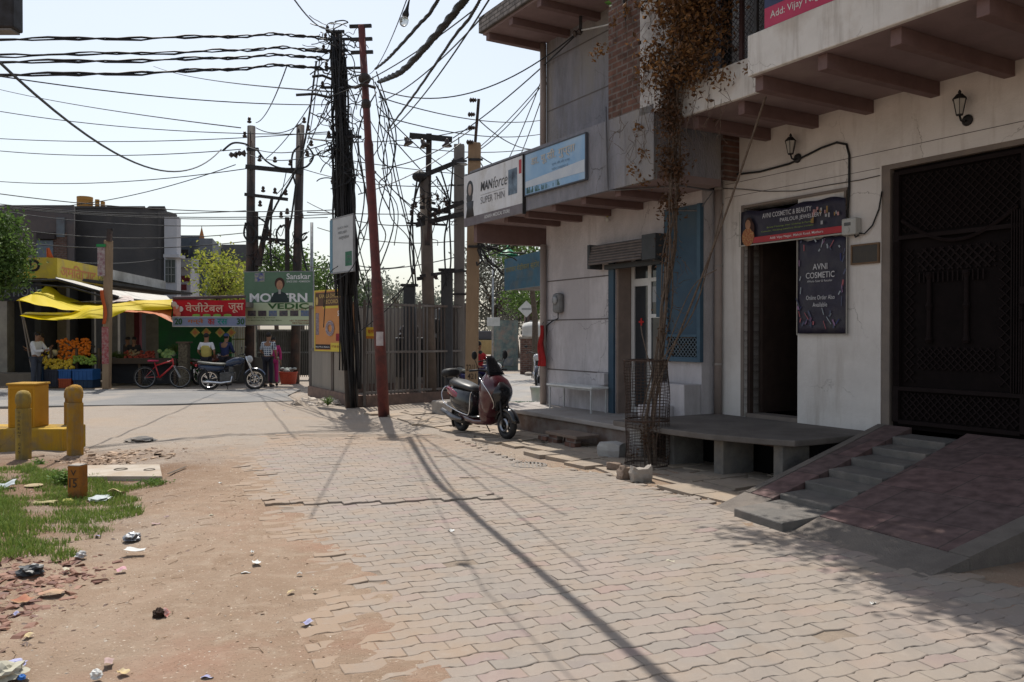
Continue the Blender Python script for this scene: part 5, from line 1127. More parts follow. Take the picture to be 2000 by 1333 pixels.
# ---- poles inside the cage
t = thing('gantry_pole', 'dark rail pole inside the cage with a top crossarm carrying three bell insulators', 'pole', Vector((-1.98, 20.0, 0)))
o = Vector((-1.98, 20.0, 0)); Y_ = 20.0
lo_, hi_ = D(835, 345, Y_) - o, D(838, 262, Y_) - o
MB().tube([(0, 0, 0), D(830, 345, Y_) - o], [.16, .14], 12).build('shaft', mat('brown_concrete_pole', (.15, .12, .10), (.11, .09, .075), 5, .9, .4, 60), t, smooth=True)
MB().bar(D(835, 480, Y_ - .1) - o, hi_, .13, .1).build('rail_extension', POLEB, t)
MB().bar(D(800, 265, Y_ - .1) - o, D(883, 273, Y_ - .1) - o, .07, .13).build('crossarm', STEELD, t)
for (x, y, dx) in ((796, 278, -.1), (828, 282, -.05), (873, 282, 0)):
    mb = MB(); p = D(x, y, Y_ - .2) - o; mb.M = Matrix.Translation(p) @ Matrix.Rotation(R(180 - 25 * (1 if x < 850 else 0)), 4, 'Y'); mb.lathe([(.02, -.14), (.05, -.1), (.06, -.02), (.13, .04), (.12, .06), (.03, .05)], 12); mb.build('bell_insulator', PORC, t, smooth=True)
mb = MB()
for (a_, b_, w_) in (((823, 345), (905, 312), .11), ((820, 405), (880, 415), .08), ((815, 432), (905, 395), .10), ((812, 440), (905, 418), .12), ((795, 436), (872, 440), .05), ((825, 392), (850, 398), .06), ((820, 540), (905, 528), .07), ((815, 545), (850, 540), .09)):
    MB().bar(D(*a_, Y_ - .15) - o, D(*b_, Y_ + .1) - o, w_ * .7, w_).build('cross_channel', STEELD, t)
mb = MB(); q = random.Random(9)
for (x, y) in ((812, 405), (826, 388), (840, 392), (855, 390), (868, 395), (803, 420), (818, 425), (838, 418), (858, 412), (872, 402), (805, 408), (850, 425), (808, 535), (852, 545)): insul(mb, D(x, y, Y_ - .25) - o, .9)
mb.each('insulator', PORC, t)
mb = MB()
for s in range(26):
    p = D(q.uniform(805, 885), q.uniform(350, 440), Y_ - .2) - o; pts = [p]
    for i in range(4): p = p + Vector((q.gauss(0, .1), q.gauss(0, .04), q.gauss(-.03, .1))); pts.append(p)
    mb.tube(smooth(pts, 3), .010, 5)
for (P) in (((822, 350), (806, 420), (812, 560)), ((860, 330), (878, 400), (868, 470), (872, 560)), ((815, 350), (800, 470), (808, 560)), ((886, 310), (878, 420), (880, 520), (862, 570)), ((852, 345), (870, 380), (880, 420))): mb.tube(smooth([D(x, y, Y_ - .2) - o for x, y in P], 6), .022, 6)
mb.build('jumper_cable', CABLE, t)
mb = MB(); p = D(820, 345, Y_ - .1) - o; mb.sphere(tuple(p), (.19, .15, .14), 12, 8); mb.build('cable_wrap', CABLE, t)
t = thing('square_concrete_pole', 'grey square concrete pole inside the cage carrying a round lamp hood', 'pole', Vector((-1.32, 20.6, 0))); o = Vector((-1.32, 20.6, 0))
mb = MB(); mb.bar((0, 0, 0), D(897, 283, 20.6) - o, .26, .22); mb.build('shaft', GREYC, t, bevel=.02)
mb = MB()
for y in (315, 396, 422, 530, 575): mb.bar(D(882, y, 20.45) - o, D(912, y, 20.45) - o, .03, .05)
mb.each('band', STEELD, t)
mb = MB(); mb.M = Matrix.Translation(D(898, 322, 20.2) - o); mb.lathe([(.2, 0), (.17, .03), (.05, .06), (.03, .1)], 16); mb.build('lamp_hood', STEEL, t, smooth=True)
MB().tube([D(896, 283, 20.6) - o, D(896, 268, 20.6) - o], .015, 6).build('spike', STEELD, t)
for (x, wp, y0, lb) in ((800, 22, 560, 'dark grey cable box post left of the gantry pole inside the cage'), (873, 22, 530, 'dark grey cable box post between the two cage poles')):
    t = thing('cable_box_post', lb, 'post', D(x, 652, 20.3) * 0 + Vector((D(x, 652, 20.3).x, 20.3, 0))); top = D(x, y0, 20.3).z
    MB().box(-.14, .14, -.12, .12, 0, top).build('casing', mat('casing_grey', (.06, .065, .07), (.045, .045, .05), 4, .6), t, bevel=.02); MB().box(-.2, .2, -.14, .14, top, top + .06).build('cap', STEELD, t)
# tan concrete pole near the scooter
o = Vector((-.85, 17.6, 0)); t = thing('tan_concrete_pole', 'tan concrete pole behind the parked scooter with painted numbers and a steel top', 'pole', o)
mb = MB(); mb.bar((-.03, 0, -.1), D(927, 280, 17.6) - o, .27, .24, (0, 1, 0)); mb.build('shaft', TANC, t, bevel=.03)
MB().bar(D(928, 282, 17.6) - o, D(935, 194, 17.6) - o, .06, .06).build('steel_top', POLEB, t)
mb = MB()
for y in (312, 342, 482): mb.bar(D(914, y, 17.45) - o, D(943, y, 17.45) - o, .02, .05)
mb.each('band', STEELD, t)
mb = MB()
for (x, y) in ((924, 196), (921, 224), (921, 250), (918, 278)): mb.M = Matrix.Translation(D(x, y, 17.4) - o) @ Matrix.Rotation(R(90), 4, 'Y'); mb.lathe([(.02, -.08), (.06, -.05), (.03, -.02), (.06, .0), (.03, .03), (.05, .05), (.01, .08)], 10)
mb.each('insulator', PORC, t)
lettering(t, [('22/11', -.13, .86, .24, .13, .006), ('421', -.10, .68, .18, .12, .006)], mat('stencil_dark', (.06, .04, .03), None, 9), -.14)
# ---- H-frame poles by the green board
o = Vector((-8.6, 27.2, 0)); Yh = 27.2
hf = thing('transformer_gantry', 'black H-frame gantry of two steel poles with crossarms, insulators and cable loops', 'pole', o)
for (xb, yb, xt, yt) in ((487, 745, 491, 247), (575, 750, 587, 245)):
    MB().tube([Vector((D(xb, 652, Yh).x - o.x, 0, -.1)), D(xt, yt, Yh) - o], [.16, .13], 10).build('shaft', POLEB, hf, smooth=True)
for (a_, b_, w_) in (((480, 326), (592, 337), .14), ((478, 380), (562, 390), .10), ((500, 465), (562, 471), .10), ((482, 292), (505, 292), .1)):
    mb = MB(); mb.bar(D(*a_, Yh - .15) - o, D(*b_, Yh - .15) - o, .09, w_); mb.build('crossarm', STEELD, hf)
MB().tube([D(500, 530, Yh) - o, D(500, 415, Yh) - o], .08, 8).build('post', POLEB, hf); MB().tube([D(561, 530, Yh) - o, D(561, 425, Yh) - o], .08, 8).build('post', POLEB, hf)
MB().tube([D(504, 520, Yh - .1) - o, D(520, 440, Yh) - o, D(532, 385, Yh) - o], [.12, .08, .05], 8).build('strut', POLEB, hf)
mb = MB()
for (x, y) in ((487, 240), (594, 240), (602, 255), (478, 268), (507, 315), (537, 317), (567, 323), (514, 375), (537, 378), (558, 381), (508, 403), (549, 425), (561, 418), (589, 426), (608, 285), (600, 305), (527, 460), (527, 476), (540, 476)): insul(mb, D(x, y, Yh - .2) - o, 1.4)
for (x, y) in ((456, 303), (472, 300)): mb.M = Matrix.Translation(D(x, y, Yh - .2) - o) @ Matrix.Rotation(R(90), 4, 'Y'); mb.lathe([(.02, -.15), (.1, -.08), (.05, 0), (.12, .1), (.02, .14)], 10)
mb.M = None; mb.each('insulator', PORC, hf)
mb = MB()
for P in (((503, 294), (520, 315), (545, 328), (580, 330)), ((435, 295), (455, 280), (480, 282), (488, 290)), ((600, 285), (612, 305), (600, 325), (580, 330)), ((585, 285), (572, 300), (570, 330), (577, 360)), ((480, 435), (477, 460), (492, 475), (500, 455), (485, 435), (478, 445)),
          ((505, 425), (522, 440), (522, 465), (510, 475)), ((549, 440), (540, 455), (545, 475), (556, 478)), ((548, 445), (556, 440), (560, 450)), ((578, 520), (560, 480), (570, 420), (578, 360)), ((600, 455), (592, 458), (585, 466), (592, 470), (600, 462)), ((588, 470), (592, 500), (600, 530), (604, 545)), ((618, 120), (590, 300), (540, 400), (520, 440)), ((532, 385), (528, 470), (530, 520))):
    mb.tube(smooth([D(x, y, Yh - .2) - o for x, y in P], 6), .032, 6)
q = random.Random(14)
for s in range(30):
    p = D(q.uniform(495, 580), q.uniform(425, 520), Yh - .2) - o; pts = [p]
    for i in range(4): p = p + Vector((q.gauss(0, .12), 0, q.gauss(-.05, .16))); pts.append(p)
    mb.tube(smooth(pts, 3), .012, 4)
mb.build('cable_loop', CABLE, hf)
# green school board fixed to it
z0, z1 = D(545, 635, 26.8).z, D(545, 532, 26.8).z
p0, rz, wd = between(D(478, 636, 26.9), D(612, 636, 26.6))
t = thing('green_signboard', 'large green and cream school hoarding between the two gantry poles', 'signboard', (p0.x, p0.y, z0), rz); hh = z1 - z0
wbox(t, 'board', mat('hoarding_green', (.10, .175, .115), (.085, .155, .10), 3, .5), [(0, wd, -.03, .03, hh * .42, hh)])
wbox(t, 'cream_part', mat('hoarding_cream', (.46, .52, .34), (.42, .47, .31), 3, .5), [(0, wd, -.03, .03, 0, hh * .419)])
wbox(t, 'frame', mat('frame_grey', (.25, .26, .27)), [(-.02, wd + .02, -.035, .04, hh, hh + .025), (-.02, wd + .02, -.035, .04, -.025, 0), (wd, wd + .02, -.035, .04, 0, hh)])
LW = mat('letter_white', (.75, .75, .75))
lettering(t, [('Sanskar', wd * .62, hh * .86, wd * .35, hh * .11, .012), ('MODERN', wd * .08, hh * .43, wd * .84, hh * .17, .03), ('SINCE 2005  ADMISSION', .62 * wd, hh * .80, .34 * wd, hh * .035, .004)], LW, -.036)
lettering(t, [('VEDIC', wd * .34, hh * .30, wd * .60, hh * .11, .03)], mat('hoarding_dkgreen', (.05, .12, .04), None, 4), -.036)
lettering(t, [('UNTIL CLASS X', wd * .61, hh * .275, wd * .3, hh * .03, .008), ('+91 7535044401', wd * .66, hh * .06, wd * .28, hh * .035, .01), ('9837063366', wd * .70, hh * .015, wd * .24, hh * .035, .01)], mat('hoarding_print', (.22, .05, .03), None, 4), -.036)
lettering(t, [('Old Maholi Road, Near Radha Nagar, Mathura', wd * .05, hh * .07, wd * .5, hh * .03, .004), ('Day Boarding School', wd * .05, hh * .12, wd * .4, hh * .03, .004)], mat('hoarding_dkgreen', (.05, .12, .04)), -.036)
mb = MB(); q = random.Random(4)
for k in range(6):
    mb.cur = k % 3; x = wd * (.05 + .155 * k); mb.box(x, x + wd * .12, -.036, -.031, hh * .165, hh * .27)
mb.build('photo_row', [mat('photo_dark', (.04, .05, .07), (.16, .13, .12), 14), mat('photo_mid', (.12, .10, .09), (.05, .04, .06), 16), mat('photo_blue', (.08, .14, .26), (.2, .2, .22), 15)], t)
mb = MB(); mb.M = Matrix.Translation((wd * .52, -.036, hh * .42)) @ Matrix.Scale(.04, 4, (0, 1, 0)); s_ = hh / 1.7
mb.cur = 0; mb.loft([(-.3 * s_, .1, 0, .12 * s_), (-.2 * s_, .1, 0, .3 * s_), (0, .1, 0, .38 * s_), (.2 * s_, .1, 0, .3 * s_), (.3 * s_, .1, 0, .12 * s_)]); mb.cur = 2; mb.sphere((0, 0, .62 * s_), (.17 * s_, .1, .19 * s_)); mb.cur = 1
mb.M = Matrix.Translation((wd * .52, -.041, hh * .42)) @ Matrix.Scale(.04, 4, (0, 1, 0)); mb.sphere((0, 0, .56 * s_), (.11 * s_, .1, .16 * s_)); mb.cur = 3; mb.box(-.04, .04, -.1, .1, .28 * s_, .42 * s_)
mb.build('printed_portrait', [mat('portrait_blazer', (.035, .05, .05), None, 5), mat('portrait_skin', (.40, .22, .14)), mat('portrait_hair', (.03, .02, .02)), mat('portrait_shirt', (.4, .38, .36), None, 4)], t)
wbox(t, 'crest', mat('hoarding_crest', (.40, .38, .20), (.06, .08, .25), 9), [(wd * .155, wd * .30, -.036, -.031, hh * .82, hh * .985)])
# thin grey pole and small posts
def simple_pole(label, x, yb, yt, Y, r_, m, name='thin_pole', extra=None):
    b_ = Vector((D(x, 652, Y).x, Y, 0)); t = thing(name, label, 'pole', b_); MB().tube([(0, 0, 0), D(x + 1, yt, Y) - b_], [r_, r_ * .8], 10).build('shaft', m, t, smooth=True)
    MB().lathe([(r_ * 1.6, 0), (r_ * 1.6, .05), (r_, .08)], 10).build('foot', m, t); return t
simple_pole('thin plain grey steel pole behind the green hoarding', 608, 0, 435, 29, .065, STEEL)
# left concrete pole by the shops
o = Vector((D(208, 652, 24.4).x, 24.4, 0)); t = thing('shop_pole', 'concrete pole wrapped in posters standing before the fruit shops', 'pole', o)
MB().bar((0, 0, 0), D(212, 470, 24.4) - o, .2, .2).build('shaft', TANC, t, bevel=.02)
MB().bar(D(213, 472, 24.3) - o, D(215, 448, 24.3) - o, .12, .12).build('steel_top', POLEB, t); MB().bar(D(209, 449, 24.3) - o, D(221, 449, 24.3) - o, .06, .06).build('crossarm', STEELD, t)
wbox(t, 'red_poster', mat('poster_red', (.26, .03, .04), (.35, .22, .2), 16), [(-.085, .115, -.115, -.102, .75, 1.85)]); wbox(t, 'picture_poster', mat('poster_mixed', (.22, .10, .12), (.4, .36, .34), 12), [(-.2, .02, -.12, -.105, 3.35, 4.2)])
wbox(t, 'green_rag', mat('rag_green', (.03, .25, .08)), [(-.22, .05, -.14, -.12, 4.22, 4.30)])
t = thing('orange_flag', 'orange cloth flag tied to the poster-wrapped pole', 'flag', D(199, 620, 24.2)); MB().grid(lambda u, v: (.1 * u + .05 * math.sin(v * 5), .03 * math.sin(u * 9), 1.0 * v - .2), 4, 10).build('cloth', mat('flag_orange', (.55, .11, .03), None, 5), t, thick=.01, smooth=True)
# dark lamp corner top left
t = thing('shop_light_box', 'dark boxy light fitting cut off by the top left corner', 'light', D(16, 30, 9))
mb = MB(); mb.box(-.4, .11, -.1, .1, -.17, .25); mb.build('housing', STEELD, t, bevel=.02); mb = MB(); mb.box(-.35, .08, -.08, .08, -.19, -.171); mb.build('diffuser', mat('diffuser_grey', (.2, .2, .2)), t); mb = MB(); mb.tube([(-.1, 0, .25), (-.2, 0, .8), (-1.2, 0, 1.1)], .03, 6); mb.build('arm', STEELD, t)
# ================================================================== overhead wires
def wire(p, q, s=.3, r_=.012, label='black power line crossing the sky', grp='overhead power lines', n=16, m=CABLE):
    c0 = Vector(p); mb = MB(); mb.tube([v_ - c0 for v_ in sag(p, q, s, n)], r_, 5); o = mb.build('power_line', m, None); o.location = c0; tag(o, label, 'cable', grp); return o
def twisted(pts, r_, label, grp=None):
    c0 = pts[0]; P = smooth([p - c0 for p in pts], 34); mb = MB(); L_ = 0
    for ph in (0, 2.09, 4.19):
        Q = []
        for i, p in enumerate(P):
            d_ = (P[min(i + 1, len(P) - 1)] - P[max(0, i - 1)]).normalized(); y = d_.cross(Vector((0, 0, 1))).normalized(); z = d_.cross(y); a_ = ph + i * 2.3
            Q.append(p + (y * math.cos(a_) + z * math.sin(a_)) * r_ * .5)
        mb.tube(Q, r_ * .55, 5)
    o = mb.build('twisted_cable', CABLE, None, smooth=True); o.location = c0; tag(o, label, 'cable', grp); return o
topB = D(655, 75, 18)
gl = 'thick black service lines running left from the cable pole'
for (y0, y1, r_, Y0) in ((78, 72, .035, 14), (108, 98, .032, 14), (122, 112, .035, 13.5), (147, 132, .04, 13.5)):
    P = [D(-160, y0 + 2, Y0), D(180, y0 - 2, Y0 + 1), D(430, (y0 + y1) / 2 - 3, 16.5), D(560, y1 - 4, 17.4), D(640, y1 + 6, 17.9)]
    c0 = P[0]
    for dd in (0, .05):
        mb = MB(); Q_ = smooth([p - c0 for p in P], 12); mb.tube([p + Vector((0, 0, (.035 if dd else -.01) * math.sin(i * .55 + y0) + .01 * math.sin(i * 2.1 + dd * 50))) for i, p in enumerate(Q_)], [r_ * (.5 + .12 * math.sin(i * 1.3 + dd * 30)) for i in range(len(Q_))], 6)
        o = mb.build('power_line', CABLE, None, smooth=True); o.location = c0; tag(o, 'thick black service line running left from the cable pole', 'cable', gl)
twisted([D(733, 135, 16.2), D(752, 120, 13.4), D(772, 100, 11.5), D(815, 52, 9.94), D(855, 0, 8.8), Vector((-.16, 6.6, 5.3)), Vector((.8, 3.4, 5.5)), Vector((1.8, .4, 5.8))], .024, 'left twisted black cable rising from the red pole to the top edge')
P5 = [D(740, 160, 16.2), D(760, 152, 12.9), D(790, 135, 10.84), D(850, 70, 8.91), D(907, 0, 7.64), Vector((.03, 6.1, 4.65)), Vector((.93, 3.2, 4.7)), Vector((1.85, .2, 4.9))]
twisted(P5, .044, 'middle and thickest twisted black cable sweeping up from the red pole')
twisted([D(757, 255, 16.2), D(785, 218, 12.2), D(820, 170, 10.0), D(885, 75, 8.1), D(937, 0, 7.15), Vector((.3, 5.2, 4.9)), Vector((1.1, 2.6, 5.2)), Vector((1.9, .1, 5.6))], .017, 'right twisted black cable crossing diagonally before the eave')
# hanging bulb on a wire
wire(D(722, 145, 16.2), D(805, -30, 7.6), .15, .006, 'thin wire carrying the hanging glass bulb', None)
wire(D(805, -30, 7.6), Vector((-.41, 6.1, 4.7)), .02, .006, 'thin wire above the bulb leaving over the street', None)
bl = D(790, 38, 8.1); t = thing('hanging_bulb', 'clear glass bulb hanging from a thin wire against the sky', 'bulb', bl)
mb = MB(); mb.M = Matrix.Rotation(R(14), 4, 'Y'); mb.sphere((0, 0, -.02), (.045, .045, .055), 14, 10); mb.build('glass', mat('clear_bulb', (.75, .8, .8), None, 5, .05, trans=.85), t, smooth=True)
mb = MB(); mb.M = Matrix.Rotation(R(14), 4, 'Y'); mb.lathe([(.03, .02), (.035, .05), (.02, .09), (.012, .14), (.006, .22)], 10); mb.build('holder', BLK, t, smooth=True)
thin = [((-120, 130), (640, 205), 12, 17.9), ((0, 218), (650, 262), 30, 26), ((-50, 268), (640, 258), 34, 27), ((-50, 290), (470, 292), 34, 27), ((0, 355), (480, 330), 36, 27), ((-50, 372), (660, 410), 22, 24), ((-50, 392), (480, 412), 30, 27), ((-50, 398), (660, 418), 26, 26),
        ((-30, 402), (640, 425), 33, 30), ((0, 412), (480, 440), 36, 30), ((100, 405), (460, 322), 33, 28), ((0, 445), (480, 455), 25, 27), ((0, 470), (480, 472), 28, 27), ((40, 500), (320, 505), 26, 40), ((480, 285), (655, 275), 27, 18), ((480, 300), (655, 290), 27, 18), ((500, 250), (590, 240), 27, 27),
        ((585, 260), (655, 200), 27, 18), ((600, 300), (1060, 345), 27, 45), ((600, 270), (930, 250), 27, 24), ((590, 330), (925, 360), 27, 20), ((600, 415), (1060, 400), 27, 48), ((600, 395), (820, 440), 27, 20), ((620, 445), (900, 470), 27, 24), ((740, 190), (1060, 235), 17, 28), ((740, 225), (1060, 262), 17, 28), ((760, 280), (1060, 288), 26, 34),
        ((735, 205), (905, 350), 17, 20), ((745, 330), (925, 250), 17, 18), ((700, 380), (900, 280), 17, 20), ((755, 240), (830, 560), 17, 22), ((575, 0), (652, 55), 10, 18), ((930, 230), (1060, 290), 17.5, 24), ((930, 300), (1060, 330), 17.5, 24), ((1060, 165), (890, 320), 20, 20.5), ((1085, 130), (880, 330), 22, 30), ((1060, 150), (965, 360), 22, 32), ((1075, 140), (985, 370), 22, 32), ((925, 290), (985, 360), 17.5, 24),
        ((740, 240), (980, 470), 17, 30), ((860, 440), (700, 300), 20, 17), ((640, 500), (790, 520), 18, 22), ((600, 520), (900, 500), 27, 22), ((955, 0), (755, 260), 8, 17), ((925, 20), (640, 190), 12, 18), ((945, 30), (740, 200), 10, 17), ((500, 240), (560, 130), 27, 16), ((520, 310), (655, 120), 27, 18), ((540, 380), (640, 200), 27, 18), ((600, 280), (625, 110), 27, 18), ((560, 330), (540, 390), 27, 27), ((-60, 160), (470, 250), 60, 27), ((300, 130), (655, 180), 60, 18)]
for i, (a_, b_, Ya, Yb) in enumerate(thin):
    far = (Ya + Yb) / 2; wire(D(*a_, Ya), D(*b_, Yb), .25 if far > 20 else .15, .0055 + .00035 * far, 'thin black wire stretched across the sky between poles', 'thin overhead wires')
wire(D(-30, 95, 9), D(432, 292, 26), 1.0, .018, 'long sagging wire from the top left down to the gantry insulators', None, 24)
wire(D(740, 175, 16.3), D(1130, 62, 13.9), .55, .012, 'sagging wire from the red pole to the white bracket insulator', None, 24)
wire(D(885, 270, 20), D(1128, 66, 13.9), .1, .013, 'straight wire from the gantry crossarm to the bracket insulator', None)
# bracket with insulators on pharmacy wall
o = W(-2.7, 1.2, 6.2); o = D(1134, 66, 13.6); t = thing('service_bracket', 'black steel service bracket with insulators standing off the upper pharmacy wall', 'bracket', o)
MB().bar((0, 0, 0), (0.0, 0.0, .8), .05, .05).build('post', STEELD, t); mb = MB()
for z in (.02, .42): mb.M = Matrix.Translation((-.04, 0, z)) @ Matrix.Rotation(R(70), 4, 'Y'); mb.lathe([(.02, -.1), (.06, -.06), (.035, -.02), (.06, .02), (.03, .06), (.01, .09)], 10)
mb.M = None; mb.each('insulator', PORC, t); MB().bar((0, 0, .75), (.55, .7, .8), .04, .04).build('arm', STEELD, t)
c0 = D(1134, 60, 13.6); mb = MB(); mb.tube(smooth([D(*p) - c0 for p in ((1134, 60, 13.6), (1190, 48, 12.6), (1240, 30, 11.6), (1310, 0, 10.6), (1420, -70, 9))], 6), .014, 6)
o = mb.build('service_cable', mat('white_cable', (.5, .5, .48), None, 5), None, smooth=True); o.location = c0; tag(o, 'white service cable rising right from the bracket insulator across the vine', 'cable')
c0 = W(-1.65, 1.56, 7); mb = MB(); mb.tube(smooth([D(x, y, W(a_, 1.56).y) - c0 for x, y, a_ in ((1214, -40, -1.7), (1224, 60, -1.7), (1231, 140, -1.65), (1237, 210, -1.6), (1248, 245, -1.5))], 6), .011, 6)
o = mb.build('wall_cable', CABLE, None, smooth=True); o.location = c0; tag(o, 'black cable hanging down over the bare brick panel', 'cable')
# ================================================================== trees
def tree(label, base, h, cc, rad, nclump, nleaf, lsize, m, seed, trunk_r=.14, spread=None, name='tree', bark=None, limbs=7):
    q = random.Random(seed); t = thing(name, label, 'tree', base); base = Vector(base); cc = Vector(cc) - base
    mb = MB(); top = Vector((cc.x * .5, cc.y * .5, max(.8, cc.z - rad[2] * .4)))
    mb.tube([(0, 0, -.2), top * .5 + Vector((q.gauss(0, .1), q.gauss(0, .1), 0)), top], [trunk_r, trunk_r * .75, trunk_r * .55], 9)
    cs = []
    for k in range(nclump):
        while True:
            p = Vector((q.uniform(-1, 1), q.uniform(-1, 1), q.uniform(-1, 1)))
            if .25 < p.length < 1: break
        if p.length < .6 and q.random() < .6: p = p.normalized() * q.uniform(.6, 1)
        p = cc + Vector((p.x * rad[0], p.y * rad[1], p.z * rad[2])) * q.uniform(.85, 1.08); cs.append(p)
    for k in range(limbs):
        e_ = q.choice(cs); md = top.lerp(e_, .5) + Vector((q.gauss(0, .15), q.gauss(0, .15), q.uniform(0, .3)))
        mb.tube([top * .85, md, e_], [trunk_r * .4, trunk_r * .25, trunk_r * .08], 6)
    mb.build('trunk', bark or mat('bark', (.12, .09, .07), (.07, .055, .04), 14, .95, .5, 40), t)
    leaves(cs, nleaf, spread or min(rad) * .22, lsize, m, t, 'crown', seed + 50)
    return t
LG = leafmat('leaf_green', (.045, .09, .02), (.12, .19, .045), .4)
LY = leafmat('leaf_yellowgreen', (.17, .22, .03), (.36, .36, .06), .45)
LDK = leafmat('leaf_dark', (.035, .06, .025), (.08, .115, .045), .3)
LHZ = leafmat('leaf_grey_haze', (.13, .15, .12), (.20, .215, .18), .3)  # haze of the air put into the far leaf colour
LHZ2 = leafmat('leaf_hazed_grey', (.085, .09, .07), (.19, .185, .16), .35)  # hazy grey of the distance painted into these leaves
tree('bushy green tree at the left edge before the yellow lettered beam', (-15.9, 24.5, 0), 4, (-14.75, 23.2, 3.9), (.85, 1.0, 1.25), 90, 8000, .07, LG, 1, .16, .19)
tree('dense green tree left of the frame edge beside the first one', (-17.6, 25.2, 0), 4, (-16.3, 23.8, 4.0), (1.0, 1.2, 1.4), 50, 3500, .08, LG, 2, .16, .3)
tree('thin yellow-green tree behind the red juice banner', (D(430, 652, 33).x, 33, 0), 5, D(428, 540, 33), (1.15, 1.0, 1.05), 42, 1500, .085, LY, 3, .10, .28, limbs=16)
tree('second sparse yellow-green sapling right of the thin tree', (D(462, 652, 34).x, 34, 0), 5, D(460, 560, 34), (.7, .7, .9), 18, 420, .08, LY, 4, .07, .25)
tree('dark green tree seen between the two gantry poles', (D(545, 652, 44).x, 44, 0), 5, D(545, 530, 44), (1.9, 1.6, 1.1), 40, 2600, .11, LG, 5, .15, .35)
tree('dark green tree behind the thin grey pole', (D(590, 652, 46).x, 46, 0), 5, D(592, 545, 46), (1.3, 1.2, 1.1), 30, 1500, .11, LG, 6, .15, .35)
tree('dark tree behind the cable pole left side', (D(650, 652, 48).x, 48, 0), 5, D(655, 575, 48), (1.9, 1.6, 1.5), 40, 2200, .12, LDK, 7, .15, .4)
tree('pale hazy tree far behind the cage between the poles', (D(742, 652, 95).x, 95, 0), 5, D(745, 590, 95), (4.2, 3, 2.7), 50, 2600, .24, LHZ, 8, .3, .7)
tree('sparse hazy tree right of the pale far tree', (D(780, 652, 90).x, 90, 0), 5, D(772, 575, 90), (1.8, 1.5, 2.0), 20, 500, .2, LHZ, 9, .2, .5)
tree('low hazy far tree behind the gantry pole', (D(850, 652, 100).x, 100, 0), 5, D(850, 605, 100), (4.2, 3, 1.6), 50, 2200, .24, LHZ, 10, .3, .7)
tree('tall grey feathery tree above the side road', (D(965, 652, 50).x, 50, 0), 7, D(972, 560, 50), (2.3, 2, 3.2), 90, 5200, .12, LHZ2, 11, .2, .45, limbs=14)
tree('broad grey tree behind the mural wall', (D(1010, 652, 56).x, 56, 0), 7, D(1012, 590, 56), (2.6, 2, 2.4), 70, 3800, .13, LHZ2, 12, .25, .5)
tree('dark green tree behind the diamond road sign', (D(1035, 652, 38).x, 38, 0), 5, D(1040, 583, 38), (1.2, 1.2, .85), 40, 1900, .09, LG, 13, .14, .25)
tree('leafy green branch tree above the teal signboard', (D(1045, 652, 30).x, 30, 0), 5, D(1020, 487, 30), (1.2, 1.0, .7), 30, 1500, .08, LG, 14, .14, .25)
# ================================================================== left-hand buildings
YEL = mat('yellow_wall_paint', (.52, .40, .04), (.44, .33, .04), 3, .7, .2, 20, c3=(.40, .30, .10), s3=1.5)
DKW = mat('shop_shade_paint', (.035, .035, .035), (.02, .02, .02), 2, .9)  # near-black colour paints the shade inside the open shops
def px_box(mb, x0, x1, y0, y1, Y, depth, base=None):
    a_, b_ = D(x0, y1, Y), D(x1, y0, Y); mb.box(a_.x, b_.x, Y, Y + depth, a_.z if base is None else base, b_.z)
# corner shop row
cs_ = thing('shop_row', 'low dark corner shop row under a yellow painted concrete beam with black lettering', 'shops', (-15.2, 27, 0)); org = Vector((-15.2, 27, 0))
A0, A1 = Vector((0, 0, 0)), Vector((-1.5, 11.9, 0))
mb = MB(); mb.box(-16, .0, -.1, .3, 3.48, 4.15); mb.build('yellow_beam', YEL, cs_)
dr_ = (A1 - A0).normalized(); Mside = Matrix((dr_, Vector((dr_.y, -dr_.x, 0)) * -1, Vector((0, 0, 1)))).transposed().to_4x4()
mb = MB(Mside); mb.box(-.1, 4.9, -.25, .05, 3.45, 4.14); mb.build('side_beam', YEL, cs_)
mb = MB(Mside); mb.box(4.9, 12, -.25, .05, 3.75, 4.14); mb.build('white_beam', mat('dirty_white_beam', (.46, .45, .43), (.36, .35, .33), 3, .9, c3=(.25, .24, .22)), cs_)
mb = MB(Mside); mb.box(4.9, 12, -.1, .12, 3.3, 3.749); mb.build('weathered_beam', CONCD, cs_)
mb = MB(); mb.box(-16, 0.0, .31, 12, 3.5, 3.6); mb.box(-16, -.2, 3.0, 3.2, 0, 3.5); mb.build('shop_front', DKW, cs_)
mb = MB(Mside); mb.box(0, 12, .3, .5, 0, 3.4); mb.box(.0, 12, -.9, -.3, -.1, .25); mb.build('side_shade_wall', DKW, cs_)
mb = MB()
for x in (-1.35, -6): MB().box(x - .55, x, -.15, .25, 0, 3.48).build('pillar', mat('shop_pillar', (.30, .28, .24), (.22, .2, .18), 3, .9), cs_)
mb = MB(Mside)
for x in (1.2, 3.6, 6.2, 8.6): MB(Mside).box(x, x + .28, -.02, .28, 0, 3.3).build('pillar', mat('shop_pillar', (.30, .28, .24)), cs_)
mb = MB(); mb.box(-16, .2, -1.1, -.16, -.1, .38); mb.build('plinth', mat('shop_plinth', (.20, .17, .14), (.14, .12, .1), 2, .9, .4, 20), cs_)
lt = lettering(cs_, [('YARD', -.95 - .75, 3.68, 1.42, .40, .03)], mat('letter_black', (.02, .02, .02)), -.105)
lettering(cs_, [('Since 1973', -1.4, 4.02, .9, .08)], mat('letter_greenish', (.15, .18, .04)), -.105)
lt = lettering(cs_, [('अमिताभाट', .15, 3.55, 3.1, .45, .02)], mat('letter_orange', (.50, .17, .06), (.42, .2, .08), 6), 0); lt.matrix_local = Mside @ Matrix.Translation((0, -.26, 0))
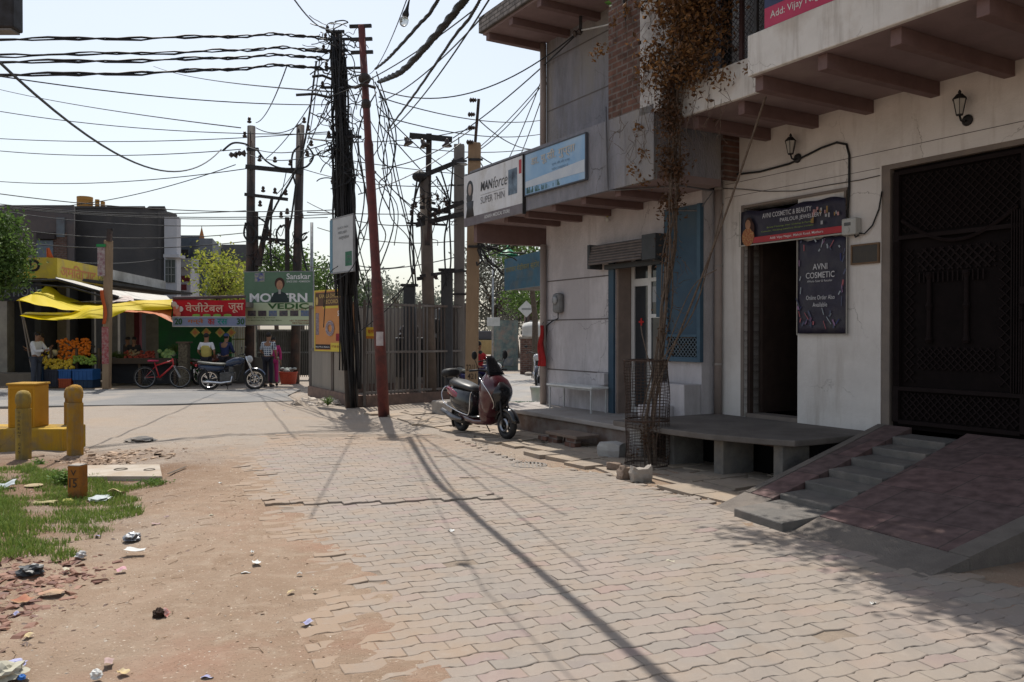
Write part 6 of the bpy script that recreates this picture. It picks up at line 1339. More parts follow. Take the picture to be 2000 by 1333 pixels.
lt = lettering(cs_, [('Creative', 3.45, 3.62, 1.2, .28, .0)], mat('letter_olive', (.12, .12, .03)), 0); lt.matrix_local = Mside @ Matrix.Translation((0, -.262, 0))
for ob in ():
    pass
lettering(cs_, [('EDUCATION', -2.4, 2.86, 2.05, .32, .01)], mat('letter_dull', (.18, .19, .21)), -.17)
mb = MB(); mb.box(-3.2, -.2, -.165, -.14, 2.72, 3.3); mb.build('name_board', mat('board_dark', (.03, .03, .035)), cs_)
# awning strip roof
t = thing('shop_awning', 'long thin pale awning roof running along the shop row', 'awning', (0, 0, 0))
P = [D(60, 545, 26.5), D(112, 541, 26), D(232, 578, 27), D(335, 583, 31), D(330, 576, 34), D(215, 566, 29), D(110, 536, 27.5)]
mb = MB(); mb.add([D(112, 545, 26.2), D(232, 580, 27), D(215, 567, 29.5), D(105, 538, 27.5)], [(0, 1, 2, 3)]); mb.add([D(226, 580, 27), D(340, 592, 30), D(325, 578, 35), D(212, 566, 29.5)], [(0, 1, 2, 3)])
mb.build('sheet', mat('awning_pale', (.52, .50, .46), (.42, .40, .36), 2, .8), t, thick=.03, fixn=False)
MB().tube([D(58, 548, 26.3), D(112, 547, 26.2), D(232, 581, 27)], .05, 6).build('edge_bar', STEELD, t)
MB().tube([D(70, 556, 26.3), D(140, 562, 26.2), D(240, 592, 26.8)], .035, 6).build('edge_bar', STEELD, t)
t = thing('orange_pennant', 'orange cloth pennant standing on the yellow beam', 'flag', D(98, 504, 27)); MB().grid(lambda u, v: (-.12 + .24 * u * (1 - .6 * v), .03 * math.sin(6 * u), .32 * v), 4, 4).build('cloth', mat('flag_orange', (.55, .11, .03)), t, thick=.02)
# big grey house
PGREY = mat('grey_render', (.085, .08, .08), (.06, .057, .06), 1.2, .95, .4, 8, c3=(.11, .10, .095), s3=.6)
hs = thing('grey_house', 'large unpainted grey rendered house rising behind the shop row', 'house', (-20, 40, 0)); o = Vector((-20, 40, 0))
def hb(t, o, name, m, *bs):
    mb = MB()
    for (x0, x1, y0, y1, Y, dep, *bz) in bs:
        a_, b_ = D(x0, y1, Y) - o, D(x1, y0, Y) - o
        if dep > 4: mb.prism([(a_.x, Y - o.y), (b_.x, Y - o.y), (D(x1 + 20, 652, Y + dep).x - o.x, Y + dep - o.y), (D(x0 - 60, 652, Y + dep).x - o.x, Y + dep - o.y)], (a_.z if not bz else bz[0]), b_.z)
        else: mb.box(a_.x, b_.x, Y - o.y, Y - o.y + dep, (a_.z if not bz else bz[0]), b_.z)
    return mb.build(name, m, t)
hb(hs, o, 'wall', PGREY, (145, 322, 406, 700, 40, 9, 0)); hb(hs, o, 'parapet', mat('parapet_grey', (.075, .07, .07)), (143, 283, 403, 407, 39.95, 9.2), (291, 322, 403, 409, 39.95, 9))
mb = MB(); c_ = D(330, 652, 41.0) - o; mb.prism([(c_.x + .42 * math.cos(R(a_)), c_.y + .9 * math.sin(R(a_)) - .3) for a_ in range(-90, 91, 15)], 0, D(330, 413, 40).z); mb.build('rounded_corner', PGREY, hs, smooth=False)
hb(hs, o, 'white_bay', mat('bay_white', (.42, .42, .45), (.36, .36, .39), 2, .8), (321, 345, 424, 497, 39.6, .5), (319, 349, 497, 503, 39.3, .8), (321, 345, 503, 600, 39.6, .5))
w_ = hb(hs, o, 'window', mat('window_dark', (.04, .05, .05), None, 3, .2), (323, 341, 508, 552, 39.55, .05)); hb(hs, o, 'window_bars', mat('bars_grey', (.2, .2, .2)), (328, 329, 508, 552, 39.5, .03), (334, 335, 508, 552, 39.5, .03), (323, 341, 522, 523.5, 39.48, .03), (323, 341, 536, 537.5, 39.48, .03))
h2 = thing('brick_and_plaster_house', 'brownish two-storey house with shuttered windows left of the tall grey house', 'house', (-24, 38.5, 0)); o2 = Vector((-24, 38.5, 0))
hb(h2, o2, 'wall', mat('brown_render', (.13, .105, .10), (.10, .085, .085), 1.5, .95, .3, 10, c3=(.09, .09, .10), s3=.7), (-140, 144.5, 401, 700, 38.8, 9, 0)); hb(h2, o2, 'brick_strip', BRK, (104, 130, 455, 510, 38.75, .04))
for x0 in (72, -20, -70): hb(h2, o2, 'window', mat('shutter_slate', (.16, .19, .22), (.12, .14, .17), 5), (x0, x0 + 31, 470, 508, 38.7, .09)); hb(h2, o2, 'window_lintel', mat('lintel_dark', (.05, .04, .04)), (x0 - 1, x0 + 33, 454, 467, 38.55, .24))
hb(h2, o2, 'blue_patch', mat('patch_blue', (.15, .17, .19), (.12, .12, .13), 3), (110, 125, 425, 463, 38.7, .09))
for i, (x0, x1, y0) in enumerate(((141, 170, 382), (176, 184, 387), (187, 195, 391), (200, 212, 399))):
    a_ = D(x0, 406, 40.5); b_ = D(x1, y0, 40.5); lb = ['large ochre rooftop tank with a ribbed side', 'tallest of the three small ochre roof stubs', 'middle one of the small ochre roof stubs', 'lowest widest small ochre roof stub'][i]
    t = thing('roof_tank', lb, 'tank', ((a_.x + b_.x) / 2, 41, a_.z)); r_ = (b_.x - a_.x) / 2; hgt = b_.z - a_.z
    mb = MB(); mb.lathe([(r_, 0), (r_, hgt * .3), (r_ * .96, hgt * .33), (r_, hgt * .36), (r_, hgt * .63), (r_ * .96, hgt * .66), (r_, hgt * .7), (r_, hgt * .95)], 14); mb.build('tank', mat('ochre_paint', (.42, .22, .05), (.36, .18, .05), 3, .7), t); MB().lathe([(r_ * 1.03, hgt * .95), (r_ * 1.0, hgt)], 14).build('lid', mat('ochre_lid', (.46, .26, .07)), t)
h3 = thing('blue_grey_house', 'blue-grey modern house with a cantilevered upper block behind the rounded corner', 'house', (-18, 48, 0)); o3 = Vector((-18, 48, 0))
hb(h3, o3, 'wall', mat('slate_blue_wall', (.13, .15, .175), (.10, .12, .14), 2, .8), (340, 392, 460, 700, 48, 8, 0), (368, 400, 505, 700, 47.5, 8, 0)); hb(h3, o3, 'upper_block', mat('block_grey', (.19, .20, .22), (.15, .16, .18), 2), (389, 415, 466, 498, 46.5, 6)); hb(h3, o3, 'balcony_edge', mat('edge_slate', (.10, .11, .125)), (385, 418, 498, 506, 46.2, 6))
hb(h3, o3, 'window', mat('window_dark', (.04, .05, .05)), (352, 367, 490, 520, 47.9, .05), (378, 388, 540, 560, 47.4, .05))
t = thing('temple_spire', 'small orange spire poking above the blue-grey house', 'spire', D(394, 466, 48)); MB().lathe([(.16, 0), (.12, .2), (.02, .62)], 8).build('spire', mat('spire_orange', (.40, .16, .06)), t); MB().lathe([(.03, .6), (.01, .75)], 6).build('finial', STEEL, t)
h4 = thing('red_panel_house', 'small white house with dark red wall panels between grey and blue houses', 'house', (-17, 43, 0)); o4 = Vector((-17, 43, 0))
hb(h4, o4, 'wall', mat('bay_white', (.42, .42, .45)), (344, 372, 520, 700, 43, 5, 0)); hb(h4, o4, 'balcony', mat('balcony_pale', (.36, .37, .38)), (343, 374, 505, 522, 42.6, 1)); hb(h4, o4, 'red_panel', mat('panel_red', (.16, .03, .035)), (346, 370, 539, 550, 42.95, .06), (352, 364, 556, 567, 42.95, .06))
hb(h4, o4, 'railing', STEELD, (345, 368, 488, 505, 42.65, .03))
h5 = thing('cream_house', 'cream house with a grey upper parapet behind the yellow-green tree', 'house', (-17, 52, 0)); o5 = Vector((-17, 52, 0))
hb(h5, o5, 'wall', mat('cream_wall', (.33, .27, .21), (.28, .23, .18), 2), (430, 488, 510, 700, 52, 8, 0)); hb(h5, o5, 'parapet_block', mat('dark_parapet', (.12, .12, .12)), (434, 484, 478, 510.1, 51.8, 8)); hb(h5, o5, 'window', mat('window_dark', (.04, .05, .05)), (446, 456, 530, 550, 51.9, .2))
# green juice stall wall
t = thing('green_stall_wall', 'dark green painted wall behind the juice stall with hanging diamond papers', 'wall', (-11, 28.6, 0)); o = Vector((-11, 28.6, 0))
hb(t, o, 'wall', mat('green_wall_paint', (.02, .14, .045), (.015, .10, .035), 2, .7, c3=(.03, .10, .05), s3=1), (310, 452, 600, 760, 28.6, .2, 0)); hb(t, o, 'roof', CONCD, (300, 480, 590, 600, 26.05, 2.9))
hb(t, o, 'side_panel', mat('shop_pillar', (.30, .28, .24)), (246, 262, 600, 700, 29.5, .2, 0), (285, 312, 615, 690, 30.5, .2, 0))
hb(t, o, 'red_pillar', mat('pillar_maroon', (.14, .03, .04)), (262, 272, 600, 690, 29.4, .2, 0))
mb = MB(); 
for k in range(8): x = D(453 + k * 3.6, 652, 28.5).x - o.x; mb.box(x, x + .02, -.1, -.07, .6, 2.1)
mb.build('window_bars', mat('bars_white', (.45, .5, .4)), t); hb(t, o, 'yellow_sill', mat('sill_olive', (.22, .25, .05)), (452, 480, 662, 664, 28.5, .04))
for i, x in enumerate((381, 403, 430, 452)):
    p = D(x, 650, 26.5); t = thing('diamond_paper', 'green and orange diamond paper hanging under the juice banner, %s from the left' % ('first', 'second', 'third', 'fourth')[i], 'decoration', p, 0, 'diamond papers under the juice banner')
    mb = MB(); s_ = .16; mb.prism([(-s_, 0), (0, -s_), (s_, 0), (0, s_)], 0, .01, Matrix.Rotation(R(90), 4, 'X')); mb.build('outer_paper', mat('paper_lime', (.22, .34, .08), (.5, .3, .1), 14), t); mb = MB(); s_ = .09; mb.prism([(-s_, 0), (0, -s_), (s_, 0), (0, s_)], .011, .016, Matrix.Rotation(R(90), 4, 'X')); mb.build('inner_paper', mat('paper_orange', (.5, .2, .08)), t)
    MB().tube([(0, 0, .16), (0, 0, .4)], .004, 4).build('string', BLK, t)
# juice banner
Yb = 25.9; p0 = D(338, 637, Yb); p1 = D(480, 632, Yb); wd = p1.x - p0.x
t = thing('juice_banner', 'red juice stall banner with white lettering over a multicoloured price strip', 'banner', p0, R(-.5)); hh = D(338, 586, Yb).z - p0.z
mb = MB(); mb.grid(lambda u, v: (wd * u, .03 * math.sin(u * 11) * (1 - v), hh * (.34 + .66 * v) + .02 * math.sin(u * 7)), 20, 3); mb.build('red_cloth', leafmat('juice_red', (.50, .025, .04), (.50, .025, .04), .45), t, thick=.005)
mb = MB(); mb.box(.02, wd, -.03, -.02, .0, hh * .33); mb.build('price_strip', leafmat('strip_blue', (.30, .34, .50), (.30, .34, .50), .4), t)
mb = MB(); mb.box(0, wd, -.045, .02, -.03, -.001); mb.box(0, wd, -.045, .02, hh * .331, hh * .36); mb.box(-.01, .02, -.045, .02, -.03, hh * .36); mb.build('strip_edge', mat('edge_pale', (.5, .5, .48)), t)
MB().tube([(0, 0, hh + .05), (wd, 0, hh + .1)], .05, 8).build('top_roll', mat('roll_brown', (.10, .07, .07)), t)
lettering(t, [('वेजीटेबल', .42, hh * .53, wd * .52, hh * .36, .012), ('जूस', wd * .77, hh * .50, wd * .21, hh * .37, .012)], leafmat('letter_cream', (.80, .72, .55), (.80, .72, .55), .5), -.05)
lettering(t, [('20', .07, hh * .05, .24, hh * .24, .025), ('30', wd - .26, hh * .05, .24, hh * .24, .025)], mat('price_black', (.03, .10, .03)), -.05)
lettering(t, [('गन्ने', .48, hh * .05, .50, hh * .24, .012)], mat('price_orange', (.45, .14, .02)), -.05); lettering(t, [('का', 1.12, hh * .05, .22, hh * .22, .012)], mat('sign_red', (.40, .03, .02)), -.05); lettering(t, [('रस', 1.42, hh * .05, .32, hh * .22, .012)], mat('price_teal', (.02, .24, .20)), -.05)
mb = MB(); q = random.Random(3)
for k in range(7): mb.cur = k % 2; mb.sphere((q.uniform(.05, .25), -.03, q.uniform(.42, .9) * hh), (.09, .02, .09), 8, 6)
mb.build('printed_fruit', [mat('print_skin_red', (.5, .16, .12)), mat('print_white', (.55, .5, .48))], t)
mb = MB()
for k in range(4): mb.sphere((.75 + k * .33, -.03, hh * .40), (.13, .012, .05), 10, 6)
mb.build('printed_leaf', mat('print_lime', (.20, .34, .07)), t)
# yellow tarpaulin
TARP = mat('tarp_yellow', (.60, .50, .01), (.54, .43, .01), 2, .55, spec=.35)
TARP_T = leafmat('tarp_yellow_thin', (.74, .58, .01), (.74, .58, .01), .35)
t = thing('yellow_tarpaulin', 'bright yellow tarpaulin stretched over the fruit stall with one raised peak', 'tarpaulin', (0, 0, 0))
def tarp(rows, nu=26, nv=6, m=TARP_T, name='sheet', wr=.03):
    top, bot = rows
    def samp(L, u):
        k = u * (len(L) - 1); i = min(int(k), len(L) - 2); f_ = k - i; f_ = f_ * f_ * (3 - 2 * f_) * .4 + f_ * .6
        return D(*L[i]).lerp(D(*L[i + 1]), f_)
    def fn(u, v):
        p = samp(bot, u).lerp(samp(top, u), v); return p + Vector((0, wr * math.sin(u * 31 + v * 4) - .15 * math.sin(math.pi * v), -.05 * math.sin(math.pi * v) + wr * .5 * math.sin(u * 19 + v * 5)))
    mb = MB(); mb.grid(fn, nu, nv); return mb.build(name, m, t, smooth=True, fixn=False)
tarp(([(37, 584, 25.0), (66, 574, 26.2), (92, 556, 27.2), (118, 574, 27), (160, 591, 26.8), (205, 594, 26.6)], [(36, 586, 24.9), (66, 594, 24.8), (96, 600, 24.8), (126, 605, 24.8), (160, 609, 24.8), (200, 606, 24.8)]))
tarp(([(45, 613, 25.0), (80, 616, 25.1), (110, 616, 25.1), (142, 610, 25.0), (178, 600, 24.9), (215, 594, 25), (250, 590, 25.2), (290, 587, 25.4), (337, 584, 25.6)], [(42, 616, 24.5), (80, 623, 24.4), (110, 625, 24.4), (142, 624, 24.3), (178, 622, 24.3), (215, 621, 24.4), (250, 607, 24.7), (290, 606, 25), (337, 604, 25.3)]), 40, 6)
tarp(([(50, 610, 25.3), (90, 611, 25.3), (140, 611, 25.3)], [(48, 613, 24.95), (90, 615, 24.95), (136, 615, 24.95)]), 8, 2, mat('tarp_white', (.66, .64, .5)), 'white_lining', .01)
tarp(([(236, 606, 25.8), (270, 606, 26), (300, 606, 26.1), (337, 604, 26.2)], [(236, 609, 25.2), (270, 610, 25.3), (300, 613, 25.3), (338, 630, 25.4)]), 14, 4, mat('tarp_orange', (.40, .10, .01), (.34, .08, .01), 4, .6), 'orange_sheet', .02)
tarp(([(205, 585, 28), (225, 580, 28), (250, 577, 28), (262, 583, 28)], [(200, 592, 26), (225, 590, 26), (250, 588, 26), (268, 588, 26)]), 8, 3, mat('tarp_pinkwhite', (.50, .42, .38)), 'pale_sheet', .03)
mb = MB(); mb.add([D(60, 592, 26.4), D(337, 588, 25.9), D(337, 588, 25.9) + Vector((-.3, 4.5, .25)), D(60, 592, 26.4) + Vector((.3, 3.5, .2))], [(0, 1, 2, 3)]); mb.build('added_shade_cloth', mat('shade_cloth_dark', (.08, .07, .03), None, 4, .8), t, thick=.01, fixn=False)  # added dark sheet that keeps the sun off the stalls
for (x, y0) in ((37, 585), (45, 614)):
    b_ = D(x, y0, 25); MB().tube([b_, (b_.x + .3, b_.y + .2, .3)], .02, 6).build('support_stick', mat('stick_grey', (.25, .22, .2)), t)
# ------------------------------------------------------------------ fruit stall
def crate(x0, x1, y0, Y, dep, h, m, label):
    a_ = D(x0, 652, Y).x; b_ = D(x1, 652, Y).x; z = max(0, D(x0, y0, Y).z - h); wx = b_ - a_
    t = thing('crate', label, 'crate', (a_, Y, z), 0, 'stacked crates of the fruit stall')
    mb = MB(); th = .02
    mb.box(0, wx, 0, th, 0, h); mb.box(0, wx, dep - th, dep, 0, h); mb.box(0, th, th, dep - th, 0, h); mb.box(wx - th, wx, th, dep - th, 0, h); mb.box(th, wx - th, th, dep - th, 0, .02)
    mb.build('shell', m, t); mb = MB(); mb.box(-.015, wx + .015, -.015, 0, h - .05, h); 
    for k in range(5): mb.box(wx * (k + .5) / 5 - .012, wx * (k + .5) / 5 + .012, -.012, 0, 0, h - .051)
    mb.build('rib', m, t); return t
CB = mat('crate_blue', (.02, .10, .30), (.015, .08, .24), 4, .5); CD = mat('crate_dark', (.03, .035, .05), (.02, .02, .03), 4, .6); CO = mat('crate_orange', (.38, .07, .02), (.30, .05, .015), 5, .5)
crate(60, 84, 718, 24.9, .5, .5, mat('crate_navy', (.02, .045, .09), None, 4, .6), 'dull navy crate at the left foot of the fruit stall')
crate(86, 112, 722, 24.9, .5, .52, CD, 'dark crate second from the left under the yellow mangoes')
crate(114, 138, 722, 24.9, .5, .28, CB, 'small blue crate on top of the orange one'); crate(114, 138, 741, 24.92, .5, .28, CO, 'orange crate under the small blue one')
crate(141, 180, 722, 24.9, .5, .32, CB, 'wide bright blue crate at the right of the stall'); crate(143, 180, 742, 24.95, .5, .26, mat('crate_navy', (.02, .045, .09)), 'dark navy crate under the wide blue one')
o = Vector((-13.8, 25.3, 0)); t = thing('fruit_table', 'stepped dark table carrying the heaped fruit', 'table', o)
mb = MB(); 
for (x0, x1, y, Y, dep) in ((78, 186, 722, 25.42, .5), (88, 176, 706, 25.8, .4), (110, 178, 690, 26.1, .4), (112, 174, 676, 26.4, .4)):
    a_ = D(x0, y, Y); b_ = D(x1, y, Y); mb.box(a_.x - o.x, b_.x - o.x, Y - o.y, Y - o.y + dep, a_.z - .06, a_.z)
mb.build('shelf', mat('table_wood', (.10, .07, .05)), t); mb = MB()
for x in (-.6, .2, .9): mb.box(x, x + .06, .2, .26, 0, 1.2)
mb.build('leg', mat('table_wood', (.10, .07, .05)), t)
def fruit_heap(kind, label, cat, mt, r_, region, n, grp, squash=1.0, seed=0, leaf=False):
    q = random.Random(seed); x0, x1, y0, y1, Ya, Yb_ = region; first = None
    me = None
    for k in range(n):
        u, v = q.random(), q.random(); p = D(x0 + (x1 - x0) * u, y1 + (y0 - y1) * v, Ya + (Yb_ - Ya) * v) + Vector((0, q.uniform(-.04, .04), q.uniform(0, .03)))
        if first is None:
            m_ = MB(); m_.sphere((0, 0, 0), (r_, r_, r_ * squash), 8, 6); m_.add([(0, 0, r_ * squash * .98), (.01, 0, r_ * squash + .02), (.0, .01, r_ * squash)], [(0, 1, 2)]); ob = m_.build(kind, mt, None, smooth=True); ob.location = p; tag(ob, label, cat, grp); first = ob
        else:
            ob = first.copy(); C.objects.link(ob); ob.location = p; s_ = q.uniform(.8, 1.15); ob.scale = (s_, s_, s_); ob.rotation_euler = (q.uniform(0, 3), q.uniform(0, 3), 0)
fruit_heap('orange', 'orange in the tall heap on the fruit stall', 'orange', mat('fruit_orange', (.55, .16, .015), (.5, .12, .01), 5, .5), .05, (114, 176, 664, 704, 25.6, 26.4), 150, 'oranges heaped on the stall', 1, 1)
fruit_heap('mango', 'yellow mango in the front row of the stall', 'mango', mat('fruit_yellow', (.55, .38, .03), (.45, .34, .04), 5, .5), .055, (84, 142, 704, 722, 25.0, 25.5), 80, 'yellow mangoes in front', .8, 2)
fruit_heap('guava', 'green guava at the right of the fruit stall', 'guava', mat('fruit_green', (.18, .28, .05), (.14, .22, .04), 5, .5), .05, (144, 186, 697, 712, 25.1, 25.6), 50, 'green guavas at the right', 1, 3)
fruit_heap('lemon', 'small yellow fruit in the upper left tray of the stall', 'fruit', mat('fruit_yellow', (.55, .38, .03)), .04, (80, 102, 684, 704, 25.6, 26.0), 28, 'small yellow fruit in the upper tray', 1, 4)
fruit_heap('melon', 'large yellow and white fruit at the left shelf', 'fruit', mat('fruit_pale', (.5, .45, .3)), .08, (98, 112, 688, 706, 25.5, 25.7), 5, 'pale large fruit on the left shelf', 1, 5)
# vegetable cart
o = Vector((-12.2, 25.9, 0)); t = thing('vegetable_cart', 'long low vegetable table in the shade right of the poster pole', 'table', o)
a_, b_ = D(200, 706, 26).x - o.x, D(350, 706, 26).x - o.x; zt = D(250, 703, 26).z
MB().box(a_, b_, -.1, 1.1, zt - .06, zt).build('tabletop', mat('table_wood', (.10, .07, .05)), t); MB().box(a_, b_, -.14, -.101, zt - .12, zt + .06).build('edge', mat('table_edge', (.06, .045, .035)), t); mb = MB()
for x in (a_ + .1, (a_ + b_) / 2, b_ - .1): mb.box(x - .04, x + .04, 0, .08, 0, zt - .06)
mb.build('leg', mat('table_wood', (.10, .07, .05)), t); MB().box(a_, b_, .3, .34, .05, zt - .1).build('skirt_cloth', mat('skirt_dark', (.03, .03, .035)), t)
fruit_heap('cabbage', 'pale green cabbage at the right end of the vegetable table', 'cabbage', mat('cabbage_green', (.26, .38, .14), (.2, .3, .1), 6, .6), .085, (312, 340, 682, 700, 26.0, 26.5), 14, 'cabbages on the vegetable table', .9, 6)
fruit_heap('tomato', 'dull red tomato on the vegetable table', 'tomato', mat('tomato_red', (.30, .05, .03), (.24, .04, .03), 6, .5), .05, (245, 302, 688, 703, 26.0, 26.8), 75, 'tomatoes on the vegetable table', .9, 7)
fruit_heap('potato', 'pale potato on the vegetable table', 'potato', mat('potato_tan', (.30, .22, .13), None, 6, .8), .05, (252, 272, 686, 697, 26.2, 26.8), 16, 'potatoes on the vegetable table', .8, 8)
clump(D(215, 700, 26.2), .45, .25, 900, leafmat('herb_green', (.03, .07, .015), (.09, .13, .03), .2), 'heap of dark leafy greens beside the poster pole', 11)
clump(D(236, 702, 26.3), .4, .2, 700, leafmat('herb_green', (.03, .07, .015), (.09, .13, .03), .2), 'second heap of leafy greens nearer the tomatoes', 12)
clump(D(342, 690, 26.3), .3, .3, 500, leafmat('herb_green', (.03, .07, .015), (.09, .13, .03), .2), 'leafy greens behind the cabbages', 13)
# juice stand post and counter
t = thing('juice_counter', 'narrow patterned counter post of the juice stall', 'counter', D(360, 700, 25.6) * 1); t.location.z = 0; MW[t.name] = Matrix.Translation(t.location)
MB().box(-.14, .14, -.12, .12, 0, 1.35).build('post', mat('patterned_sacking', (.14, .12, .08), (.05, .04, .03), 20, .9), t); MB().box(-.2, .2, -.16, .16, 1.35, 1.4).build('top', mat('table_wood', (.10, .07, .05)), t)
t = thing('low_wall', 'low pale wall block behind the motorcycle', 'wall', (-8.9, 27.6, 0)); MB().box(-1.2, 1.0, 0, .3, 0, .85).build('block', mat('low_wall_grey', (.16, .15, .13), (.12, .11, .1), 3), t)
# grey sheet fence panels right of the gantry
t = thing('sheet_fence', 'dark grey corrugated sheet fence with a gate behind the checked shirt man', 'fence', (-7.4, 29.4, 0)); o = Vector((-7.4, 29.4, 0))
P = []; xa, xb = D(500, 652, 29.4).x - o.x, D(614, 652, 29.4).x - o.x; n = 60
for i in range(n + 1): x = xa + (xb - xa) * i / n; y = .03 * (i % 2); P += [(x, y, .15), (x, y, 1.75)]
mb = MB(); mb.add(P, [(2 * i, 2 * i + 2, 2 * i + 3, 2 * i + 1) for i in range(n)]); mb.build('corrugated_sheet', mat('fence_grey', (.13, .125, .12), (.09, .085, .08), 3, .6, metal=.3), t, thick=.004)
mb = MB(); mb.box(xa, xb, -.05, -.01, .95, 1.0); mb.box(xa, xb, -.05, -.01, 1.74, 1.80)
for x in (xa, xa + (xb - xa) * .62, xb - .03): mb.box(x, x + .06, -.08, -.02, 0, 1.95)
mb.build('frame', STEEL, t)
mb = MB()
for k in range(11): x = xa + (xb - xa) * .64 + k * .07; mb.box(x, x + .02, -.14, -.12, .1, 2.3)
mb.build('gate_bar', mat('gate_bar_grey', (.16, .15, .14)), t)
# red plastic crate
t = thing('red_basket', 'orange-red plastic basket on the ground beside the checked shirt man', 'basket', G(555, 752) + Vector((0, .5, 0)))
mb = MB(); mb.lathe([(.24, 0), (.29, .36), (.31, .36), (.31, .40), (.28, .40), (.22, .03)], 20, caps=False); mb.build('tub', mat('basket_red', (.36, .05, .02), (.28, .04, .02), 8, .5), t); mb = MB()
for k in range(4): mb.torus((0, 0, .08 + k * .08), .255 + k * .012, .008, 20, 5, 'z')
mb.build('rib', mat('basket_rib', (.42, .07, .03)), t)
q = random.Random(5); mb = MB()
for k in range(8): mb.sphere((q.uniform(-.2, .2), q.uniform(-.2, .2), .42 + q.uniform(0, .08)), (.08, .06, .05), 7, 5)
mb.build('contents', mat('pale_bags', (.4, .42, .4), (.2, .22, .2), 9), t)
# ================================================================== side street beyond the scooter
t = thing('mural_wall', 'weathered wall with faded painted patterns along the far side road', 'wall', (.1, 37, 0)); o = Vector((.1, 37, 0))
hb(t, o, 'wall', mat('mural_paint', (.20, .24, .22), (.08, .12, .13), 3.5, .9, .3, 20, c3=(.26, .20, .17), s3=2.5), (965, 1012, 626, 720, 37, .3, 0)); hb(t, o, 'painted_panel', mat('mural_panel', (.26, .25, .22), (.12, .15, .18), 5), (983, 1003, 700, 715, 36.95, .04))
t = thing('rubble_kerb', 'broken stone kerb and rubble along the far side road', 'kerb', (1.0, 32, 0)); q = random.Random(6); mb = MB()
for k in range(26): mb.sphere((q.uniform(-.4, 1.6), q.uniform(-.5, .9), q.uniform(.02, .16)), (q.uniform(.1, .3), .2, q.uniform(.05, .14)), 7, 5)
mb.build('rubble', CONC, t)
t = thing('brick_pier', 'short brown brick pier under the white water tank', 'pier', (D(1040, 652, 33).x, 33, 0)); MB().box(-.5, .5, -.3, .3, 0, 1.45).build('pier', BRK, t); MB().box(-.55, .55, -.35, .35, 1.45, 1.52).build('cap', CONC, t)
t = thing('water_tank', 'white plastic water tank standing on the brown brick pier', 'tank', (D(1043, 652, 33).x, 33, 1.52)); MB().lathe([(.48, 0), (.5, .1), (.47, .14), (.5, .2), (.47, .3), (.5, .36), (.47, .44), (.4, .55), (.2, .6)], 18).build('tank', mat('tank_white', (.5, .5, .48), (.44, .44, .43), 4), t, smooth=True); MB().lathe([(.18, .6), (.17, .66)], 14).build('lid', mat('tank_lid', (.15, .15, .15)), t)
p = D(1028, 604, 35); t = thing('road_sign', 'white diamond road sign on a dark post by the green trees', 'sign', (p.x, 35, 0)); mb = MB(); mb.prism([(-.36, 0), (0, -.36), (.36, 0), (0, .36)], -.01, .02, Matrix.Translation((0, -.06, p.z)) @ Matrix.Rotation(R(90), 4, 'X')); mb.build('plate', mat('sign_white', (.55, .56, .55)), t); MB().tube([(0, 0, 0), (0, 0, p.z + .3)], .035, 8).build('post', STEELD, t); wbox(t, 'printed_band', mat('sign_grey_band', (.25, .26, .26)), [(-.2, .2, -.085, -.082, p.z - .04, p.z + .04)])
p = D(962, 630, 33); t = thing('small_white_board', 'small white notice board on the thin lamp post', 'board', (p.x, 33, p.z)); wbox(t, 'board', mat('sign_white', (.55, .56, .55)), [(-.22, .3, -.12, -.08, -.15, .2)]); wbox(t, 'lower_board', mat('sign_cream2', (.4, .4, .32)), [(-.2, -.02, -.12, -.08, -.3, -.16)])
simple_pole('thin grey lamp post rising from the side road past the trees', 962, 0, 505, 33.2, .05, STEEL, 'street_lamp')
simple_pole('second dark trunk-like post behind the diamond sign', 1043, 0, 595, 36, .12, mat('post_brown', (.10, .07, .06)), 'post'); simple_pole('dark trunk-like post directly behind the diamond sign', 1028, 0, 595, 36, .14, mat('post_brown', (.10, .07, .06)), 'post')
for i, (x, yt, Y) in enumerate(((1004, 512, 60), (733, 560, 62), (640, 545, 60))): pass
simple_pole('far street light mast beyond the square concrete pole', 905, 0, 552, 48, .05, STEEL, 'street_lamp'); simple_pole('far thin mast between the cage poles', 846, 0, 562, 50, .05, STEEL, 'street_lamp')
t = thing('far_truck', 'ochre vehicle partly hidden far down the side road', 'truck', (D(945, 652, 45).x, 45, 0)); MB().box(-.8, 1.1, 0, 3, .5, 1.3).build('body', mat('truck_ochre', (.36, .26, .12)), t, bevel=.05); mb = MB()
for x in (-.5, .8): mb.M = Matrix.Translation((x, -.02, .4)) @ Matrix.Rotation(R(90), 4, 'X'); mb.lathe([(.38, -.1), (.38, .1)], 14)
mb.build('wheel', BLK, t); MB().box(-.6, .9, .2, 2.8, 1.3, 1.8).build('cab', mat('truck_dark', (.08, .08, .09)), t, bevel=.05)
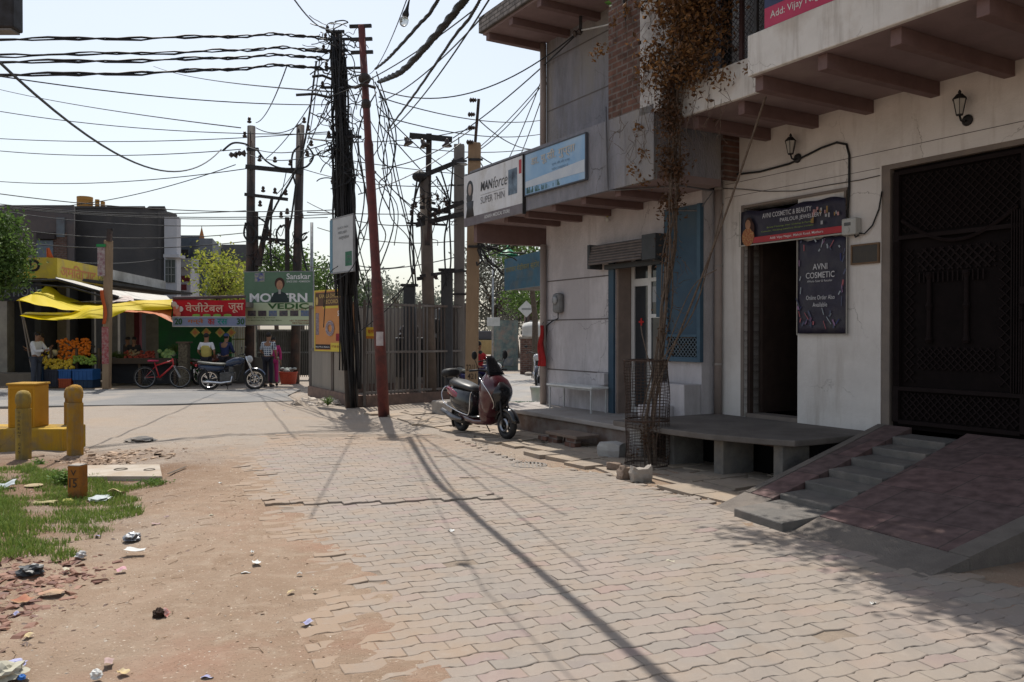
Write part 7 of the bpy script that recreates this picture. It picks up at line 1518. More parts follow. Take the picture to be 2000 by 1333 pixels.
# ================================================================== bollards, block, marker, slab
BOL = mat('bollard_yellow', (.38, .21, .02), (.30, .155, .018), 5, .85, .5, 40, c3=(.24, .17, .09), s3=7, streak=(.19, .13, .06))
BOLD = mat('bollard_dull', (.34, .235, .045), (.27, .18, .04), 5, .85, .4, 50, c3=(.19, .15, .08), s3=6, streak=(.15, .115, .06))
def bollard(px_, py_, ptop, r_, label, m, txt=False):
    b_ = G(px_, py_); h_ = D(px_, ptop, b_.y).z; t = thing('bollard', label, 'bollard', b_, 0, 'ball-topped concrete bollards')
    k = h_; mb = MB(); mb.lathe([(r_, -.1), (r_, k * .74), (r_ * .9, k * .745)], 8, Matrix.Rotation(R(22.5), 4, 'Z')); mb.build('shaft', m, t, bevel=.008)
    mb = MB(); mb.lathe([(r_ * .86, k * .745), (r_ * .86, k * .80), (r_ * .97, k * .82), (r_ * .99, k * .88), (r_ * .9, k * .945), (r_ * .65, k * .985), (r_ * .3, k), (.005, k * 1.004)], 20); mb.build('ball_top', m, t, smooth=True)
    if txt:
        for i, ch in enumerate('TORRENT GAS'):
            if ch != ' ': lettering(t, [(ch, -.02, k * .70 - i * k * .055 - .03, .035, .032, .01)], mat('stencil_dark', (.06, .04, .03)), -r_ * .935, 'letter')
    return t
bollard(147, 889, 752, .105, 'yellow ball-topped bollard with the brightest paint, nearest the street', BOL)
bollard(140, 873, 755, .10, 'yellow bollard half hidden right behind the nearest bollard', BOL)
bollard(46, 900, 763, .095, 'dull yellow bollard with vertical lettering before the big yellow block', BOLD, True)
t = thing('yellow_block', 'big yellow painted concrete block at the left edge', 'block', G(50, 888) + Vector((-.75, .45, 0))); yb = t.location.y
MB().box(-1.6, .80 + .36, -.25, .35, -.05, D(50, 838, yb - .25).z).build('block', mat('block_yellow', (.44, .27, .015), (.36, .21, .015), 3, .75, .25, 30, c3=(.24, .17, .08), s3=3.5, streak=(.20, .13, .05)), t, bevel=.015)
zb = D(50, 838, yb - .25).z
t2 = thing('yellow_cabinet', 'tall yellow cabinet standing on the big yellow block', 'cabinet', (D(52, 800, yb).x, yb + .05, zb)); ht_ = D(52, 748, yb).z - zb; hw_ = .0163 * yb
MB().box(-hw_, hw_, -.18, .18, 0, ht_ - .03).build('body', mat('cabinet_yellow', (.50, .25, .012), (.44, .21, .012), 3, .6, .15, 30), t2, bevel=.012); MB().box(-hw_ - .015, hw_ + .015, -.2, .2, ht_ - .03, ht_).build('lid', mat('cabinet_lid', (.5, .28, .04), None, 4), t2, bevel=.008)
MB().box(-hw_ + .03, hw_ - .03, -.186, -.181, .03, ht_ - .08).build('door', mat('cabinet_yellow2', (.46, .225, .012)), t2, bevel=.004)
b_ = G(152, 970); t = thing('marker_post', 'small square orange-yellow marker post in the grass with black W 15', 'marker post', b_, R(-8)); hm = D(150, 909, b_.y).z; wm = .066
mb = MB(); mb.box(-wm, wm, -wm, wm, -.1, hm); mb.build('post', mat('marker_orange', (.34, .13, .02), (.26, .10, .02), 8, .8, .4, 50, c3=(.18, .08, .03), s3=5), t, bevel=.008); mb = MB(); mb.box(-wm + .004, wm - .004, -wm + .004, wm - .004, hm, hm + .008); mb.build('worn_top', CONC, t)
lettering(t, [('V', -.028, hm * .70, .06, .055, .012), ('15', -.045, hm * .32, .085, .085, .02)], mat('stencil_dark', (.06, .04, .03)), -wm - .003); wbox(t, 'painted_line', mat('stencil_dark', (.06, .04, .03)), [(-.05, .055, -wm - .003, -wm, hm * .60, hm * .615)])
p = [G(166, 917), G(312, 915), G(317, 939), G(166, 939)]; cc_ = sum(p, Vector()) / 4; t = thing('cover_slab', 'flat pale concrete cover slab lying in the dirt behind the marker post', 'slab', cc_)
mb = MB(); mb.prism([(q_.x - cc_.x, q_.y - cc_.y) for q_ in (p[3], p[2], p[1], p[0])], -.02, .05); mb.build('slab', mat('slab_pale', (.42, .37, .31), (.35, .30, .25), 4, .9, .3, 50, c3=(.34, .27, .2), s3=2), t, bevel=.008)
mb = MB(); mb.box(.62, .65, -.25, .25, .0505, .054); mb.torus((-.05, .05, .052), .07, .008, 16, 5, 'z'); mb.torus((.30, .02, .052), .06, .006, 16, 5, 'z'); mb.build('lifting_mark', mat('mark_dark', (.10, .08, .06)), t)
# ================================================================== people
SKIN = mat('skin_brown', (.24, .125, .075), (.21, .11, .065), 6, .6); HAIR = mat('hair_black', (.015, .012, .012), None, 20, .6)
def skinned(name, nodes, edges, mats, parent, sub=2):
    me = bpy.data.meshes.new(name); me.from_pydata([n[0] for n in nodes], edges, []); o = bpy.data.objects.new(name, me); C.objects.link(o)
    m = o.modifiers.new('skin', 'SKIN'); m.use_smooth_shade = True
    for i, n in enumerate(nodes):
        sv = me.skin_vertices[0].data[i]; r = n[1] if isinstance(n[1], tuple) else (n[1], n[1]); sv.radius = r; sv.use_root = (i == 0)
    s = o.modifiers.new('sub', 'SUBSURF'); s.levels = sub; s.render_levels = sub
    bpy.context.view_layer.update()
    me2 = bpy.data.meshes.new_from_object(o.evaluated_get(bpy.context.evaluated_depsgraph_get())); bpy.data.objects.remove(o); bpy.data.meshes.remove(me)
    me2.materials.clear(); me2.materials.append(mats); me2.polygons.foreach_set('use_smooth', [True] * len(me2.polygons))
    o = bpy.data.objects.new(name, me2); C.objects.link(o); o.parent = parent; MW[o.name] = MW[parent.name]; return o
def person(label, loc, rz, shirt, pants, h=1.66, pose=None, sleeve='long', vest=None, hair=True, cap=None, grp=None, lean=0.0):
    """faces local -y"""
    t = thing('person', label, 'person', loc, rz, grp); k = h / 1.7
    J = dict(pel=(0, 0, .95), spi=(0, .0, 1.12), che=(0, 0, 1.32), nek=(0, 0, 1.46), hed=(0, -.02, 1.60), shl=(-.18, 0, 1.40), shr=(.18, 0, 1.40), ell=(-.24, .02, 1.13), elr=(.24, .02, 1.13), wrl=(-.24, -.05, .88), wrr=(.24, -.05, .88),
             hil=(-.09, 0, .90), hir=(.09, 0, .90), knl=(-.10, -.02, .50), knr=(.10, -.02, .50), anl=(-.11, .02, .09), anr=(.11, .02, .09), tol=(-.12, -.15, .03), tor=(.12, -.15, .03))
    if pose: J.update(pose)
    if lean:
        for n in ('spi', 'che', 'nek', 'hed', 'shl', 'shr'):
            x, y, z = J[n]; J[n] = (x, y - lean * (z - .95), z - lean * lean * .4 * (z - .95))
    V = {n: Vector(p) * k for n, p in J.items()}
    def hand(nodes, edges, wi, w_, e_, side):
        d = (w_ - e_).normalized(); sx = Vector((1, 0, 0)) if abs(d.x) < .8 else Vector((0, 1, 0)); f_ = d.cross(sx).normalized(); s_ = f_.cross(d).normalized()
        pi = len(nodes); nodes.append((w_ + d * .06 * k, (.034 * k, .018 * k))); edges.append((wi, pi))
        for i, (off, ln) in enumerate(((-.03, .065), (-.01, .08), (.01, .075), (.028, .06))):
            a0 = len(nodes); nodes.append((w_ + d * .10 * k + s_ * off * k, .009 * k)); edges.append((pi, a0)); nodes.append((w_ + d * (.10 + ln * .6) * k + s_ * off * k * 1.1 + f_ * .012, .008 * k)); edges.append((a0, a0 + 1)); nodes.append((w_ + d * (.10 + ln) * k + s_ * off * k * 1.1 + f_ * .03, .0065 * k)); edges.append((a0 + 1, a0 + 2))
        a0 = len(nodes); nodes.append((w_ + d * .05 * k - s_ * .045 * k * side, .01 * k)); edges.append((pi, a0)); nodes.append((w_ + d * .09 * k - s_ * .06 * k * side + f_ * .01, .008 * k)); edges.append((a0, a0 + 1))
    N = [(V['pel'], (.13 * k, .10 * k)), (V['spi'], (.12 * k, .09 * k)), (V['che'], (.145 * k, .10 * k)), (V['nek'], .055 * k), (V['hed'], (.078 * k, .092 * k)), (V['hed'] + Vector((0, -.01, .085)) * k, (.06 * k, .07 * k))]
    E_ = [(0, 1), (1, 2), (2, 3), (3, 4), (4, 5)]
    for s, a in ((-1, 'l'), (1, 'r')):
        b = len(N); N += [(V['sh' + a], .055 * k), (V['el' + a], .040 * k), (V['wr' + a], .026 * k)]; E_ += [(2, b), (b, b + 1), (b + 1, b + 2)]; hand(N, E_, b + 2, V['wr' + a], V['el' + a], s)
        b = len(N); N += [(V['hi' + a], .085 * k), (V['kn' + a], .055 * k), (V['an' + a], .036 * k), (V['to' + a], (.04 * k, .025 * k))]; E_ += [(0, b), (b, b + 1), (b + 1, b + 2), (b + 2, b + 3)]
    body = skinned('body', N, E_, SKIN, t)
    # face
    hd_ = V['hed'] + Vector((0, 0, .035)) * k
    mb = MB(); mb.sphere(tuple(hd_ + Vector((0, -.088, -.012)) * k), (.012 * k, .022 * k, .024 * k), 8, 6); [mb.sphere(tuple(hd_ + Vector((s * .078, .01, -.01)) * k), (.01 * k, .02 * k, .03 * k), 8, 6) for s in (-1, 1)]; mb.build('nose_and_ears', SKIN, t, smooth=True)
    mb = MB(); [mb.sphere(tuple(hd_ + Vector((s * .03, -.080, .012)) * k), (.012 * k, .006 * k, .006 * k), 8, 6) for s in (-1, 1)]; mb.build('eye', HAIR, t); mb = MB(); mb.sphere(tuple(hd_ + Vector((0, -.080, -.052)) * k), (.022 * k, .006 * k, .005 * k), 8, 6); mb.build('mouth', mat('lip', (.22, .07, .06)), t)
    mb = MB(); mb.sphere(tuple(hd_ + Vector((0, .018, .035)) * k), (.088 * k, .098 * k, .085 * k), 14, 10); mb.build('hair' if not cap else 'cap', cap or HAIR, t, smooth=True)
    if cap: mb = MB(); mb.sphere(tuple(hd_ + Vector((0, .03, .0)) * k), (.086 * k, .085 * k, .08 * k), 14, 10); mb.build('hair', HAIR, t, smooth=True)
    N = [(V['pel'] + Vector((0, 0, -.02)), (.15 * k, .115 * k)), (V['spi'], (.145 * k, .115 * k)), (V['che'], (.165 * k, .12 * k)), (V['nek'] - Vector((0, 0, .04)) * k, (.08 * k, .075 * k))]; E_ = [(0, 1), (1, 2), (2, 3)]
    for a in 'lr':
        b = len(N); ee = V['wr' + a].lerp(V['el' + a], .12) if sleeve == 'long' else V['el' + a].lerp(V['sh' + a], .15); N += [(V['sh' + a], .072 * k), (V['el' + a] if sleeve == 'long' else V['el' + a].lerp(V['sh' + a], .5), .056 * k), (ee, .045 * k if sleeve == 'long' else .058 * k)]; E_ += [(2, b), (b, b + 1), (b + 1, b + 2)]
    skinned('shirt', N, E_, shirt, t)
    if vest:
        N = [(V['pel'] + Vector((0, 0, -.04)), (.18 * k, .14 * k)), (V['spi'], (.178 * k, .14 * k)), (V['che'] + Vector((0, 0, -.02)), (.195 * k, .145 * k)), (V['nek'] - Vector((0, 0, .06)) * k, (.12 * k, .09 * k)), (V['che'].lerp(V['shl'], .62), .10 * k), (V['che'].lerp(V['shr'], .62), .10 * k)]; skinned('vest', N, [(0, 1), (1, 2), (2, 3), (2, 4), (2, 5)], vest, t)
    N = [(V['pel'], (.14 * k, .11 * k))]; E_ = []
    for a in 'lr':
        b = len(N); N += [(V['hi' + a], .098 * k), (V['kn' + a], .072 * k), (V['an' + a] + Vector((0, 0, .02)), .062 * k)]; E_ += [(0, b), (b, b + 1), (b + 1, b + 2)]
    skinned('trousers', N, E_, pants, t)
    for a in 'lr':
        d = V['to' + a] - V['an' + a]; mb = MB(); an_ = V['an' + a]; mb.tube([an_ + Vector((0, .04, -.03)), an_ + Vector((0, 0, -.045)), V['to' + a] + Vector((0, -.03, .01))], [.036, .045, .03], 8); mb.build('shoe', mat('shoe_dark', (.03, .025, .022)), t, smooth=True)
    return t
def checkmat():
    m = bpy.data.materials.new('checked_cloth'); m.use_nodes = True; n = m.node_tree.nodes; l = m.node_tree.links; tc = n.new('ShaderNodeTexCoord'); b = n.new('ShaderNodeTexBrick'); mp = n.new('ShaderNodeMapping'); mp.inputs['Rotation'].default_value = (R(90), 0, 0)
    l.new(tc.outputs['Object'], mp.inputs[0]); l.new(mp.outputs[0], b.inputs['Vector']); b.offset = 0; b.inputs['Scale'].default_value = 1; b.inputs['Brick Width'].default_value = .065; b.inputs['Row Height'].default_value = .065; b.inputs['Mortar Size'].default_value = .009
    b.inputs['Color1'].default_value = (.02, .03, .07, 1); b.inputs['Color2'].default_value = (.03, .05, .10, 1); b.inputs['Mortar'].default_value = (.55, .58, .60, 1); l.new(b.outputs[0], n['Principled BSDF'].inputs['Base Color']); n['Principled BSDF'].inputs['Roughness'].default_value = .9; return m
WS = mat('white_shirt', (.60, .60, .62), (.52, .52, .55), 12, .9, .2, 12); GT = mat('grey_trousers', (.06, .07, .09), (.045, .05, .07), 6, .9); NV = mat('navy_cloth', (.02, .03, .09), (.015, .022, .07), 8, .9); DKP = mat('dark_trousers', (.018, .018, .026), None, 8, .9)
YV = mat('yellow_vest', (.42, .35, .10), (.36, .30, .09), 10, .9, .2, 20); MG = mat('magenta_cloth', (.38, .03, .14), (.32, .025, .12), 8, .9); RD = mat('red_shirt', (.42, .02, .025), (.34, .015, .02), 8, .8)
gnd = lambda x, Y: Vector((D(x, 652, Y).x, Y, 0))
arm_up = dict(elr=(.20, -.22, 1.16), wrr=(.10, -.42, 1.25), ell=(-.2, -.16, 1.14), wrl=(-.06, -.38, 1.18))
person('man in a white shirt and grey trousers at the left end of the fruit stall', gnd(70, 24.7), R(80), WS, GT, 1.66, arm_up, lean=.08)
person('second darker man facing him at the fruit trays', gnd(82, 25.9), R(-60), mat('brown_shirt', (.06, .03, .025), None, 8, .9), DKP, 1.6, arm_up)
person('man seen from behind in a yellow vest and white sleeves by the motorcycle', gnd(403, 25.6), R(178), WS, DKP, 1.62, dict(ell=(-.27, .02, 1.14), elr=(.27, .02, 1.14), wrl=(-.2, -.16, .98), wrr=(.2, -.16, .98)), vest=YV, sleeve='short')
person('man in navy clothes leaning over beside the yellow vest man', gnd(438, 25.9), R(160), NV, DKP, 1.62, dict(elr=(.22, -.15, 1.16), wrr=(.12, -.35, 1.1), ell=(-.22, -.15, 1.16), wrl=(-.12, -.35, 1.1)), cap=mat('cap_blue', (.05, .07, .16)), lean=.16)
person('man from behind in a checked shirt and dark trousers near the red basket', gnd(523, 25.3), R(172), checkmat(), DKP, 1.64, dict(elr=(.27, -.05, 1.14), wrr=(.22, -.26, 1.05), ell=(-.25, -.02, 1.12), wrl=(-.2, -.2, .95)), sleeve='short', lean=.1)
person('figure in magenta clothes mostly hidden behind the checked shirt man', gnd(534, 25.9), R(20), MG, MG, 1.5)
person('dim seated vendor in the shade behind the tomatoes', gnd(262, 27.6), R(10), mat('dark_clothes', (.03, .03, .035)), DKP, 1.5)
person('dim figure in the shade beside the seated vendor', gnd(250, 27.9), R(-30), mat('dark_clothes2', (.05, .04, .04)), DKP, 1.5)
# ================================================================== motorcycles and bicycle
def motorcycle(label, loc, rz, paint, name='motorcycle', cat='motorcycle'):
    t = thing(name, label, cat, loc, rz)
    wheel(t, 0, .31, .075, spokes=6, disc=False, rimc=CHROME); wheel(t, 1.27, .31, .065, spokes=6, rimc=CHROME)
    mb = MB(); mb.loft([(.42, .06, .72, .78), (.5, .11, .70, .86), (.68, .14, .70, .95), (.85, .13, .74, .97), (.98, .07, .80, .92)], 14); mb.build('fuel_tank', paint, t, smooth=True)
    mb = MB(); mb.loft([(-.32, .06, .80, .86), (-.15, .11, .76, .84), (.1, .12, .74, .81), (.35, .13, .72, .80), (.5, .10, .74, .80)], 14); mb.build('seat', mat('seat_grey', (.20, .20, .17), (.12, .12, .11), 8, .6), t, smooth=True)
    mb = MB(); mb.loft([(-.30, .05, .66, .76), (-.05, .12, .56, .75), (.25, .12, .54, .73), (.42, .10, .58, .72)], 12); mb.build('side_cover', paint, t, smooth=True)
    mb = MB(); mb.box(.30, .72, -.12, .12, .26, .52); mb.box(.55, .68, -.09, .09, .5, .7); mb.build('engine', mat('engine_metal', (.10, .10, .105), (.05, .05, .05), 12, .4, metal=.6), t, bevel=.02)
    mb = MB()
    for sy in (-.07, .07): mb.tube([(1.27, sy, .31), (1.08, sy, .84), (1.02, sy, .98)], .022, 8)
    mb.build('fork', CHROME, t, smooth=True)
    mb = MB(); mb.tube([(.95, 0, .86), (.60, 0, .66), (.35, 0, .62), (-.1, 0, .70)], .03, 8); mb.tube([(.95, 0, .8), (.80, 0, .32), (.4, 0, .24)], .022, 8)
    for sy in (-.09, .09): mb.tube([(.3, sy, .34), (0, sy, .31)], .022, 6); mb.tube([(0, sy, .31), (-.12, sy, .66)], .02, 6)
    mb.build('frame', STEELD, t, smooth=True)
    mb = MB(); mb.tube([(.65, -.13, .42), (.62, -.14, .26), (.35, -.15, .22), (-.15, -.16, .27)], [.02, .025, .04, .045], 10); mb.build('exhaust', CHROME, t, smooth=True)
    mb = MB(); mb.tube([(.86, -.36, 1.02), (.95, -.2, 1.06), (1.0, 0, 1.0), (.95, .2, 1.06), (.86, .36, 1.02)], .014, 8); mb.build('handlebar', BLK, t, smooth=True)
    mb = MB(); mb.sphere((1.12, 0, .90), (.10, .11, .11), 12, 8); mb.build('headlight', mat('headlight_glass', (.45, .46, .47), None, 5, .1), t, smooth=True)
    mb = MB()
    for sy in (-.3, .3): mb.tube([(.92, sy, 1.04), (.96, sy * 1.1, 1.2)], .007, 5); mb.sphere((.96, sy * 1.15, 1.24), (.02, .06, .04), 10, 6)
    mb.build('mirror', BLK, t); mb = MB(); fender_(mb, 1.27, .345, .05, 25, 155); mb.build('front_fender', paint, t, thick=.004); mb = MB(); fender_(mb, 0, .35, .06, 60, 195); mb.build('rear_fender', BLK, t, thick=.004)
    mb = MB(); mb.sphere((-.36, 0, .72), (.04, .07, .04), 8, 6); mb.build('tail_lamp', MC['tail_red'], t); MB().box(-.42, -.41, -.08, .08, .52, .62).build('number_plate', WHITEP, t)
    mb = MB(); mb.tube([(.5, .12, .28), (.46, .28, .02)], .012, 6); mb.tube([(-.3, -.12, .86), (-.42, -.1, .88), (-.42, .1, .88), (-.3, .12, .86)], .012, 6); mb.build('side_stand', STEELD, t); return t
def fender_(mb, x, r, wd, a0, a1, n=12):
    vs = []
    for i in range(n + 1):
        an = R(a0 + (a1 - a0) * i / n)
        for (dy, dr) in ((-wd, -.03), (0, .0), (wd, -.03)): vs.append((x + (r + dr) * math.cos(an), dy, .31 + (r + dr) * math.sin(an)))
    mb.add(vs, [(i * 3 + j, i * 3 + j + 1, (i + 1) * 3 + j + 1, (i + 1) * 3 + j) for i in range(n) for j in range(2)])
motorcycle('dark blue motorcycle with chrome exhaust parked across the road by the vest man', G(409, 763), R(10), mat('tank_blue', (.015, .03, .07), None, 4, .25, coat=.7))
motorcycle('white and brown parked motorcycle mostly hidden behind the dark blue one', Vector((D(385, 652, 26.2).x, 26.3, 0)), R(70), mat('tank_brownred', (.14, .04, .03), None, 4, .3, coat=.5))
mr = motorcycle('blue motorbike with a red-shirted rider behind the parked scooter', Vector((-1.05, 19.0, 0)), R(-50), mat('fairing_violet', (.03, .03, .12), None, 4, .25, coat=.6), 'ridden_motorcycle')
person('motorbike rider in a red shirt behind the parked scooter', Vector((-.82, 18.75, -.16)), R(40), RD, GT, 1.6, dict(hil=(-.12, 0, .96), hir=(.12, 0, .96), knl=(-.20, -.42, .90), knr=(.20, -.42, .90), anl=(-.22, -.32, .46), anr=(.22, -.32, .46), tol=(-.22, -.48, .42), tor=(.22, -.48, .42), ell=(-.28, -.22, 1.2), elr=(.28, -.22, 1.2), wrl=(-.3, -.5, 1.14), wrr=(.3, -.5, 1.14)), lean=.1)
motorcycle('dark motorcycle parked far off at the right of the side road', Vector((D(1052, 652, 27).x, 27, 0)), R(-95), mat('tank_black', (.02, .02, .03), None, 4, .25, coat=.6))
t = thing('bicycle', 'red mountain bicycle with dark wheels parked in front of the vegetable table', 'bicycle', G(283, 759), R(6)); k = 1.03
for x in (0, 1.02):
    mb = MB(); mb.torus((x, 0, .33), .31, .024, 32, 8, 'y'); wh = mb.build('wheel', BLK, t, smooth=True); mb = MB(); mb.torus((x, 0, .33), .285, .008, 32, 5, 'y')
    for i in range(16): an = math.pi * 2 * i / 16; mb.tube([(x, 0, .33), (x + .285 * math.cos(an), 0, .33 + .285 * math.sin(an))], .002, 3)
    mb.build('rim', STEEL, wh)
BR = mat('bike_red', (.42, .015, .02), (.36, .012, .018), 4, .3, coat=.6)
mb = MB(); 
for P, r_ in ((((0, .03, .33), (.42, .02, .34)), .012), (((0, .03, .33), (.30, .02, .66)), .011), (((.42, 0, .32), (.28, 0, .78)), .018), (((.42, 0, .32), (.84, 0, .70)), .028), (((.30, 0, .68), (.82, 0, .84)), .022), (((.84, 0, .66), (.80, 0, .90)), .02)): mb.tube(P, r_, 8)
mb.build('frame', BR, t, smooth=True); mb = MB()
for sy in (-.05, .05): mb.tube([(1.02, sy, .33), (.85, sy, .68)], .016, 7)
mb.build('fork', STEEL, t); mb = MB(); mb.tube([(.80, 0, .9), (.80, 0, .98), (.84, -.28, 1.0)], .012, 6); mb.tube([(.80, 0, .98), (.84, .28, 1.0)], .012, 6); mb.build('handlebar', BLK, t)
mb = MB(); mb.loft([(.10, .08, .80, .86), (.25, .07, .80, .86), (.40, .03, .81, .85)], 10); mb.build('saddle', mat('saddle_pink', (.40, .03, .09)), t, smooth=True); mb = MB(); mb.M = Matrix.Translation((.42, .03, .32)) @ Matrix.Rotation(R(90), 4, 'X'); mb.lathe([(.09, 0), (.09, .008)], 18); mb.M = None; mb.bar((.42, .06, .32), (.52, .06, .22), .02, .02); mb.build('crank', STEELD, t)
# ================================================================== litter and small debris
def crumple(name, label, cat, loc, r_, m, seed, flat=.5, n=2, grp=None):
    bm = bmesh.new(); bmesh.ops.create_icosphere(bm, subdivisions=max(3, n), radius=1); q = random.Random(seed); f1, f2, f3 = q.uniform(3, 5), q.uniform(6, 9), q.uniform(0, 6); r_ *= .85
    for v_ in bm.verts: c_ = v_.co.copy(); v_.co *= .8 + .22 * abs(math.sin(c_.x * f1 + c_.y * f2 + f3)) + .18 * math.sin(c_.z * f2 + c_.x * 5) + q.uniform(-.09, .09); v_.co = Vector((v_.co.x * r_ * 1.2, v_.co.y * r_, max(v_.co.z, -.5) * r_ * flat + r_ * flat * .5))
    me = bpy.data.meshes.new(name); bm.to_mesh(me); bm.free(); me.materials.append(m); o = bpy.data.objects.new(name, me); C.objects.link(o); o.location = Vector(loc) - Vector((0, 0, .006)); o.rotation_euler = (0, 0, q.uniform(0, 6)); tag(o, label, cat, grp); return o
def scrap(name, label, cat, loc, w_, d_, m, seed, rz=0, lift=.012, grp=None):
    q = random.Random(seed); a_ = q.uniform(0, 6)
    mb = MB(); mb.grid(lambda u, v: ((u - .5) * w_ * (1 + .12 * math.sin(v * 5 + a_)), (v - .5) * d_ * (1 + .15 * math.sin(u * 4 + a_)), lift * (1 + math.sin(u * 6 + a_) * .6 + math.cos(v * 5 + a_) * .6) + .006), 6, 5)
    o = mb.build(name, m, None, fixn=False); o.location = Vector(loc) - Vector((0, 0, lift * .6)); o.rotation_euler = (0, 0, rz); tag(o, label, cat, grp); return o
def L0(x, y, dz=.0): p = G(x, y); return Vector((p.x, p.y, max(gh(p.x, p.y), -.005) + dz))
PW = mat('paper_white', (.62, .62, .60), (.52, .52, .50), 20, .8); FOIL = mat('foil_silver', (.35, .36, .37), (.12, .12, .13), 25, .35, metal=.6); BAG = mat('bag_black', (.02, .021, .023), (.045, .047, .05), 30, .45); PK = mat('paper_pink', (.60, .30, .36), (.55, .35, .36), 12, .8); BRP = mat('card_brownpink', (.42, .23, .16), (.36, .26, .16), 14, .8)
scrap('flattened_carton', 'flattened white carton lying on the dirt with a scuffed end', 'carton', L0(262, 1078, .01), .17, .075, PW, 1, R(-4), .01)
crumple('foil_wrapper', 'crumpled silver foil wrapper above the flattened white carton', 'wrapper', L0(258, 1052), .075, FOIL, 2, .6)
crumple('paper_ball', 'small crumpled whitish paper ball at the edge of the grass', 'paper ball', L0(158, 1086), .04, mat('paper_grey', (.5, .5, .5)), 3, .9)
crumple('plastic_bag', 'dark crumpled plastic bag among the red brick rubble', 'bag', L0(60, 1118), .085, BAG, 4, .6)
scrap('pink_paper', 'small square pink paper scrap on the dirt', 'paper', L0(236, 1114, .005), .07, .06, PK, 5, R(40))
scrap('brown_card', 'brown and cream card scrap with a bent corner in the rubble', 'card', L0(100, 1160, .01), .14, .10, BRP, 6, R(20)); scrap('reddish_card', 'reddish tile-like card near the left edge', 'card', L0(48, 1176, .01), .12, .09, mat('card_red', (.34, .12, .08), (.30, .2, .1), 10), 7, R(-25))
crumple('husk_ball', 'dark fibrous ball beside a torn red and white packet', 'husk', L0(310, 1206), .036, mat('husk_brown', (.05, .028, .018), (.03, .018, .012), 60, .95, .8, 120), 8, 1.2, 3)
scrap('torn_packet', 'torn red and white packet next to the dark fibrous ball', 'packet', L0(322, 1206, .01), .05, .06, mat('packet_redwhite', (.5, .42, .38), (.5, .08, .05), 35), 9, R(70), .02)
crumple('white_cup', 'small pale crushed cup near the bottom left', 'cup', L0(188, 1320), .03, PW, 10, 1.1); crumple('cloth_bundle', 'pale cloth bundle at the bottom left corner', 'cloth', L0(12, 1318), .09, mat('cloth_pale', (.42, .40, .32)), 11, .6); crumple('blue_wrapper', 'lilac blue wrapper near the bottom left corner', 'wrapper', L0(32, 1296), .05, mat('wrap_lilac', (.28, .28, .50), (.4, .4, .5), 20), 12, .4)
crumple('bottle_top', 'bright blue bottle top in the bottom left litter', 'bottle top', L0(42, 1322), .022, mat('cap_brightblue', (.04, .15, .45)), 13, .8); crumple('clear_bag', 'clear crumpled plastic bag on the grass right of the marker post', 'bag', L0(195, 974), .12, mat('bag_clear', (.5, .53, .52), (.36, .4, .4), 20, .3), 14, .25, 3)
scrap('yellow_wrapper', 'yellow and tan wrapper beside the clear bag on the grass', 'wrapper', L0(228, 966, .02), .16, .08, mat('wrap_tan', (.50, .38, .18), (.5, .42, .3), 12), 15, R(10), .03); scrap('white_bag', 'white plastic bag at the left edge of the grass', 'bag', L0(8, 960, .02), .22, .14, mat('bag_white', (.52, .56, .58)), 16, R(20), .04)
t_ = thing('round_lid', 'round pale clay lid lying in the grass', 'lid', L0(66, 956, .0)); MB().lathe([(.085, .012), (.09, .02), (.06, .028), (.02, .03)], 18).build('lid', mat('clay_pale', (.38, .30, .18), (.32, .25, .15), 9), t_); MB().torus((0, 0, .026), .05, .003, 18, 4, 'z').build('ring', mat('clay_dark', (.24, .18, .11)), t_)
scrap('cardboard_piece', 'flat straw coloured cardboard piece in the grass', 'cardboard', L0(88, 987, .02), .22, .07, mat('straw_card', (.38, .33, .17)), 17, 0, .01); crumple('yellow_leaf_heap', 'yellowish leaf heap on the grass below the marker post', 'leaves', L0(132, 982, .01), .07, mat('leaf_yellowish', (.30, .29, .06), (.2, .2, .05), 30), 18, .4)
q = random.Random(44)
spots = [(430, 948), (355, 980), (305, 1025), (237, 1022), (192, 1047), (222, 1042), (412, 1010), (492, 1088), (500, 1108), (484, 1142), (515, 962), (568, 1165), (600, 1226), (632, 1222), (615, 1165), (480, 1125), (585, 1128), (536, 1030), (245, 932), (520, 800), (555, 803), (575, 797), (1310, 1100), (1705, 1183), (1212, 978), (372, 1010), (325, 1012), (240, 1312), (405, 1330), (470, 1096), (130, 1112), (205, 1160), (270, 990), (285, 978), (212, 1292), (55, 1240), (30, 1198), (110, 1225), (338, 900), (880, 1040)]
mats_ = [PW, mat('paper_dull', (.34, .32, .29)), mat('paper_dullpink', (.42, .30, .28)), mat('wrap_tan', (.50, .38, .18)), mat('wrap_lilac', (.28, .28, .50)), mat('wrap_bluegrey', (.25, .32, .42)), mat('paper_cream', (.55, .50, .38)), PW]
for i, (x, y) in enumerate(spots):
    if i % 4 == 1 or i % 7 == 3: continue
    s_ = q.uniform(.02, .05) * (1.2 if y < 900 else 1); pv_ = .012 if (x > 480 and y > 860) else -.003
    scrap('litter_scrap', 'small scrap of litter lying on the ground', 'litter', L0(x, y, pv_), s_ * 1.6, s_, mats_[i % 8], 100 + i, q.uniform(0, 3), .008, 'scattered litter scraps')
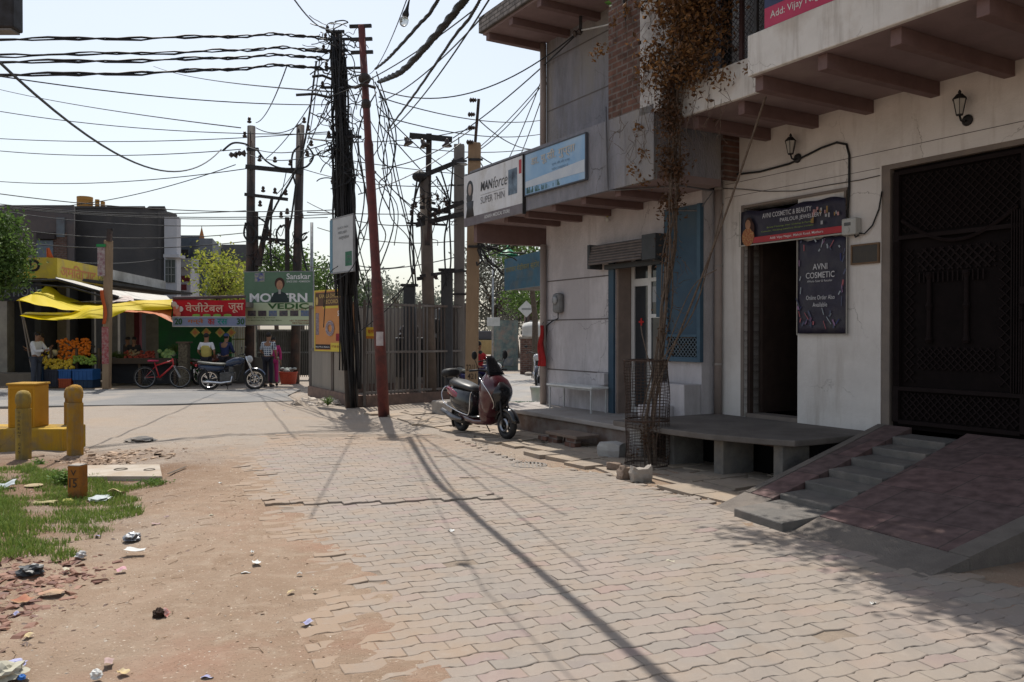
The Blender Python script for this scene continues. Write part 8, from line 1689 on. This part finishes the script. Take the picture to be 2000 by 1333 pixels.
# brick rubble, twigs and grit as uncountable stuff
def debris(name, n, reg, smin, smax, m, seed, flat=.5, elong=1.5, biasf=None):
    q = random.Random(seed); V = []; Fc = []; base = [(-1, -1, 0), (1, -1, 0), (1, 1, 0), (-1, 1, 0), (-.7, -.7, 1), (.7, -.7, 1), (.7, .7, 1), (-.7, .7, 1)]
    fs_ = [(4, 5, 6, 7), (0, 1, 5, 4), (1, 2, 6, 5), (2, 3, 7, 6), (3, 0, 4, 7)]; c = 0
    while c < n:
        x, y = q.uniform(reg[0], reg[1]), q.uniform(reg[2], reg[3])
        if biasf and not biasf(x, y, q): continue
        c += 1; s_ = smin + (smax - smin) * q.random() ** 3; a_ = q.uniform(0, 6.28); k0 = len(V); ex = q.uniform(1, elong); z = max(gh(x, y), .006 if x > interp(leftE, y) + .1 and y > 2.5 else -9) - .001 - s_ * flat * .3; tx, ty = q.gauss(0, .2), q.gauss(0, .2)
        for (u, v_, w_) in base:
            u_, vv = u * s_ * ex + q.gauss(0, s_ * .15), v_ * s_ + q.gauss(0, s_ * .15); V.append((x + u_ * math.cos(a_) - vv * math.sin(a_), y + u_ * math.sin(a_) + vv * math.cos(a_), z + w_ * s_ * flat + tx * u_ + ty * vv))
        Fc += [tuple(k0 + i for i in f_) for f_ in fs_]
    mb = MB(); mb.add(V, Fc); o = mb.build(name, m, None, fixn=False); tag(o, kind='stuff'); return o
RED = leafmat('brick_bits', (.12, .05, .035), (.26, .14, .095), 0); BRN = leafmat('earth_bits', (.16, .105, .07), (.38, .26, .17), 0); PAL = leafmat('stone_bits', (.30, .25, .2), (.5, .44, .38), 0)
rub = [tuple(G(*q_)[:2]) for q_ in ((-260, 1085), (0, 1082), (120, 1088), (190, 1090), (170, 1130), (90, 1170), (60, 1215), (0, 1240), (-260, 1250))]
debris('brick_rubble', 1900, (-6.5, -2.3, 4.2, 6.6), .003, .032, RED, 1, .5, 2.2, lambda x, y, q_: in_poly(x + q_.gauss(0, .08), y + q_.gauss(0, .1), rub))
debris('earth_debris', 6000, (-5.2, .2, 2.6, 12.5), .0015, .008, BRN, 2, .7, 2.5, lambda x, y, q_: x < interp(leftE, y) + .15 and q_.random() < (1.0 if x < -2.3 else .35))
debris('dark_leaf_litter', 1900, (-6.0, -2.2, 3.6, 7.4), .003, .016, leafmat('leaf_litter', (.07, .04, .03), (.20, .12, .08), 0), 3, .25, 3, lambda x, y, q_: x < -2.6 - .35 * (y - 4.5) + q_.gauss(0, .35))
debris('stone_grit', 1400, (-5.2, .2, 2.6, 13), .002, .008, PAL, 4, .7, 1.6, lambda x, y, q_: x < interp(leftE, y) + .1)
heap = lambda cx, cy, s_: (lambda x, y, q_: math.hypot(x - cx, y - cy) < abs(q_.gauss(0, s_)))
g1 = G(205, 895); debris('rubble_heap', 420, (g1.x - .9, g1.x + 1.1, g1.y - .5, g1.y + .7), .008, .04, BRN, 5, .6, 2, heap(g1.x, g1.y, .45))
g2 = G(628, 785); debris('cage_rubble', 300, (g2.x - .5, g2.x + .7, g2.y - .9, g2.y + 1.0), .03, .12, PAL, 6, .8, 1.5, heap(g2.x + .1, g2.y, .5))
debris('kerb_grit', 900, (-1.6, 3.2, 7.0, 12.5), .002, .014, PAL, 7, .6, 1.8, lambda x, y, q_: abs(x - interp(rightE, y) - .15) < abs(q_.gauss(0, .15)))
g3 = G(275, 863); crumple('earth_mound', 'small dark heap of earth on the pale ground', 'mound', g3, .24, CONCD, 55, .25, 3)
q = random.Random(9); V = MB()
for k in range(140):
    x = q.uniform(-5, -.8); y = q.uniform(3.3, 8.5)
    if x > interp(leftE, y) - .05: continue
    a_ = q.uniform(0, 3.14); ln = q.uniform(.03, .14); z = gh(x, y) + .003; V.tube([(x, y, z), (x + math.cos(a_) * ln * .5, y + math.sin(a_) * ln * .5, z + .008), (x + math.cos(a_ + .3) * ln, y + math.sin(a_ + .3) * ln, z)], .0022, 4)
tag(V.build('dry_twigs', leafmat('twig', (.16, .10, .06), (.42, .30, .2), 0), None, fixn=False), kind='stuff')
